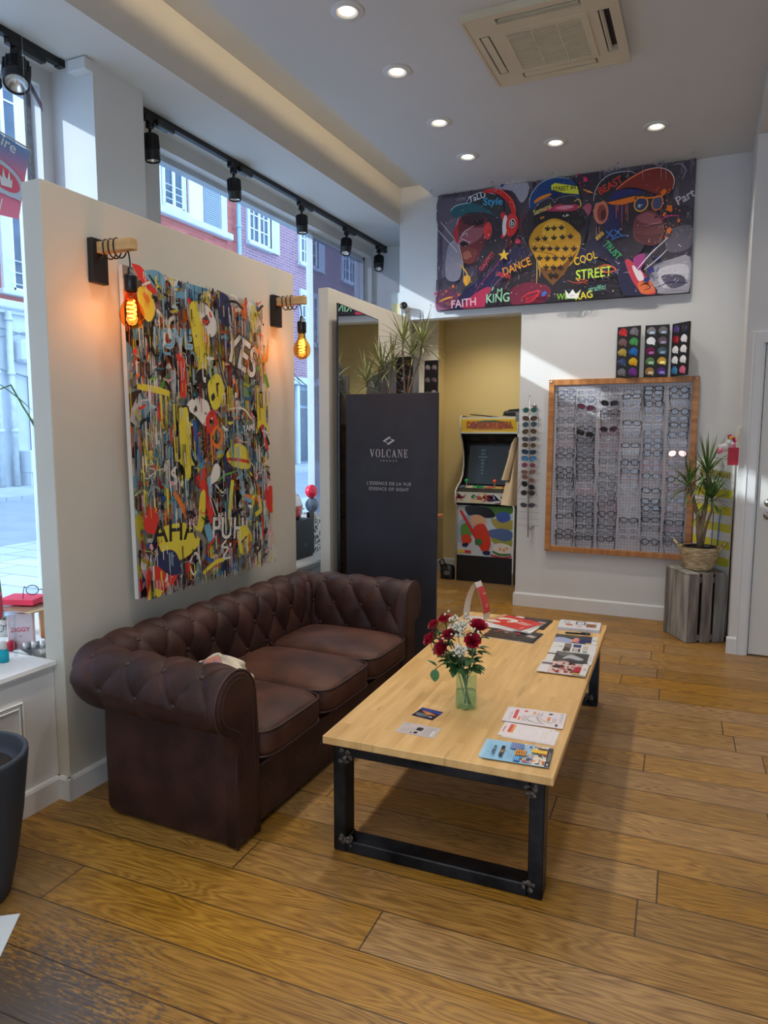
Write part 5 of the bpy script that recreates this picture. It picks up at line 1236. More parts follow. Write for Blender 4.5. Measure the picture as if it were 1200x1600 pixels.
def lens_outline(kind, sx, n=20):
    out = []
    for i in range(n):
        a = 2*PI*i/n; c, s = math.cos(a), math.sin(a)
        if kind == 'round': x, z = .0245*c, .0215*s
        elif kind == 'rect': x, z = .0265*math.copysign(abs(c)**.6, c), .0155*math.copysign(abs(s)**.6, s)
        elif kind == 'aviator': x, z = .0275*c*(1+.08*s), .0225*math.copysign(abs(s)**.9, s)-.004*c*sx
        else: x, z = .0265*math.copysign(abs(c)**.75, c), .0185*math.copysign(abs(s)**.8, s)+.004*c*sx
        out.append((x+sx*.0335, z))
    return out
def make_glasses(kind, frame, lens, thick=.0017, temples='down', name='eyeglasses'):
    r = bpy.data.objects.new(name, None); r.empty_display_size = .03; COL.objects.link(r)
    b = MB()
    for sx in (-1, 1):
        o = lens_outline(kind, sx); b.tube([(p[0], 0, p[1]) for p in o], thick, 5, closed=True)
        b.tube([(sx*.060, 0, .008), (sx*.068, .002, .010)], thick*1.3, 5)
    b.tube([(-.009, 0, .004), (0, -.002, .008), (.009, 0, .004)], thick*1.1, 5); b.build('rim', frame, r, world=False)
    for sx in (-1, 1):
        b = MB()
        if temples == 'down': pts = [(sx*.068, .002, .010), (sx*.068, .010, .004), (sx*.066, .016, -.03), (sx*.062, .018, -.075), (sx*.055, .018, -.098)]
        else: pts = [(sx*.068, .002, .010), (sx*.068, .03, .008), (sx*.066, .055, -.006), (sx*.066, .06, -.025)]
        b.tube(pts, thick*.85, 5); b.build('temple', frame, r, world=False)
        b = MB(); o = lens_outline(kind, sx); b.add([(p[0], .0005, p[1]) for p in o], [tuple(range(len(o)))]); b.build('lens', lens, r, world=False)
    return r
F = {'black': mat('frame_black', (24,24,26), .3), 'brown': mat('frame_tortoise', (86,58,44), .3, var=.6, vscale=90, rgb2=(40,26,20)), 'grey': mat('frame_grey', (92,92,98), .35), 'gold': mat('frame_gold', (176,150,110), .3, .7), 'clear': mat('frame_clear', (206,202,206), .25), 'pink': mat('frame_rose', (190,130,136), .3), 'red': mat('frame_dark_red', (120,40,56), .3)}
CL = glassy('spectacle_lens', (232,236,242)); DKL = mat('dark_sun_lens', (28,28,32), .08); PUL = mat('plum_sun_lens', (78,34,52), .08); MIR = mat('rose_mirror_lens', (226,168,150), .12, .85)
protos = {}
def glasses(kind, fc, lc, temples='down', thick=.0017, name='eyeglasses'):
    key = (kind, fc, lc, temples, thick)
    if key not in protos: protos[key] = make_glasses(kind, F[fc], {'clear': CL, 'dark': DKL, 'plum': PUL, 'mirror': MIR}.get(lc) or mat('sun_lens_' + lc, SUNC[lc], .1), thick, temples, name); return protos[key]
    return copy_tree(protos[key])
words = {'black': 'black', 'brown': 'brown', 'grey': 'grey', 'gold': 'gold', 'clear': 'pale clear', 'pink': 'rose', 'red': 'dark red'}
kword = {'round': 'round', 'rect': 'rectangular', 'soft': 'soft-square', 'aviator': 'aviator'}
colname = ['leftmost', 'second', 'third', 'fourth', 'fifth', 'rightmost']
cx_top = [-1.110, -.945, -.754, -.580, -.418, -.223]; cx_bot = [-1.091, -.925, -.748, -.570, -.401, -.222]
rowsq = [
 '437k 465k 500b 535c 585k 632k 673k 715p 745k 775k 800c 848k 880k 903k 945k 975c 1013k 1050g 1098k 1140c 1183k 1217k',
 '440c 478k 517M 560c 603g 633k 655D 690b 712b 740g 768g 790k 828k 857k 892k 930c 965p 993k 1030k 1060g 1083k 1112k 1150k 1180c 1215g 1240k',
 '432g 458c 498D 542b 562b 590o 632R 658r 690c 720p 757g 798g 835c 877k 920g 957k 993g 1020b 1045p 1075k 1110b 1145k 1180g 1228k',
 '440g 465k 495c 530c 600k 628c 650c 715b 745c 803k 847k 880p 925c 970c 1045c 1103k 1130c 1160c 1215c',
 '427k 448k 475k 505b 530c 575c 620c 650g 690g 718k 755k 800p 830p 870b 945k 1000k 1035k 1060g 1095k 1140g 1210c 1262k',
 '437k 468k 500c 545k 580g 612k 658k 700c 753I 800p 853p 880b 915p 955p 990g 1030p 1065k 1105k 1130p 1162k 1230g 1262k']
fcode = {'k': 'black', 'b': 'brown', 'c': 'clear', 'g': 'grey', 'o': 'gold', 'p': 'pink', 'r': 'red'}
ordinal = ['topmost', 'second', 'third', 'fourth', 'fifth', 'sixth', 'seventh', 'eighth', 'ninth', 'tenth', 'eleventh', 'twelfth', 'thirteenth', 'fourteenth', 'fifteenth', 'sixteenth', 'seventeenth', 'eighteenth', 'nineteenth', 'twentieth', 'twenty-first', 'twenty-second', 'twenty-third', 'twenty-fourth', 'twenty-fifth', 'twenty-sixth']
rg = random.Random(41)
for ci, line in enumerate(rowsq):
    for ri, tok in enumerate(line.split()):
        q, code = float(tok[:-1]), tok[-1]; z = 1.895 - (q-430)*(1.895-.573)/832; x = cx_top[ci] + (cx_bot[ci]-cx_top[ci])*(q-430)/832 + rg.uniform(-.006, .006)
        z = max(z, .655 if ri % 2 else .68)
        kind = rg.choice(['round', 'soft', 'rect', 'soft', 'round'])
        if code in 'MDRI':
            kind = 'aviator' if code == 'I' else 'soft'; g = glasses(kind, {'M': 'black', 'D': 'black', 'R': 'red', 'I': 'gold'}[code], {'M': 'plum', 'D': 'dark', 'R': 'dark', 'I': 'mirror'}[code], thick=.0022)
            desc = {'M': 'black sunglasses with plum lenses', 'D': 'dark-lensed black sunglasses', 'R': 'dark-lensed red sunglasses', 'I': 'gold sunglasses with rosy mirrored lenses'}[code]
        else:
            fc = fcode[code]; th = .0027 if code in 'kb' and rg.random() < .55 else .0018; g = glasses(kind, fc, 'clear', thick=th)
            desc = '%s %s eyeglasses' % (words[fc], kword[kind])
        g.scale = (1.10, 1.0, 1.12); g.location = (x, 6.124, z); g.rotation_euler = (0, rg.uniform(-.05, .05) if rg.random() < .85 else rg.uniform(-.3, .3), 0)
        rank = ordinal[ri] if ri == 0 else ordinal[ri] + ' from the top'
        g['label'] = '%s, %s in the %s column' % (desc, rank, colname[ci]); g['category'] = 'eyeglasses' if code not in 'MDRI' else 'sunglasses'; g['group'] = 'eyewear hung on the wire grid board'

# lens trays standing on the board's top rail
bright1 = [(206,52,56),(130,126,134),(128,96,96),(78,160,90),(190,166,80),(30,110,190),(60,84,124),(226,180,30),(120,122,130),(120,54,150)]
bright2 = [(150,148,150),(130,126,128),(236,236,236),(120,96,108),(130,30,80),(84,104,112),(110,140,90),(222,180,70),(170,130,70),(96,60,130)]
bright3 = [(96,70,130),(60,60,66),(176,40,46),(236,236,236),(236,236,236),(236,236,236),(236,236,236),(236,236,236),(70,140,190),(226,110,140)]
lens_tray('lens_sample_tray', 'black tray of ten colourful lenses standing leftmost on top of the oak frame', -.626, 6.125, 1.992, -.22, .182, .405, bright1, -.0, 'lens trays on top of the board')
lens_tray('lens_sample_tray', 'black tray of ten sparkling lenses standing in the middle of the oak frame top', -.413, 6.130, 1.992, .02, .178, .405, bright2, -.0, 'lens trays on top of the board')
lens_tray('lens_sample_tray', 'black tray with mostly white lens slots, angled at the right on the oak frame top', -.235, 6.075, 1.992, -.0-.78, .175, .405, bright3, -.0, 'lens trays on top of the board')

# ------------------------------------------------------------------ sunglasses rod
SUNC = {'green': (40,92,84), 'brown': (84,62,46), 'teal': (50,78,88), 'umber': (76,58,44), 'smoke': (64,66,74), 'olive': (74,58,42), 'navy': (28,54,74), 'blue': (60,130,180), 'wine': (104,62,72), 'rose': (116,84,86), 'mauve': (110,74,82), 'jet': (22,22,24), 'charcoal': (52,50,50), 'slate': (70,68,76)}
rk = thing('eyewear_rod', 'slim vertical steel rod holding a column of sunglasses beside the nook opening', 'display rack', (-1.405, 6.1, 1.25))
b = MB(); b.tube([(-1.411, 6.095, 1.865), (-1.396, 6.095, .635)], .0055, 10); b.build('rod', CHROME, rk)
for z in (1.775, .715):
    b = MB(); b.cyl((-1.375, 6.167, z), (-1.375, 6.10, z), .012, n=16); b.ball((-1.375, 6.098, z), .013, .006, .013); b.tube([(-1.375, 6.115, z), (-1.403, 6.097, z)], .005, 8); b.build('wall_mount', CHROME, rk)
zs = [1.736, 1.665, 1.614, 1.554, 1.489, 1.436, 1.378, 1.322, 1.264, 1.205, 1.148, 1.088, 1.024, .917]
for z in zs + [.977, .863, .803, .746]:
    b = MB(); b.tube([(-1.500, 6.092, z-.008), (-1.403, 6.088, z-.006), (-1.305, 6.092, z-.008)], .0016, 5); b.build('holder_wire', mat('pale_wire', (176,168,164), .3, .6), rk)
for i, (z, lc, kind, fr, fw_) in enumerate(zip(zs, list(SUNC), ['round','soft','round','aviator','soft','round','soft','soft','round','soft','round','round','round','soft'], ['grey','brown','grey','gold','grey','gold','black','black','pink','gold','gold','black','black','grey'], ['green-lensed round','wide brown','small teal round','brown aviator-style','smoky grey','olive-brown round gold-rimmed','navy-lensed black','bright blue-lensed black','wine-coloured round','rose-lensed gold-rimmed','tilted mauve round','tilted jet black round','large charcoal round','slate-lensed lowest'])):
    g = glasses(kind, fr, lc, 'down' if i in (10, 11) else 'short', .0022, 'sunglasses'); g.location = (-1.402, 6.078, z); g.rotation_euler = (0, .42 if i in (10, 11) else rg.uniform(-.05, .05), R(4))
    g['label'] = '%s sunglasses, %s on the steel rod' % (fw_, ordinal[i] + ('' if i == 0 else ' from the top')); g['category'] = 'sunglasses'; g['group'] = 'sunglasses on the steel rod'

# ------------------------------------------------------------------ crate, basket and plant
def weathered(i, c): return mat('weathered_wood_%d' % i, c, .85, var=.4, vscale=7, bump=.5, bscale=24, stretch=(3,3,.35), rgb2=tuple(int(v*.66) for v in c))
CR = [weathered(0, (172,168,160)), weathered(1, (150,140,134)), weathered(2, (184,182,176)), weathered(3, (142,138,134))]
cr = thing('wooden_crate', 'weathered grey slatted wooden crate standing on end near the door', 'crate', (-.085, 5.554, 0), R(29.7)); W_, D_, H_ = .300, .340, .522
def cb(name, x0, x1, y0, y1, z0, z1, m): b = MB(); b.bbox(x0, x1, y0, y1, z0, z1, .003); return b.build(name, m, cr, world=False)
for i, (y0, y1) in enumerate(((0, .088), (.092, .198), (.202, .262), (.266, .340))): cb('side_slat', 0, .014, y0, y1, .002, H_-.016, CR[(2, 0, 0, 3)[i]]); cb('side_slat', W_-.014, W_, y0, y1, .002, H_-.016, CR[i])
for i, (x0, x1) in enumerate(((.0145, .090), (.113, .192), (.212, W_-.0145))): cb('front_slat', x0, x1, -.002, .012, 0, H_-.003, CR[(1, 1, 3)[i]])
for i, (x0, x1) in enumerate(((0, .092), (.104, .195), (.208, W_))): cb('top_slat', x0, x1, .0125, D_, H_-.014, H_, CR[(0, 3, 1)[i]])
for z in (.012, H_-.075): cb('cross_rail', .015, W_-.015, .014, .026, z, z+.045, CR[1])
cb('back_board', .0145, W_-.0145, D_-.010, D_, .002, H_-.016, CR[3])
cb('inner_post', .015, .04, .30, .328, .002, H_-.016, CR[1]); cb('inner_post', W_-.04, W_-.015, .30, .328, .002, H_-.016, CR[1])
bk = thing('potted_dracaena', 'green spiky dracaena with twisted trunk in a woven straw basket on the crate', 'plant', (-.022, 5.775, .523))
def straw_mat():
    m = mat('woven_straw', (226,206,166), .8, var=.4, vscale=16, bump=.3, bscale=120, stretch=(1,1,5), rgb2=(150,124,84)); return m
b = MB(); prof = [(0,0),(.085,0),(.098,.012)]
for i in range(24): z = .012+.160*i/23; r_ = .098+.042*math.sin(PI*.5*i/23); prof += [(r_-.0015, z), (r_+.0022, z+.0033)]
prof += [(.140,.174),(.134,.176),(.128,.165),(.10,.03)]
b.lathe(prof, (-.022, 5.775, .523), 40); b.build('basket', straw_mat(), bk)
for sg in (-1, 1):
    b = MB(); c0 = Vector((-.022+sg*.132, 5.775, .523)); pts = [(c0.x, c0.y-.04, c0.z+.15), (c0.x+sg*.032, c0.y-.034, c0.z+.20), (c0.x+sg*.048, c0.y, c0.z+.215), (c0.x+sg*.032, c0.y+.034, c0.z+.20), (c0.x, c0.y+.04, c0.z+.15)]
    b.tube(pts, .0075, 8); b.build('handle', straw_mat(), bk)
b = MB(); b.lathe([(.112,.12),(.126,.172),(.120,.176),(.114,.16)], (-.022, 5.775, .523), 32); b.build('inner_pot', BLACKP, bk); b = MB(); b.disc((-.022, 5.775, .680), .117); b.build('soil', mat('soil', (40,30,24), .95), bk)
dracaena(bk, [([(-.018,5.775,.67),(-.035,5.77,.80),(-.045,5.76,.93),(-.075,5.75,1.03),(-.115,5.74,1.17)], .019, 1.1), ([(-.028,5.78,.67),(-.02,5.76,.82),(.0,5.76,.95),(.01,5.76,1.10),(.005,5.75,1.27)], .018, 1.5), ([(-.01,5.78,.67),(.015,5.77,.85),(.05,5.75,.98),(.045,5.75,1.07)], .012, 1.0), ([(-.02,5.77,.9),(-.01,5.75,1.0),(.02,5.72,1.09)], .010, .9)], 11, LEAFG, 34, .235, .013, 1.1, .182)
# striped roll-up board behind
bo = thing('striped_poster_board', 'yellow and white striped poster board with yellow lettering tucked behind the crate plant', 'poster', (.06, 5.97, 0))
p0, p1 = Vector((-.075, 6.135, .02)), Vector((.182, 5.775, .02)); xa = (p1-p0).normalized(); wl = (p1-p0).length; nn = xa.cross(Vector((0,0,1)))
b = MB(); b.prism([p0-nn*.006, p1-nn*.006, p1, p0], (0,0,1.345)); b.build('board', mat('poster_white', (226,226,222), .6), bo)
A = Art(p0+nn*.0006, xa, (0,0,1), wl, 1.345, .0003); z = 1.105; YEL = (222,214,66)
A.rect(0, 0, wl, 1.345, (228,228,224))
while z > 0: A.rect(0, z-.062, wl, z, YEL); z -= .128
A.rect(0, 1.335, wl, 1.338, (60,60,60)); A.text('minimans', wl*.52, 1.225, .090, (24,22,20), -.03, 1.05, bold=.045); A.text('minimans', wl*.52, 1.225, .090, (236,214,70), -.03, 1.05, bold=.006)
A.text('|||', wl*.18, 1.29, .04, (90,90,90), 0); A.text('||||||||', wl*.72, 1.285, .028, (150,150,150), 0)
A.mb.build('print', PRINT, bo)
b = MB(); b.tube([(.10, 5.84, .70), (.108, 5.85, .98)], .004, 6); b.tube([(.058, 5.86, .70), (.062, 5.87, .95)], .0035, 6); b.build('plant_stake', mat('blue_plastic', (30,120,180), .4), bk, world=True)
# plush unicorn and red card at the wall corner
un = thing('plush_unicorn', 'small white and pink plush unicorn with magenta and yellow mane hanging by the wall corner', 'toy', (.13, 5.72, 1.46)); PL = mat('white_plush', (222,222,226), .95, var=.1, vscale=30, bump=.4, bscale=200); PK = mat('pink_plush', (226,120,150), .9); MG = mat('magenta_yarn', (216,40,130), .9); YY = mat('yellow_yarn', (240,200,60), .9)
b = MB(); b.ball((.112, 5.72, 1.445), .045, .035, .034); b.ball((.145, 5.70, 1.478), .026, .024, .028); b.ball((.160, 5.68, 1.468), .014, .014, .012); b.build('body', PL, un)
for c in ((.075, 5.71, 1.415), (.150, 5.69, 1.425), (.085, 5.70, 1.42)): b = MB(); b.ball(c, .017, .016, .020); b.build('hoof', PK, un)
b = MB()
for i in range(7): b.tube([(.135+.004*i, 5.705, 1.50), (.128+.007*i, 5.69, 1.525-.002*i), (.142+.005*i, 5.68, 1.535-.006*i), (.158+.003*i, 5.69, 1.50-.004*i)], .0055, 5)
b.build('magenta_mane', MG, un)
b = MB()
for i in range(3): b.tube([(.140+.006*i, 5.695, 1.49), (.138+.009*i, 5.68, 1.515), (.152+.008*i, 5.675, 1.522)], .005, 5)
b.build('yellow_mane', YY, un)
b = MB(); b.tube([(.150, 5.70, 1.50), (.175, 5.70, 1.56), (.197, 5.70, 1.60)], .0012, 4); b.build('hanging_loop', POT, un)
rc_ = thing('red_card', 'plain red hanging card at the wall corner beside the door', 'card', (.158, 5.40, 1.39)); b = MB(); b.bbox(.125, .192, 5.392, 5.399, 1.328, 1.448, .0015); b.build('card', mat('red_card_stock', (190,36,62), .6, var=.08, vscale=4), rc_)
b = MB(); b.bbox(.150, .172, 5.390, 5.400, 1.448, 1.475, .004); b.tube([(.160, 5.395, 1.47), (.180, 5.397, 1.50), (.186, 5.402, 1.53)], .0025, 5); b.build('pink_ribbon', PK, rc_)

# ------------------------------------------------------------------ nook: arcade machine, coat, bags
ar = thing('arcade_machine', 'upright arcade cabinet with yellow marquee and colourful front panel in the nook', 'arcade machine', (-2.04, 7.2, 0)); ax0, ax1 = -2.352, -1.728
prof = [(6.950, 0), (6.950, .79), (6.905, .82), (6.905, .945), (6.96, .985), (7.06, 1.03), (7.13, 1.10), (7.165, 1.20), (7.15, 1.34), (7.09, 1.46), (7.03, 1.53), (7.03, 1.695), (7.08, 1.715), (7.50, 1.70), (7.50, 0)]
ABK = mat('cabinet_black', (14,14,15), .5); WT = mat('white_edge_trim', (214,214,206), .4)
for x in (ax0, ax1-.018):
    b = MB(); b.prism([(x, y, z) for y, z in prof], (.018, 0, 0)); sd_ = b.build('side_panel', ABK, ar)
    b = MB(); b.tube([(x+.009, y-.002, z) for y, z in prof[:13]], .009, 6); b.build('edge_trim', WT, sd_)
xi0, xi1 = ax0+.018, ax1-.018
def face(name, pts, m, t=.008, par=ar): b = MB(); b.prism([(xi0, y, z) for y, z in pts], (xi1-xi0, 0, 0)); return b.build(name, m, par)
face('kick_panel', [(6.962, .0), (6.962, .272), (6.98, .272), (6.98, 0)], ABK)
lp = face('lower_front_panel', [(6.958, .274), (6.958, .80), (6.98, .80), (6.98, .274)], ABK)
cp = face('control_panel', [(6.915, .822), (6.915, .940), (6.965, .975), (7.10, .990), (7.10, .80), (6.98, .80)], ABK)
face('screen_bezel', [(7.12, .985), (7.19, 1.02), (7.26, 1.42), (7.22, 1.44), (7.28, 1.0)], ABK); face('speaker_panel', [(7.235, 1.42), (7.06, 1.535), (7.08, 1.55), (7.26, 1.44)], ABK)
mq = face('marquee', [(7.036, 1.552), (7.036, 1.680), (7.06, 1.680), (7.06, 1.552)], mat('marquee_yellow', (236,190,40), .3, emit=.35)); face('top_cover', [(7.04, 1.682), (7.04, 1.70), (7.49, 1.69), (7.49, 1.67)], WT); face('marquee_trim', [(7.03, 1.532), (7.03, 1.550), (7.07, 1.550), (7.07, 1.532)], WT)
sc = MB(); v = [(xi0+.04, 7.145, 1.005), (xi1-.04, 7.145, 1.005), (xi1-.04, 7.222, 1.405), (xi0+.04, 7.222, 1.405)]
sc.add(v, [(0,1,2,3)]); scr = sc.build('screen', mat('screen_glass', (52,60,66), .18, emit=.10), ar)
ua = (Vector(v[3])-Vector(v[0])).normalized(); S0 = Vector(v[0]); nrm = Vector((1,0,0)).cross(ua)
b = MB()
for i, t in enumerate(['|||| ||||', '|||||||', '|||| |||||| |||||', '|||||||', '|||||||', '|||||', '|||||', '||||']): write(b, t, S0+nrm*.001+Vector((1,0,0))*(.15)+ua*(.36-.035*i), (1,0,0), ua, .020)
b.build('screen_text', mat('screen_text', (120,150,150), .4, emit=.25), scr)
b = MB(); write(b, '|||||', S0+nrm*.001+Vector((1,0,0))*(.44)+ua*.36, (1,0,0), ua, .04, shear=.3); b.build('screen_title', mat('screen_gold', (150,130,90), .4, emit=.2), scr)
for x in (-2.21, -1.85): b = MB(); b.disc((x, 7.135, 1.478), .055, (0,-.55,-.83), 28, .035, (1,0,0)); b.disc((x, 7.134, 1.477), .047, (0,-.55,-.83), 28, .028, (1,0,0)); b.build('speaker', mat('speaker_ring', (44,46,48), .4), ar)
b = MB()
for t, z in (('|||||| ||||', 1.500), ('|||| |||||', 1.472), ('|| ||||', 1.444)): write(b, t, (-2.03, 7.143-(1.465-z)*-1.1-.003, z), (1,0,0), (0,-.84,.55), .022)
b.build('instruction_text', mat('orange_label', (170,110,60), .5), ar)
A = Art((xi0, 7.0355, 1.556), (1,0,0), (0,0,1), xi1-xi0, .120, .0003); A.rect(0, 0, .59, .12, (226,182,40)); A.blob([(.08,.05),(.14,.10),(.30,.105),(.46,.10),(.54,.06),(.46,.02),(.30,.015),(.12,.02)], (196,120,50)); A.stroke([(.12,.03),(.2,.09),(.3,.1),(.4,.095),(.5,.05)], .02, (60,110,80), .3)
A.text('DRAGON BALL', .30, .06, .088, (60,34,24), .0, .80, bold=.06); A.text('DRAGON BALL', .30, .06, .088, (226,96,48), .0, .80, bold=.0); A.mb.build('lettering', GLOSSPRINT, mq)
A = Art((xi0, 6.957, .276), (1,0,0), (0,0,1), xi1-xi0, .52, .0003); w = xi1-xi0; rg2 = random.Random(6)
A.rect(0, 0, w, .52, (190,196,200)); A.blob([(0,.30),(.1,.42),(.2,.38),(.16,.2),(.05,.12),(0,.16)], (150,170,190))
A.blob([(.28,.52),(.30,.44),(.42,.42),(.56,.45),(w,.5),(w,.52)], (80,120,50)); A.blob([(.36,.40),(.5,.37),(w,.39),(w,.30),(.5,.29),(.40,.31)], (168,150,70)); A.blob([(.32,.26),(.46,.30),(.58,.27),(.56,.18),(.40,.18)], (84,104,140)); A.blob([(.36,.20),(.5,.17),(w,.19),(w,.13),(.5,.12),(.40,.14)], (150,150,60)); A.blob([(.38,.11),(.46,.15),(.57,.12),(.56,.04),(.42,.03)], (226,210,190)); A.stroke([(.38,.06),(.46,.03),(.57,.04)], .025, (60,110,50), .3); A.stroke([(.36,.02),(.48,.0),(.58,.02)], .02, (180,40,50), .2)
A.blob([(.04,.30),(.12,.34),(.16,.26),(.12,.16),(.05,.18)], (90,140,60)); A.blob([(.42,.45),(.52,.47),(.56,.40),(.48,.36),(.42,.39)], (70,90,150))
# generic abstract red, black and skin-toned shapes in place of the drawn figure
A.blob([(.08,.50),(.18,.52),(.34,.50),(.40,.42),(.30,.40),(.20,.43),(.12,.42)], (24,22,28)); A.poly([(.02,.46),(.045,.47),(.30,.08),(.27,.05)], (200,40,40)); A.blob([(.14,.40),(.22,.43),(.30,.39),(.30,.33),(.20,.30),(.15,.34)], (214,160,120)); A.blob([(.18,.30),(.28,.34),(.34,.24),(.36,.12),(.32,.05),(.26,.08),(.20,.20)], (204,56,36)); A.blob([(.05,.20),(.12,.22),(.16,.16),(.12,.12),(.06,.13)], (206,66,36)); A.blob([(.06,.12),(.12,.13),(.11,.09),(.06,.09)], (30,34,70)); A.blob([(.28,.05),(.35,.06),(.35,.02),(.29,.02)], (30,34,80)); A.blob([(.20,.18),(.27,.17),(.26,.12),(.20,.12)], (60,110,60))
A.ell(.50,.08,.012,.012,(230,130,40)); A.ell(.46,.09,.012,.012,(230,130,40)); A.ell(.53,.10,.012,.012,(230,130,40)); A.poly([(.01,.02),(.08,.025),(.08,.055),(.01,.05)], (220,180,40)); A.poly([(.085,.025),(.15,.025),(.15,.05),(.085,.055)], (196,40,40)); A.mb.build('front_art', GLOSSPRINT, lp)
A = Art((xi0, 6.9135, .826), (1,0,0), (0,0,1), w, .112, .0003); A.rect(0, 0, w, .112, (200,196,176))
for c in ((50,90,60),(190,40,50),(230,200,150),(60,110,60),(120,36,46),(180,60,50),(216,210,200),(40,60,110),(210,190,140),(170,30,60)): 
    x = rg2.uniform(.02, w-.02); A.blob([(x+rg2.uniform(-.08,.08), rg2.uniform(.0,.11)) for _ in range(7)], c)
A.mb.build('front_strip_art', GLOSSPRINT, cp)
uc = Vector((0, .135, .015)).normalized(); A = Art((xi0, 6.967, .9765), (1,0,0), uc, w, .13, .0003); A.rect(0, 0, w, .13, (214,206,180))
for x0, c in ((.06,(50,80,130)),(.2,(60,150,80)),(.33,(220,90,60)),(.5,(216,100,70)),(.42,(230,200,90)),(.12,(230,220,190))): A.blob([(x0-.06,.02),(x0,.0),(x0+.07,.03),(x0+.06,.09),(x0-.02,.11)], c)
A.mb.build('panel_art', GLOSSPRINT, cp)
for x, c, nme in ((-2.265, (40,170,90), 'green'), (-1.965, (226,90,50), 'orange')):
    b = MB(); b.cyl((x, 7.03, .985), (x, 7.025, 1.035), .006, n=8); j = b.build('joystick', CHROME, ar); b = MB(); b.ball((x, 7.024, 1.048), .020); b.build('joystick_ball', mat('joystick_'+nme, c, .25), j)
    for k in range(6): b = MB(); b.cyl((x+.09+.035*(k % 3), 7.00+.035*(k//3), .981), (x+.09+.035*(k % 3), 7.00+.035*(k//3), .996), .012, n=14); b.build('button', mat('joystick_'+nme, c, .25), ar)
b = MB(); b.bbox(-2.26, -2.03, 7.10, 7.35, 1.712, 1.722, .002, Matrix.Translation((0,0,-.02)) @ Matrix.Translation((-2.15,7.2,1.74)) @ Matrix.Rotation(.10, 4, 'Y') @ Matrix.Translation((2.15,-7.2,-1.72))); b.build('flat_case', ABK, label='flat black case lying on the left of the arcade cabinet top', cat='case')
b = MB(); b.bbox(-1.92, -1.70, 7.12, 7.36, 1.712, 1.765, .02); b.prism([(-1.93, 7.13, 1.715), (-1.86, 7.13, 1.775), (-1.72, 7.13, 1.785), (-1.70, 7.13, 1.715)], (0, .2, 0)); b.build('black_pouch', ABK, label='black pouch lying on the right of the arcade cabinet top', cat='pouch')
# coat
co = thing('beige_coat', 'beige coat hanging in the nook, partly hiding the arcade screen', 'coat', (-1.62, 6.56, .85)); BEI = mat('beige_cloth', (150,122,88), .85, var=.2, vscale=6, bump=.2, bscale=80)
def drape(name, c, prof_, m, par, folds=7, amp=.012, ph=0):
    b = MB(); rows = []
    for z, rx, ry, dx, dy in prof_:
        rows.append([(c[0]+dx+(rx+amp*math.sin(folds*2*PI*k/48+ph+z*3)*min(1, (prof_[0][0]-z)*3+.2))*math.cos(2*PI*k/48), c[1]+dy+(ry+amp*.6*math.sin(folds*2*PI*k/48+ph+z*3))*math.sin(2*PI*k/48), z) for k in range(48)])
    b.grid(rows, closed=True); b.f.append(tuple(range(48))); b.mi.append(0); b.sm.append(False); b.fc.append(None); return b.build(name, m, par)
drape('coat_body', (-1.60, 6.56), [(1.60, .02, .03, .05, 0), (1.56, .06, .05, .05, 0), (1.42, .07, .06, .04, 0), (1.25, .09, .06, .015, 0), (1.05, .11, .065, -.01, 0), (.86, .13, .07, -.03, 0)], BEI, co)
drape('sleeve', (-1.70, 6.53), [(1.50, .02, .02, .08, 0), (1.44, .033, .035, .06, 0), (1.30, .036, .036, .03, 0), (1.14, .038, .036, -.01, -.01), (1.10, .04, .038, -.02, -.01)], BEI, co, 4, .004)
b = MB(); b.tube([(-1.60, 6.56, 1.60), (-1.58, 6.50, 1.66), (-1.55, 6.42, 1.68), (-1.53, 6.32, 1.68)], .005, 6); b.bbox(-1.58, -1.50, 6.286, 6.32, 1.64, 1.72, .004); b.build('coat_hook', CHROME, co)
bg_ = thing('black_bag', 'black bag slumped on the floor left of the arcade cabinet', 'bag', (-2.46, 7.0, 0))
drape('bag_body', (-2.46, 7.02), [(.15, .04, .03, -.02, 0), (.14, .07, .05, 0, 0), (.07, .09, .07, .01, 0), (.004, .085, .07, .01, 0)], mat('black_nylon', (20,20,24), .5, var=.4, vscale=12), bg_, 5, .006)
b = MB(); b.tube([(-2.52, 6.99, .12), (-2.53, 6.97, .19), (-2.50, 6.96, .22), (-2.47, 6.97, .17), (-2.46, 6.98, .12)], .008, 6); b.build('strap', MATS['black_nylon'], bg_); b = MB(); b.bbox(-2.47, -2.41, 6.944, 6.95, .05, .09, .002); b.build('patch', mat('grey_patch', (96,104,100), .7), bg_)
spot_lamp('nook_lamp', (-2.0, 6.75, 2.70), (-.1, .35, -1), 26, 120, .9, (1, .88, .66), .06, downlight(-2.0, 6.75, 'recessed downlight inside the nook ceiling', 'nook downlights', 2.75, 1))
# ------------------------------------------------------------------ things on the coffee table
ZT = .4502
VG = glassy('green_bottle_glass', (222,244,228), tint=.06, rough=.05)
vs = thing('vase', 'cut-off green plastic bottle used as a vase, on the table with roses', 'vase', (-.834, 2.626, ZT))
b = MB(); rows = []
for z, r_, am in ((.004,.016,0),(.001,.026,.0),(.002,.034,.003),(.012,.039,.003),(.025,.0405,.0015),(.035,.041,0),(.10,.041,0),(.105,.040,0),(.112,.041,0),(.135,.041,0),(.142,.0405,0)):
    rows.append([(-.834+(r_+am*math.cos(5*2*PI*k/50))*math.cos(2*PI*k/50), 2.626+(r_+am*math.cos(5*2*PI*k/50))*math.sin(2*PI*k/50), ZT+z+(.006*max(0, -math.cos(5*2*PI*k/50)) if z < .01 else 0)) for k in range(50)])
b.grid(rows, closed=True); b.build('bottle_body', VG, vs)
b = MB(); b.lathe([(0,.008),(.030,.010),(.038,.03),(.039,.07),(0,.07)], (-.834, 2.626, ZT), 30); b.build('water', glassy('greenish_water', (236,248,240), tint=.02), vs)
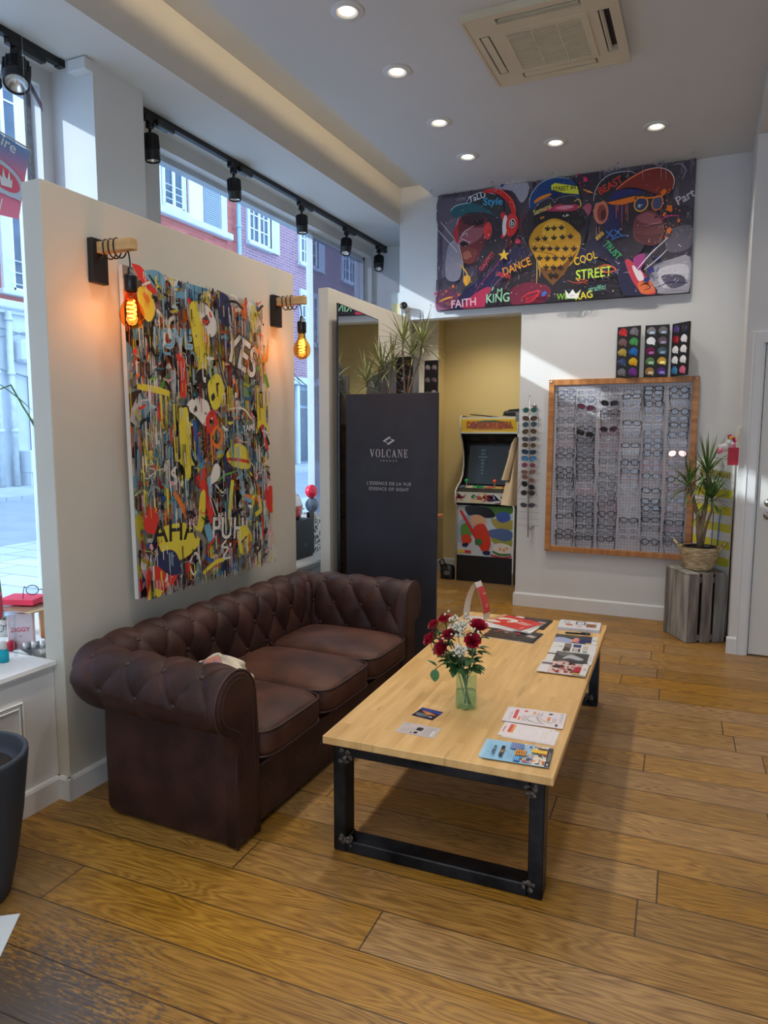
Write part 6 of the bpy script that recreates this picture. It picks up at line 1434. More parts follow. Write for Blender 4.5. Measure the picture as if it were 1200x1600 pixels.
ROSE = mat('rose_petal', (190,20,52), .55, var=.35, vscale=60, rgb2=(136,8,36)); RLEAF = mat('rose_leaf', (48,84,44), .45, var=.4, vscale=40, rgb2=(80,116,62)); RSTEM = mat('rose_stem', (74,104,56), .6)
rg = random.Random(77)
def oval_leaf(b, base, d, L, w, up=(0,0,1)):
    base = Vector(base); d = Vector(d).normalized(); up = Vector(up); s = d.cross(up).normalized(); n = s.cross(d); rows = []
    for i in range(7):
        t = i/6; ww = w*math.sin(PI*min(1, t*.93+.05))**.8*(1-.25*t) if 0 < t < 1 else .0006; c = base+d*L*t-n*(.25*L*t*t)
        rows.append([c-s*ww*.5+n*ww*.12, c, c+s*ww*.5+n*ww*.12])
    b.grid(rows)
def rose(head, ax, size, label, leaves, bend):
    size *= 1.28; leaves += 4
    head = Vector(head); ax = Vector(ax).normalized(); t = thing('red_rose', label, 'rose', (-.834, 2.626, ZT+.012), 0, 'red roses in the bottle vase')
    foot = Vector((-.834, 2.626, ZT+.015)) + Vector((-(head.x+.834)*.12, -(head.y-2.626)*.12, 0)); mid = Vector((-.834+(head.x+.834)*.14, 2.626+(head.y-2.626)*.14, ZT+.145)); m2 = mid.lerp(head, .55)+Vector(bend)
    b = MB(); pts = [foot, foot.lerp(mid, .5), mid, m2, head-ax*size*.9]; b.tube(pts, .0026, 6); b.build('stem', RSTEM, t)
    b = MB(); q = ax.to_track_quat('Z', 'Y').to_matrix()
    for ring in range(6):
        n = (3, 3, 4, 5, 5, 6)[ring]; R0 = size*(.12+.155*ring); hh = size*(1.15-.09*ring)
        for k in range(n):
            a0 = 2*PI*(k+.37*ring)/n + rg.uniform(-.15,.15); rows = []
            for i in range(6):
                u = i/5; row = []
                for j in range(7):
                    w_ = (j/6-.5)*2; sp_ = (3.4/n)*(.62+.45*math.sin(PI*min(1, u*.8+.2))); a = a0+w_*sp_
                    rr = R0*(.35+.75*u**.6) + (size*.10*ring/5*max(0, u-.7)*2.0) + size*.03*math.sin(5*w_+ring); zz = -size*.45+hh*u - size*.10*w_*w_*u - (size*.10*ring/5*max(0, u-.75)*4)
                    row.append(head + q @ Vector((rr*math.cos(a), rr*math.sin(a), zz)))
                rows.append(row)
            b.grid(rows)
    b.build('bloom', ROSE, t)
    b = MB()
    for k in range(5): a = 2*PI*k/5; oval_leaf(b, head-ax*size*.55, q @ Vector((math.cos(a), math.sin(a), -.1)), size*.9, size*.3, q @ Vector((0,0,1)))
    b.build('sepals', RLEAF, t)
    for k in range(leaves):
        b = MB(); f = rg.uniform(.15, .95); p = mid.lerp(m2, f) if rg.random() < .8 else m2.lerp(head, f*.5); a = rg.uniform(0, 2*PI); d = Vector((math.cos(a), math.sin(a), rg.uniform(-.2, .6))).normalized(); tip = p+d*.018
        b.tube([p, tip], .001, 4); oval_leaf(b, tip, d, rg.uniform(.038,.054), rg.uniform(.028,.038)); oval_leaf(b, tip-d*.006, d+d.cross(Vector((0,0,1)))*.9, .032, .023); oval_leaf(b, tip-d*.006, d-d.cross(Vector((0,0,1)))*.9, .032, .023); b.build('leaf', RLEAF, t)
rose((-.930,2.625,.805), (-.25,-.1,1), .025, 'red rose standing highest on the left of the bouquet', 2, (-.02,0,0)); rose((-.985,2.65,.768), (-.6,-.2,.8), .023, 'red rose at the far left of the bouquet, upper of two touching', 3, (-.02,0,.01))
rose((-.985,2.60,.722), (-.7,-.4,.6), .026, 'red rose at the far left of the bouquet, lower of two touching', 3, (-.02,0,0)); rose((-.906,2.61,.745), (-.2,-.5,.9), .025, 'red rose in the centre left beside the white sprays', 4, (0,0,0))
rose((-.930,2.585,.694), (-.4,-.8,.5), .026, 'lowest red rose of the bouquet, drooping to the front left', 4, (0,-.01,0)); rose((-.792,2.64,.790), (.3,-.3,1), .029, 'largest red rose, upper right of the bouquet', 4, (.01,0,0)); rose((-.803,2.60,.737), (.3,-.7,.6), .026, 'red rose at the right, directly under the largest rose', 4, (.01,0,0))
t = thing('rose_foliage_sprig', 'leafy green sprig hanging over the left rim of the bottle vase', 'foliage', (-.87, 2.62, .59)); b = MB(); b.tube([(-.84,2.62,.50), (-.866,2.615,.60), (-.92,2.60,.63), (-.955,2.60,.60)], .002, 5); b.build('stem', RSTEM, t)
b = MB(); oval_leaf(b, (-.955,2.60,.60), (-.1,-.1,-1), .058, .044, (.1,-1,.1)); oval_leaf(b, (-.95,2.60,.61), (-.7,0,.55), .048, .026); b.build('leaf', mat('pale_rose_leaf', (76,132,84), .5, var=.2, vscale=30), t)
for q, d in (((-.80,2.61,.62), (1,-.2,.25)), ((-.83,2.60,.61), (.3,-1,.2)), ((-.86,2.60,.63), (-.4,-1,.3))):
    b = MB(); b.tube([(-.834,2.62,.56), q], .0015, 5); oval_leaf(b, q, d, .05, .034); b.build('leaf', RLEAF, t)
def gyp(c, R_, n, label):
    t = thing('gypsophila_spray', label, 'flower', (-.834, 2.626, ZT+.02), 0, 'white sprays in the bouquet'); b = MB(); f = MB(); base = Vector((-.836, 2.625, .56)); hub = Vector(c)-Vector((0,0,R_*.9)); b.tube([(-.834,2.626,ZT+.03), base, hub], .0014, 5)
    for i in range(n):
        p = Vector(c)+Vector((rg.gauss(0,.5)*R_, rg.gauss(0,.4)*R_, rg.gauss(0,.45)*R_)); b.tube([hub, hub.lerp(p, .5)+Vector((rg.uniform(-.004,.004),0,.003)), p], .0006, 4)
        s = rg.uniform(.0034,.0056); f.ball(p, s, s, s, 7, 5)
        if s > .004: f.ball(p+Vector((.002,-.002,.002)), s*.7, s*.7, s*.7, 6, 4)
    b.build('stems', RSTEM, t); f.build('florets', mat('white_floret', (232,228,214), .7), t, kind='stuff')
gyp((-.862,2.60,.785), .046, 120, 'upper white gypsophila spray at the top of the bouquet'); gyp((-.842,2.575,.70), .030, 60, 'lower white gypsophila spray in front of the green leaves')

# printed matter
def sheet(name, label, cat, cx, cy, w, h, ang, z, th, painter=None, group=None, edge=(224,222,218), fan=1, pitch=(0,0)):
    t = thing(name, label, cat, (cx, cy, z), ang, group); b = MB()
    for i in range(fan):
        k = fan-1-i; b.box(-w/2-pitch[0]*k, w/2-pitch[0]*k, -h/2+pitch[1]*k, h/2+pitch[1]*k, th*i/fan+.0001, th*(i+1)/fan-.0001)
    b.build('pages' if th > .003 else 'paper', mat('paper_%d_%d_%d' % edge, edge, .7), t, world=False)
    if painter:
        A = Art((-w/2, -h/2, th+.0002), (1,0,0), (0,1,0), w, h, .00006); painter(A, w, h); A.mb.build('print', GLOSSPRINT, t, world=False)
    return t
def lines(A, x0, y0, x1, n, dy, col, w=.0012, rg_=random.Random(2)):
    for i in range(n): A.rect(x0, y0-dy*i, x0+(x1-x0)*rg_.uniform(.7,1), y0-dy*i+w, col)
def vlines(A, x0, y0, y1, n, dx, col, w=.0014, rg_=random.Random(4)):
    for i in range(n): A.rect(x0+dx*i, y0, x0+dx*i+w, y0+(y1-y0)*rg_.uniform(.65,1), col)
def p_night(A, w, h):
    A.rect(0,0,w,h,(38,40,56)); A.poly([(0,h),(w,h),(w,h*.62),(w*.3,h*.72),(0,h*.8)],(52,70,150)); A.blob([(w*.2,h*.7),(w*.6,h*.66),(w*.9,h*.5),(w*.6,h*.45),(w*.3,h*.55)],(206,112,50)); A.blob([(w*.1,h*.4),(w*.5,h*.42),(w*.7,h*.25),(w*.4,h*.14),(w*.12,h*.2)],(120,124,130)); A.text('||||', w*.55, h*.55, .022, (226,170,90), -.15, bold=.03); A.ell(w*.78, h*.25, .007, .005, (226,222,216)); A.stroke([(w*.3,h*.3),(w*.5,h*.26),(w*.6,h*.3)], .004, (60,60,66))
sheet('postcard', 'small dark blue and orange postcard, left of the vase on the table', 'postcard', -.950, 2.496, .094, .094, -.13, ZT, .0008, p_night)
def p_info(A, w, h):
    A.rect(0,0,w,h,(206,196,194)); A.ell(w*.13,h*.85,.010,.006,(60,60,64)); A.ell(w*.13,h*.85,.008,.0045,(216,210,208)); vlines(A, w*.10, h*.12, h*.7, 3, .011, (120,80,84)); vlines(A, w*.33, h*.1, h*.85, 2, .010, (150,140,140)); A.rect(w*.44,h*.42,w*.6,h*.72,(44,42,42)); A.rect(w*.44,h*.12,w*.53,h*.30,(50,48,50)); A.rect(w*.36,h*.1,w*.39,h*.2,(60,60,60)); A.rect(w*.56,h*.5,w*.57,h*.56,(220,220,220)); vlines(A, w*.68, h*.1, h*.9, 4, .010, (130,100,96)); A.rect(w*.86,h*.1,w*.93,h*.6,(226,222,220))
sheet('info_card', 'greyish information card with a black square, nearest the table left edge', 'card', -.925, 2.341, .150, .094, 0.02, ZT, .0008, p_info, edge=(196,186,184))
def p_draw(A, w, h):
    A.rect(0,0,w,h,(228,218,220)); vlines(A, w*.04, h*.15, h*.85, 2, .006, (120,110,130)); A.rect(w*.11,h*.25,w*.17,h*.85,(214,60,66)); A.splat(w*.30, h*.82, .010, (216,70,90), random.Random(1)); A.rect(w*.20,h*.18,w*.24,h*.42,(230,140,70)); A.rect(w*.43,h*.66,w*.47,h*.86,(230,160,80)); vlines(A, w*.50, h*.55, h*.9, 5, .005, (130,120,130)); vlines(A, w*.27, h*.15, h*.55, 4, .005, (130,120,130)); A.splat(w*.74, h*.82, .010, (70,60,60), random.Random(2)); A.rect(w*.70,h*.35,w*.75,h*.6,(230,130,60)); vlines(A, w*.79, h*.3, h*.6, 3, .006, (120,110,110))
    A.stroke([(w*.35,h*.42),(w*.45,h*.55),(w*.6,h*.40),(w*.7,h*.28),(w*.8,h*.22)], .0018, (50,46,50)); A.stroke([(w*.38,h*.22),(w*.5,h*.12),(w*.62,h*.16),(w*.66,h*.08)], .0018, (50,46,50)); A.stroke([(w*.38,h*.40),(w*.37,h*.25),(w*.48,h*.20)], .0015, (50,46,50)); A.stroke([(w*.52,h*.46),(w*.56,h*.3),(w*.62,h*.22)], .003, (50,46,50)); A.rect(w*.86,h*.07,w*.90,h*.2,(50,50,54)); vlines(A, w*.92, h*.3, h*.9, 2, .006, (150,140,140)); A.text('12', w*.93, h*.86, .012, (70,60,60), PI/2)
sheet('colouring_flyer', 'pinkish white flyer with a line drawing, upper one of the two overlapping flyers', 'flyer', -.553, 2.632, .216, .150, .08, ZT+.003, .0012, p_draw, edge=(226,216,218), fan=2, pitch=(.012,.0))
def p_pale(A, w, h):
    A.rect(0,0,w,h,(230,222,222)); vlines(A, w*.05, h*.3, h*.9, 1, .006, (206,80,90), .004); A.rect(w*.14,h*.3,w*.20,h*.9,(216,76,60)); A.rect(w*.20,h*.3,w*.25,h*.9,(232,150,80)); A.ell(w*.52,h*.5,w*.18,h*.33,(218,210,212)); A.ell(w*.52,h*.5,w*.165,h*.30,(230,222,222)); vlines(A, w*.8, h*.2, h*.85, 2, .012, (190,180,182)); A.text('13', w*.93, h*.85, .011, (90,80,80), PI/2)
sheet('colouring_flyer', 'pale flyer with red and orange bars, partly covered by the line drawing flyer', 'flyer', -.555, 2.487, .190, .125, .03, ZT+.0008, .0014, p_pale, edge=(228,222,222), fan=2, pitch=(-.016,-.010))
def p_city(A, w, h):
    r_ = random.Random(9); A.rect(0,0,w,h,(150,200,232)); A.rect(w*.93,0,w,h,(32,34,46)); vlines(A, w*.955, h*.3, h*.9, 2, .005, (190,190,196)); A.rect(w*.955,h*.08,w*.98,h*.16,(220,220,224)); A.rect(w*.74,0,w*.93,h,(226,218,196))
    for i in range(70):
        x = w*r_.uniform(.55,.92); y = h*r_.uniform(.02,.95); c = r_.choice([(236,182,46),(236,182,46),(214,90,80),(60,90,150),(226,150,50),(90,160,200),(240,236,226),(60,56,60),(226,130,140)]); A.rect(x, y, x+r_.uniform(.004,.013), y+r_.uniform(.004,.014), c)
    A.rect(w*.36,h*.62,w*.55,h*.96,(90,110,170)); 
    for i in range(5):
        for j in range(4): A.rect(w*(.37+.037*i),h*(.65+.075*j),w*(.39+.037*i),h*(.69+.075*j),(150,180,220))
    A.rect(w*.46,h*.32,w*.62,h*.60,(226,150,40)); [A.rect(w*(.48+.035*i),h*.36,w*(.495+.035*i),h*.55,(90,56,30)) for i in range(4)]; A.rect(w*.46,h*.02,w*.56,h*.26,(60,130,200)); [A.rect(w*(.47+.03*i),h*.04,w*(.48+.03*i),h*.24,(150,200,235)) for i in range(3)]; A.rect(w*.70,h*.55,w*.93,h*.72,(240,190,40)); A.rect(w*.78,h*.74,w*.93,h*.82,(40,44,60)); A.rect(w*.84,h*.84,w*.93,h*.9,(226,220,200))
    A.text('Le Mail des', w*.135, h*.40, .018, (30,60,90), PI/2, .9, bold=.03); A.rect(w*.235,h*.12,w*.29,h*.68,(36,40,60)); A.text('||||||||', w*.262, h*.40, .012, (210,160,110), PI/2, .95, bold=.02); A.text('|| ||||', w*.33, h*.4, .009, (40,70,110), PI/2); vlines(A, w*.37, h*.1, h*.55, 3, .006, (90,130,170), .001); [A.ell(w*.07, h*(.25+.2*i), .002, .002, (30,50,80)) for i in range(3)]
sheet('event_flyer', 'fanned pile of light blue flyers with a yellow city drawing at the near table corner', 'flyer pile', -.541, 2.298, .222, .148, .09, ZT, .006, p_city, edge=(170,206,230), fan=5, pitch=(.004,.004))
def mag(kind):
    def f(A, w, h):
        r_ = random.Random(kind)
        if kind == 1:
            A.rect(0,0,w,h,(60,62,70)); A.blob([(0,0),(w*.35,0),(w*.5,h*.3),(w*.2,h*.6),(0,h*.5)],(170,180,214)); A.blob([(0,h),(w*.5,h),(w*.6,h*.7),(w*.3,h*.6),(0,h*.75)],(86,84,74)); A.blob([(w*.4,h*.2),(w*.48,h*.65),(w*.56,h*.6),(w*.54,h*.15)],(226,150,120)); A.blob([(w*.52,h*.1),(w*.56,h*.5),(w*.62,h*.4),(w*.62,h*.1)],(190,110,130)); A.blob([(w*.6,h*.0),(w*.62,h*.5),(w*.86,h*.55),(w*.86,0)],(34,44,96)); A.rect(w*.74,0,w*.87,h*.14,(222,196,90)); A.rect(w*.87,0,w,h,(224,222,218)); A.text('|||', w*.93, h*.5, .026, (40,40,44), PI/2, .8, bold=.04)
        if kind == 2:
            A.rect(0,0,w,h,(226,228,226)); A.rect(w*.28,h*.1,w*.44,h*.95,(124,116,108)); A.blob([(w*.28,h*.1),(w*.42,h*.15),(w*.4,h*.5),(w*.3,h*.5)],(80,64,60)); A.text('||||', w*.2, h*.55, .022, (110,116,120), PI/2, 1, bold=.02); A.text('||||', w*.1, h*.5, .014, (120,120,120), 0); A.rect(w*.48,h*.58,w*.66,h*.92,(70,72,110)); A.rect(w*.48,h*.12,w*.53,h*.5,(150,160,160)); A.rect(w*.54,h*.12,w*.60,h*.5,(206,170,156)); A.rect(w*.61,h*.12,w*.66,h*.5,(60,74,80)); A.rect(w*.70,h*.25,w*.82,h*.85,(206,206,196)); vlines(A, w*.72, h*.4, h*.8, 5, .005, (196,120,80)); A.rect(w*.72,h*.1,w*.82,h*.25,(110,150,166)); lines(A, w*.86, h*.8, w*.97, 7, .014, (196,160,150))
        if kind == 3:
            A.rect(0,0,w,h,(224,224,220)); A.rect(w*.17,0,w*.9,h,(72,70,68)); A.blob([(w*.2,h*.9),(w*.5,h),(w*.6,h*.7),(w*.3,h*.6)],(110,108,104)); A.blob([(w*.35,h*.3),(w*.5,h*.75),(w*.8,h*.45),(w*.72,h*.3),(w*.5,h*.4)],(182,186,190)); A.blob([(w*.4,h*.0),(w*.6,h*.15),(w*.9,h*.1),(w*.9,0)],(44,40,38)); A.blob([(w*.3,h*.05),(w*.45,h*.1),(w*.52,h*.02),(w*.3,0)],(206,176,160)); A.text('||', w*.09, h*.7, .05, (60,24,34), PI/2, .8, bold=.06); A.rect(w*.91,h*.1,w*.98,h*.9,(228,226,222)); vlines(A, w*.93, h*.3, h*.8, 2, .005, (110,110,110))
        if kind == 4:
            A.rect(0,0,w,h,(226,196,190)); A.rect(0,0,w*.2,h,(224,222,222)); A.blob([(w*.25,h*.5),(w*.35,h*.75),(w*.5,h*.6),(w*.4,h*.45)],(50,44,44))
            for i in range(60):
                c = r_.choice([(110,50,46),(150,80,64),(60,44,42),(206,150,134),(170,40,50),(216,180,170),(90,50,50)]); A.splat(w*r_.uniform(.3,.85), h*r_.uniform(.08,.95), r_.uniform(.004,.012), c, r_, 8)
            A.blob([(w*.72,h*.25),(w*.74,h*.6),(w*.86,h*.65),(w*.86,h*.25)],(176,30,50)); A.rect(w*.72,h*.02,w*.86,h*.14,(216,170,60)); A.text('||', w*.12, h*.72, .05, (40,30,40), PI/2, .8, bold=.06); A.rect(w*.87,0,w,h,(226,224,220)); A.text('||||||||', w*.94, h*.5, .018, (50,50,60), PI/2, .9)
    return f
sheet('magazine', 'magazine with a blue photo cover, farthest of the four overlapping magazines', 'magazine', -.590, 3.762, .218, .150, .09, ZT, .002, mag(1), 'overlapping magazines at the table right edge')
sheet('magazine', 'white magazine with small pictures, second of the four overlapping magazines from the far end', 'magazine', -.574, 3.592, .220, .165, .08, ZT+.0022, .002, mag(2), 'overlapping magazines at the table right edge')
sheet('magazine', 'magazine with a grey monochrome photo cover, third of the four from the far end', 'magazine', -.564, 3.425, .218, .165, .06, ZT+.0044, .002, mag(3), 'overlapping magazines at the table right edge')
sheet('magazine', 'pink and brown covered magazine, nearest of the four overlapping magazines', 'magazine', -.562, 3.247, .218, .168, .04, ZT+.0066, .002, mag(4), 'overlapping magazines at the table right edge')
def p_pad(A, w, h):
    A.rect(0,0,w,h,(220,220,224)); A.ell(w*.18,h*.72,.018,.022,(110,116,124)); A.ell(w*.18,h*.72,.013,.017,(206,208,214)); A.ell(w*.25,h*.42,.022,.020,(196,104,64)); A.text('O', w*.25, h*.42, .02, (230,200,190)); A.rect(w*.40,h*.5,w*.64,h*.92,(110,90,90)); A.rect(w*.44,h*.55,w*.60,h*.86,(216,220,228)); A.text('||||', w*.52, h*.70, .02, (90,100,120)); A.text('||||', w*.5, h*.28, .026, (200,120,80), 0, 1, bold=.03); A.rect(w*.66,h*.28,w*.90,h*.70,(164,110,70)); [A.rect(w*(.68+.05*i),h*.32,w*(.70+.05*i),h*.64,(96,60,40)) for i in range(4)]; A.text('-', w*.85, h*.88, .03, (40,50,80))
sheet('booklet_stack', 'small stack of white illustrated booklets at the far right table corner', 'booklets', -.612, 4.010, .226, .168, .08, ZT, .016, p_pad, edge=(206,212,226), fan=5)
pn = thing('pen', 'black ballpoint pen lying in front of the booklet stack', 'pen', (-.60, 3.868, ZT+.0052), R(8)); b = MB(); b.tube([(-.068,0,0),(-.060,0,0),(.06,0,0)], [.001,.005,.005], 10); b.build('barrel', BLACKP, pn, world=False); b = MB(); b.tube([(.012,0,0),(.062,0,0),(.068,0,0)], .0052, 10); b.box(.02, .064, -.0012, .0012, .005, .008); b.build('cap', mat('pen_navy', (24,30,50), .3), pn, world=False)
def p_red(A, w, h):
    A.rect(0,0,w,h,(206,44,38)); A.blob([(0,0),(w*.3,0),(w*.16,h*.3),(w*.12,h*.9),(0,h)],(196,150,110)); A.blob([(w*.14,h*.62),(w*.3,h*.74),(w*.52,h*.72),(w*.56,h*.52),(w*.46,h*.38),(w*.40,h*.44),(w*.44,h*.55),(w*.34,h*.60),(w*.18,h*.44)],(228,222,214)); A.blob([(w*.05,h*.2),(w*.2,h*.3),(w*.36,h*.24),(w*.3,h*.14),(w*.1,h*.1)],(230,224,214)); A.text('|||||||', w*.74, h*.60, .052, (236,214,204), -.1, .9, bold=.02, shear=.2); A.text('|', w*.90, h*.22, .045, (240,220,210), 0, 1, bold=.03); A.rect(w*.5,h*.78,w*.58,h*.81,(240,220,210))
def p_dark(A, w, h):
    r_ = random.Random(5); A.rect(0,0,w,h,(50,44,42))
    for i in range(40): A.splat(w*r_.uniform(0,.9), h*r_.uniform(0,1), r_.uniform(.006,.018), r_.choice([(130,40,44),(90,60,54),(150,120,110),(60,50,50),(170,60,60)]), r_, 8)
    A.rect(w*.74,0,w*.97,h,(54,50,50)); A.text('||||', w*.84, h*.55, .045, (214,206,200), 1.25, .8, bold=.05); A.ell(w*.35, h*.85, .03, .02, (220,214,206))
sheet('magazine', 'dark red patterned magazine at the bottom of the pile, nearest the vase', 'magazine', -.915, 3.695, .285, .200, .0-.08, ZT, .004, p_dark, 'magazine pile behind the roses')
sheet('magazine', 'black covered magazine sticking out at the far right of the magazine pile', 'magazine', -.925, 3.985, .290, .205, -.05, ZT, .006, p_dark, 'magazine pile behind the roses', edge=(70,66,66))
sheet('magazine', 'plain-edged magazine under the red cover in the pile behind the roses', 'magazine', -.955, 3.865, .280, .205, -.12, ZT+.0065, .005, None, 'magazine pile behind the roses')
sheet('magazine', 'white-paged magazine lying directly below the red covered one', 'magazine', -.965, 3.880, .280, .205, -.32, ZT+.0118, .004, None, 'magazine pile behind the roses')
sheet('magazine', 'bright red magazine with white script title on top of the pile', 'magazine', -.970, 3.900, .285, .210, -.42, ZT+.0162, .003, p_red, 'magazine pile behind the roses', edge=(200,196,196))
# folded paper desk calendar
ca = thing('desk_calendar', 'arched white paper desk calendar with a red front, far end of the table', 'calendar', (-1.21, 3.93, ZT)); CA = mat('calendar_card', (226,222,216), .7)
pr = [(-1.272,0),(-1.270,.05),(-1.262,.10),(-1.246,.155),(-1.222,.205),(-1.205,.222)]; pr2 = [(-1.205,.222),(-1.182,.165),(-1.163,.11),(-1.150,.055),(-1.146,.002)]
ex = Vector((.015, .075, 0))
for P_ in (pr, pr2, [(-1.146,.001),(-1.20,.003),(-1.272,.001)]):
    b = MB(); rows = [[Vector((x, 3.92, ZT+z)) for x, z in P_], [Vector((x, 3.92, ZT+z))+ex for x, z in P_]]; b.grid(rows); rows2 = [[q+Vector((.0012,0,.0008)) for q in r] for r in rows]; b.grid(rows2); b.build('card_strip', CA, ca)
b = MB(); P3 = [(-1.194,.192)]+pr2[1:4]+[(-1.147,.040)]; rows = [[Vector((x+.004, 3.918, ZT+z+.001)) for x, z in P3], [Vector((x+.004, 3.918, ZT+z+.001))+ex*1.03 for x, z in P3]]; b.grid(rows); pg = b.build('red_page', mat('calendar_red', (206,70,66), .6), ca)
b = MB(); d_ = Vector((pr2[2][0]-pr2[3][0], 0, pr2[2][1]-pr2[3][1])).normalized(); nn_ = d_.cross(ex.normalized())*-1
cpt = Vector((-1.1525, 3.92, ZT+.082))+ex*.5+Vector((.0065,0,.001)); write(b, '11', cpt, ex, d_, .030, bold=.03); write(b, 'MARS', cpt+d_*.075+Vector((.0015,0,.0)), ex, d_, .014, bold=.02); b.build('lettering', mat('calendar_white_ink', (236,214,206), .6), pg)
# shop window goods, left ledge
ZS = .6005; LM = {}
az = math.atan2(.6, .8)
def gift_box(label, cx, cy, z, w, d, h, ang, rgb, text=None, tcol=(226,214,210), group=None):
    t = thing('gift_box', label, 'box', (cx, cy, z), ang, group); m = mat('box_%d_%d_%d' % rgb, rgb, .5, var=.05)
    b = MB(); b.bbox(-w/2, w/2, -d/2, d/2, 0, h*.99, .0015); bx = b.build('carton', m, t, world=False)
    if text: b = MB(); write(b, text, (0, -d/2-.0008, h*.55), (1,0,0), (0,0,1), w*.26, bold=.02); write(b, '|||||||', (0, -d/2-.0008, h*.38), (1,0,0), (0,0,1), w*.09); b.build('lettering', mat('ink_%d_%d_%d' % tcol, tcol, .5), t, world=False)
    return t
rs = thing('acrylic_riser', 'clear acrylic display riser on the left window ledge carrying red boxes', 'display stand', (-2.72, 2.0, ZS)); CLR = CLEAR
b = MB(); b.bbox(-2.84, -2.62, 1.78, 2.22, .778, .784, .001); b.build('shelf_plate', CLR, rs)
for x, y in ((-2.625, 1.79), (-2.625, 2.205), (-2.835, 1.79), (-2.835, 2.205), (-2.625, 2.0)): b = MB(); b.bbox(x-.004, x+.004, y-.008, y+.008, ZS, .778, .001); b.build('leg', CLR, rs)
gift_box('dark red box with black lettering on the acrylic riser at the left photo edge', -2.665, 1.885, .785, .15, .07, .098, R(50), (166,44,60), 'ZIGGY', (40,20,26)); gift_box('bright pink-red box lying flat beside the dark red one on the riser', -2.76, 2.155, .785, .16, .12, .026, R(20), (226,50,84)); gift_box('pale pink-white box standing on the left window ledge below the riser', -2.70, 2.09, ZS, .10, .05, .16, R(40), (226,206,212), 'ZIGGY', (206,60,80)); gift_box('plain orange-brown box on the left window ledge beside the partition', -2.66, 2.19, ZS+.03, .06, .05, .14, R(60), (206,150,104))
b = MB(); b.bbox(-2.78, -2.60, 2.06, 2.26, .7705, .777, .001); b.build('kraft_card', mat('kraft_card', (196,164,120), .8), label='flat kraft card under the acrylic riser top by the partition', cat='card')
bo_ = thing('spray_bottle', 'small turquoise spray bottle with white cap at the front of the left ledge', 'bottle', (-2.60, 1.925, ZS)); b = MB(); b.lathe([(0,0),(.017,.001),(.019,.006),(.019,.045),(.015,.052),(.010,.054)], (-2.60,1.925,ZS), 24); b.build('bottle', glassy('turquoise_liquid', (50,190,206), tint=.45), bo_); b = MB(); b.lathe([(.0105,.054),(.0125,.055),(.0125,.083),(.008,.088),(0,.088)], (-2.60,1.925,ZS), 20); b.build('cap', POT, bo_)
b = MB(); b.ball((-2.70, 2.035, ZS+.024), .024, .024, .024, 16, 12); b.build('red_pompom', mat('dark_red_wool', (166,30,56), .9, bump=.5, bscale=160), label='small dark red woollen ball on the left window ledge', cat='pompom')
so_ = thing('striped_toy', 'grey and white striped knitted toy lying on the left window ledge', 'toy', (-2.63, 2.13, ZS)); b = MB()
for i in range(11): b.m = i % 2; b.tube([(-2.665+.010*i, 2.065+.013*i, ZS+.018), (-2.665+.010*(i+1), 2.065+.013*(i+1), ZS+.018)], .016, 10)
b.m = 0; b.build('striped_body', [mat('white_knit', (222,222,222), .9), mat('grey_knit', (120,124,132), .9)], so_); b = MB(); b.ball((-2.60, 2.16, ZS+.04), .03, .03, .022); b.build('red_scarf', MATS['dark_red_wool'], so_)
g = glasses('round', 'black', 'clear', thick=.002); g.location = (-2.66, 2.165, .845); g.rotation_euler = (0, .2, R(50)); g['label'] = 'round black eyeglasses standing on the pink-red box by the partition'; g['category'] = 'eyeglasses'
for i, (x, y) in enumerate(((-2.70, 1.90), (-2.74, 1.96))):
    g = glasses('rect', 'grey', 'clear', 'short'); g.location = (x, y, ZS+.05+.06*i); g.rotation_euler = (0, 0, R(50)); g['label'] = ['thin grey eyeglasses displayed low behind the spray bottle', 'thin grey eyeglasses displayed higher behind the spray bottle'][i]; g['category'] = 'eyeglasses'
# hanging banner in the first window
bn = thing('window_banner', 'pink and blue fabric banner with white script hanging in the left window', 'banner', (-3.0, 2.3, 2.9)); 
def bpt(u, v):
    yb, yt = 1.90+.53*u, 1.90+.613*u; y = yb*(1-v)+yt*v; z = 2.50+.036*u + v*(.334+.0*u+.13*(1-u)); return Vector((-3.0+.003*math.sin(9*u+3*v), y, z))
b = MB(); nu, nv = 60, 40; G_ = [[bpt(i/nu, j/nv) for i in range(nu+1)] for j in range(nv+1)]
for j in range(nv):
    for i in range(nu):
        v = (j+.5)/nv; u = (i+.5)/nu; p = G_[j][i]; k = min(1, max(0, (v-.55)*2.6+.9*(.75-u)*.6)); c = srgb_mix((240,140,172), (120,160,214), k)
        b.ink = c; b.smooth = True; b.add([G_[j][i], G_[j][i+1], G_[j+1][i+1], G_[j+1][i]], [(0,1,2,3)])
b.ink = None; b.build('cloth', attr_mat('banner_cloth', .7), bn)
b = MB(); RY = 2.350; RZ = 2.700; n_ = 48
for (ry, rz, m_) in ((.112, .072, 0), (.088, .052, 1)):
    b.m = m_; b.add([Vector((-2.990+.001*m_, RY+ry*math.cos(2*PI*k/n_), RZ+rz*math.sin(2*PI*k/n_)-.25*ry*math.cos(2*PI*k/n_))) for k in range(n_)], [tuple(range(n_))])
b.m = 0; b.grid([[Vector((-2.989, 2.0+.44*k/20, 2.622+dz+.006*math.sin(k*.5))) for k in range(21)] for dz in (0, .012)], smooth=False)
b.build('swirl', [mat('banner_pale_blue', (200,220,242), .7), mat('banner_rose', (232,110,134), .7)], bn)
b = MB(); write(b, 'anniversaire', Vector((-2.984, 2.250, 2.888)), (0,1,-.27), (0,.1,1), .072, shear=.25, bold=.012); write(b, '||||| ||||', Vector((-2.984, 2.24, 2.575)), (0,1,0), (0,0,1), .07, shear=.3); b.build('lettering', mat('banner_white', (232,238,244), .7), bn); b = MB()
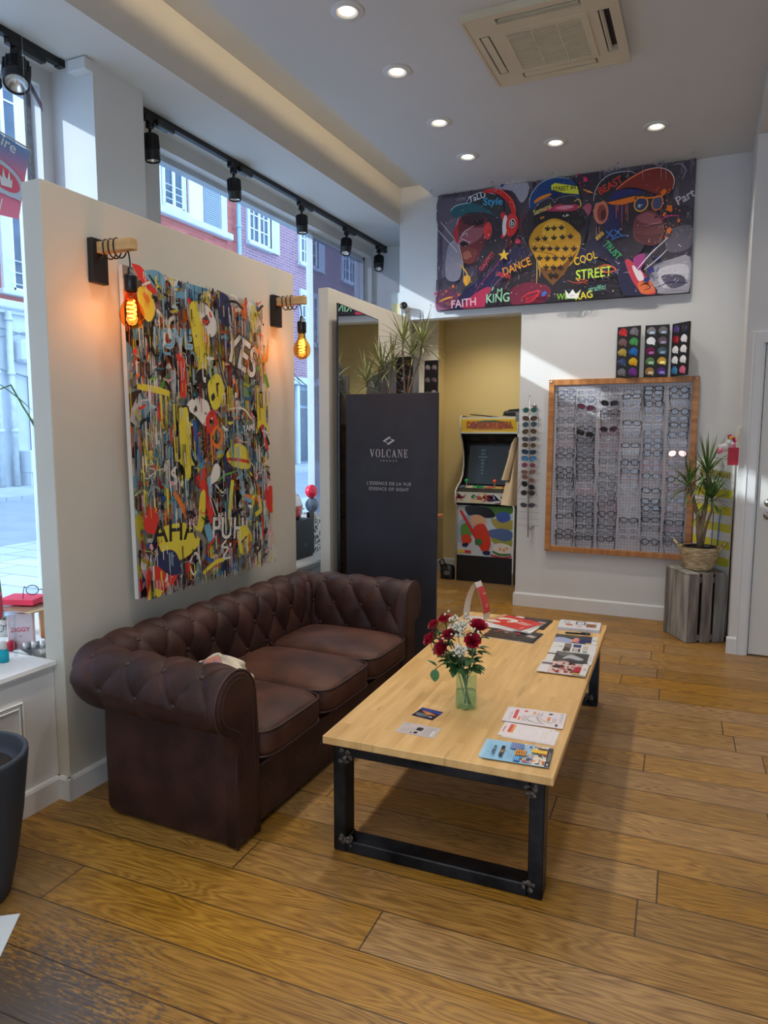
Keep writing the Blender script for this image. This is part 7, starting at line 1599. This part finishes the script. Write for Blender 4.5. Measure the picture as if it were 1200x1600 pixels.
b.add([Vector((-2.983, 2.335+y, 2.66+z)) for y, z in ((0,0),(.055,.003),(.06,.045),(.050,.03),(.045,.075),(.034,.035),(.022,.045),(.014,.08),(.006,.035),(-.01,.05))], [tuple(range(10))])
b.build('crown_emblem', mat('banner_white', (232,238,244), .7), bn)
b = MB(); b.tube([(-3.0, 1.90, 2.968), (-3.0, 2.515, 2.876)], .005, 6); b.tube([(-3.0, 1.92, 2.965), (-3.0, 1.92, ZB)], .001, 4); b.tube([(-3.0, 2.50, 2.879), (-3.0, 2.50, ZB)], .001, 4); b.build('hanging_rod', POT, bn)
hp = thing('hanging_orchid_leaf', 'thin green arching plant shoot hanging in the left window beside the partition', 'plant', (-2.95, 2.3, ZS)); b = MB(); b.tube([(-2.95,2.2,.62),(-2.95,2.16,1.2),(-2.95,2.2,1.72),(-2.95,2.30,1.76),(-2.95,2.36,1.66),(-2.93,2.44,1.52)], .004, 6); b.leaf((-2.95,2.24,1.76), (0,1,-.6), .22, .014, .3); b.leaf((-2.95,2.36,1.66), (0,.6,-1), .16, .012, .2); b.build('shoot', LEAFG, hp)
b = MB(); b.ball((-2.93,2.45,1.50), .012,.012,.03); b.tube([(-2.94,2.40,1.60),(-2.93,2.44,1.65),(-2.93,2.47,1.66)], .003, 5); b.build('bud', mat('pale_bud', (222,190,160), .6), hp); b = MB(); b.lathe([(0,0),(.04,0),(.05,.08),(.045,.08)], (-2.95,2.2,ZS), 20); b.build('pot', POT, hp)
# goods in the gap between the partitions
bxl = thing('black_display_box', 'matt black display box on the window ledge between the two partitions', 'box', (-2.85, 4.55, ZS)); b = MB(); b.bbox(-3.04, -2.725, 4.20, 4.66, ZS, .892, .003); b.build('carton', mat('matt_black_card', (44,50,56), .6), bxl); b = MB(); write(b, '|||||', (-2.7242, 4.55, .70), (0,1,0), (0,0,1), .03); b.build('lettering', mat('grey_ink', (120,126,130), .6), bxl)
he = thing('ski_helmet', 'white and red ski helmet with dark vent resting on the black display box', 'helmet', (-2.87, 4.50, .894)); hc = Vector((-2.87, 4.50, .985))
def dome(b, z0, z1, rx, ry, rz, lift=1.0, n=40, m=12):
    rows = []
    for j in range(m+1):
        z = z0+(z1-z0)*j/m; q = math.sqrt(max(0, 1-(z/rz)**2)); rows.append([hc+Vector((rx*q*math.cos(2*PI*k/n)*lift, ry*q*math.sin(2*PI*k/n)*lift, z)) for k in range(n)])
    b.grid(rows, closed=True)
b = MB(); dome(b, .0, .1365, .118, .150, .137, 1.0); b.build('white_shell', mat('helmet_white', (232,232,230), .2, coat=.5), he)
b = MB(); dome(b, -.070, .012, .119, .152, .16, 1.012); b.build('red_shell', mat('helmet_red', (196,30,34), .2, coat=.5), he); b = MB(); dome(b, -.091, -.066, .116, .148, .16, 1.0); b.build('black_rim', BLACKP, he)
for (y, z) in ((4.45, 1.085), (4.52, 1.085), (4.41, 1.06)): b = MB(); b.bbox(-.004, .004, -.035, .035, -.004, .004, .003, Matrix.Translation((-2.785, y, z-.022)) @ Matrix.Rotation(.35, 4, 'X')); b.build('vent', BLACKP, he)
b = MB(); b.bbox(-2.757, -2.748, 4.53, 4.58, .965, .978, .003); b.build('white_clip', POT, he)
lp_ = thing('leopard_print_box', 'upright black and white animal-print box beside the helmet', 'box', (-2.90, 4.90, ZS)); b = MB(); b.bbox(-3.0, -2.80, 4.78, 4.98, ZS, .895, .002)
def leopard():
    m = bpy.data.materials.new('animal_print'); m.use_nodes = True; nt = m.node_tree; v = nd(nt, 'ShaderNodeTexVoronoi'); v.inputs['Scale'].default_value = 42; r_ = nd(nt, 'ShaderNodeValToRGB'); r_.color_ramp.interpolation = 'CONSTANT'; r_.color_ramp.elements[0].color = (.02,.02,.02,1); r_.color_ramp.elements[1].position = .42; r_.color_ramp.elements[1].color = (.62,.6,.56,1); tc = nd(nt, 'ShaderNodeTexCoord'); nt.links.new(tc.outputs['Object'], v.inputs['Vector']); nt.links.new(v.outputs['Distance'], r_.inputs[0]); nt.links.new(r_.outputs[0], nt.nodes['Principled BSDF'].inputs['Base Color']); return m
b.build('carton', leopard(), lp_)
b = MB(); b.bbox(-2.80, -2.775, 4.69, 4.77, ZS, .93, .004); b.build('black_strip', BLACKP, label='narrow black upright strip between the black box and the animal-print box', cat='display strip')
for c, r_, rgb, l in (((-2.86,4.87,1.075), .055, (226,30,62), 'red balloon floating above the grey one by the far partition'), ((-2.86,4.88,.965), .060, (96,110,126), 'grey balloon resting on the animal-print box')):
    t = thing('balloon', l, 'balloon', c); b = MB(); b.ball(c, r_*.92, r_*.92, r_, 24, 18); b.build('skin', mat('balloon_%d' % rgb[0], rgb, .2, coat=.4), t); b = MB(); b.lathe([(.001,-r_-.002),(.006,-r_-.010)], c, 10); b.build('knot', MATS['balloon_%d' % rgb[0]], t)
b = MB(); b.ball((-3.02, 4.78, 1.0), .07, .09, .075, 18, 12); b.ball((-3.04, 4.72, 1.05), .05, .05, .05, 12, 8); b.build('white_cushion', mat('white_fluff', (226,228,230), .95, bump=.5, bscale=90), label='fluffy white bundle behind the helmet and balloons', cat='decoration')
# dark planter at the left edge and things on the floor there
pc = (-2.165, 1.425); pt_ = thing('tall_planter', 'tall tapered anthracite planter pot at the left photo edge', 'planter', (pc[0], pc[1], 0)); b = MB(); b.lathe([(0,.004),(.118,.004),(.126,.012),(.150,.12),(.176,.28),(.196,.45),(.200,.485),(.199,.497),(.190,.500),(.182,.494),(.176,.46),(.150,.44),(0,.43)], (pc[0], pc[1], 0), 56); b.build('pot', mat('anthracite_plastic', (48,56,66), .6, var=.12, vscale=3, bump=.08, bscale=90), pt_)
b = MB(); b.lathe([(.170,.441),(.1,.447),(0,.448)], (pc[0], pc[1], 0), 32); b.build('soil', mat('soil', (40,30,24), .95), pt_)
b = MB(); b.bbox(-.105, .105, -.148, .148, .0006, .0016, .0003, Matrix.Translation((-1.945, 1.262, 0)) @ Matrix.Rotation(.62, 4, 'Z')); b.build('paper_sheet', mat('bluish_paper', (214,226,236), .6), label='pale blue-white sheet of paper on the floor at the left photo edge', cat='paper')
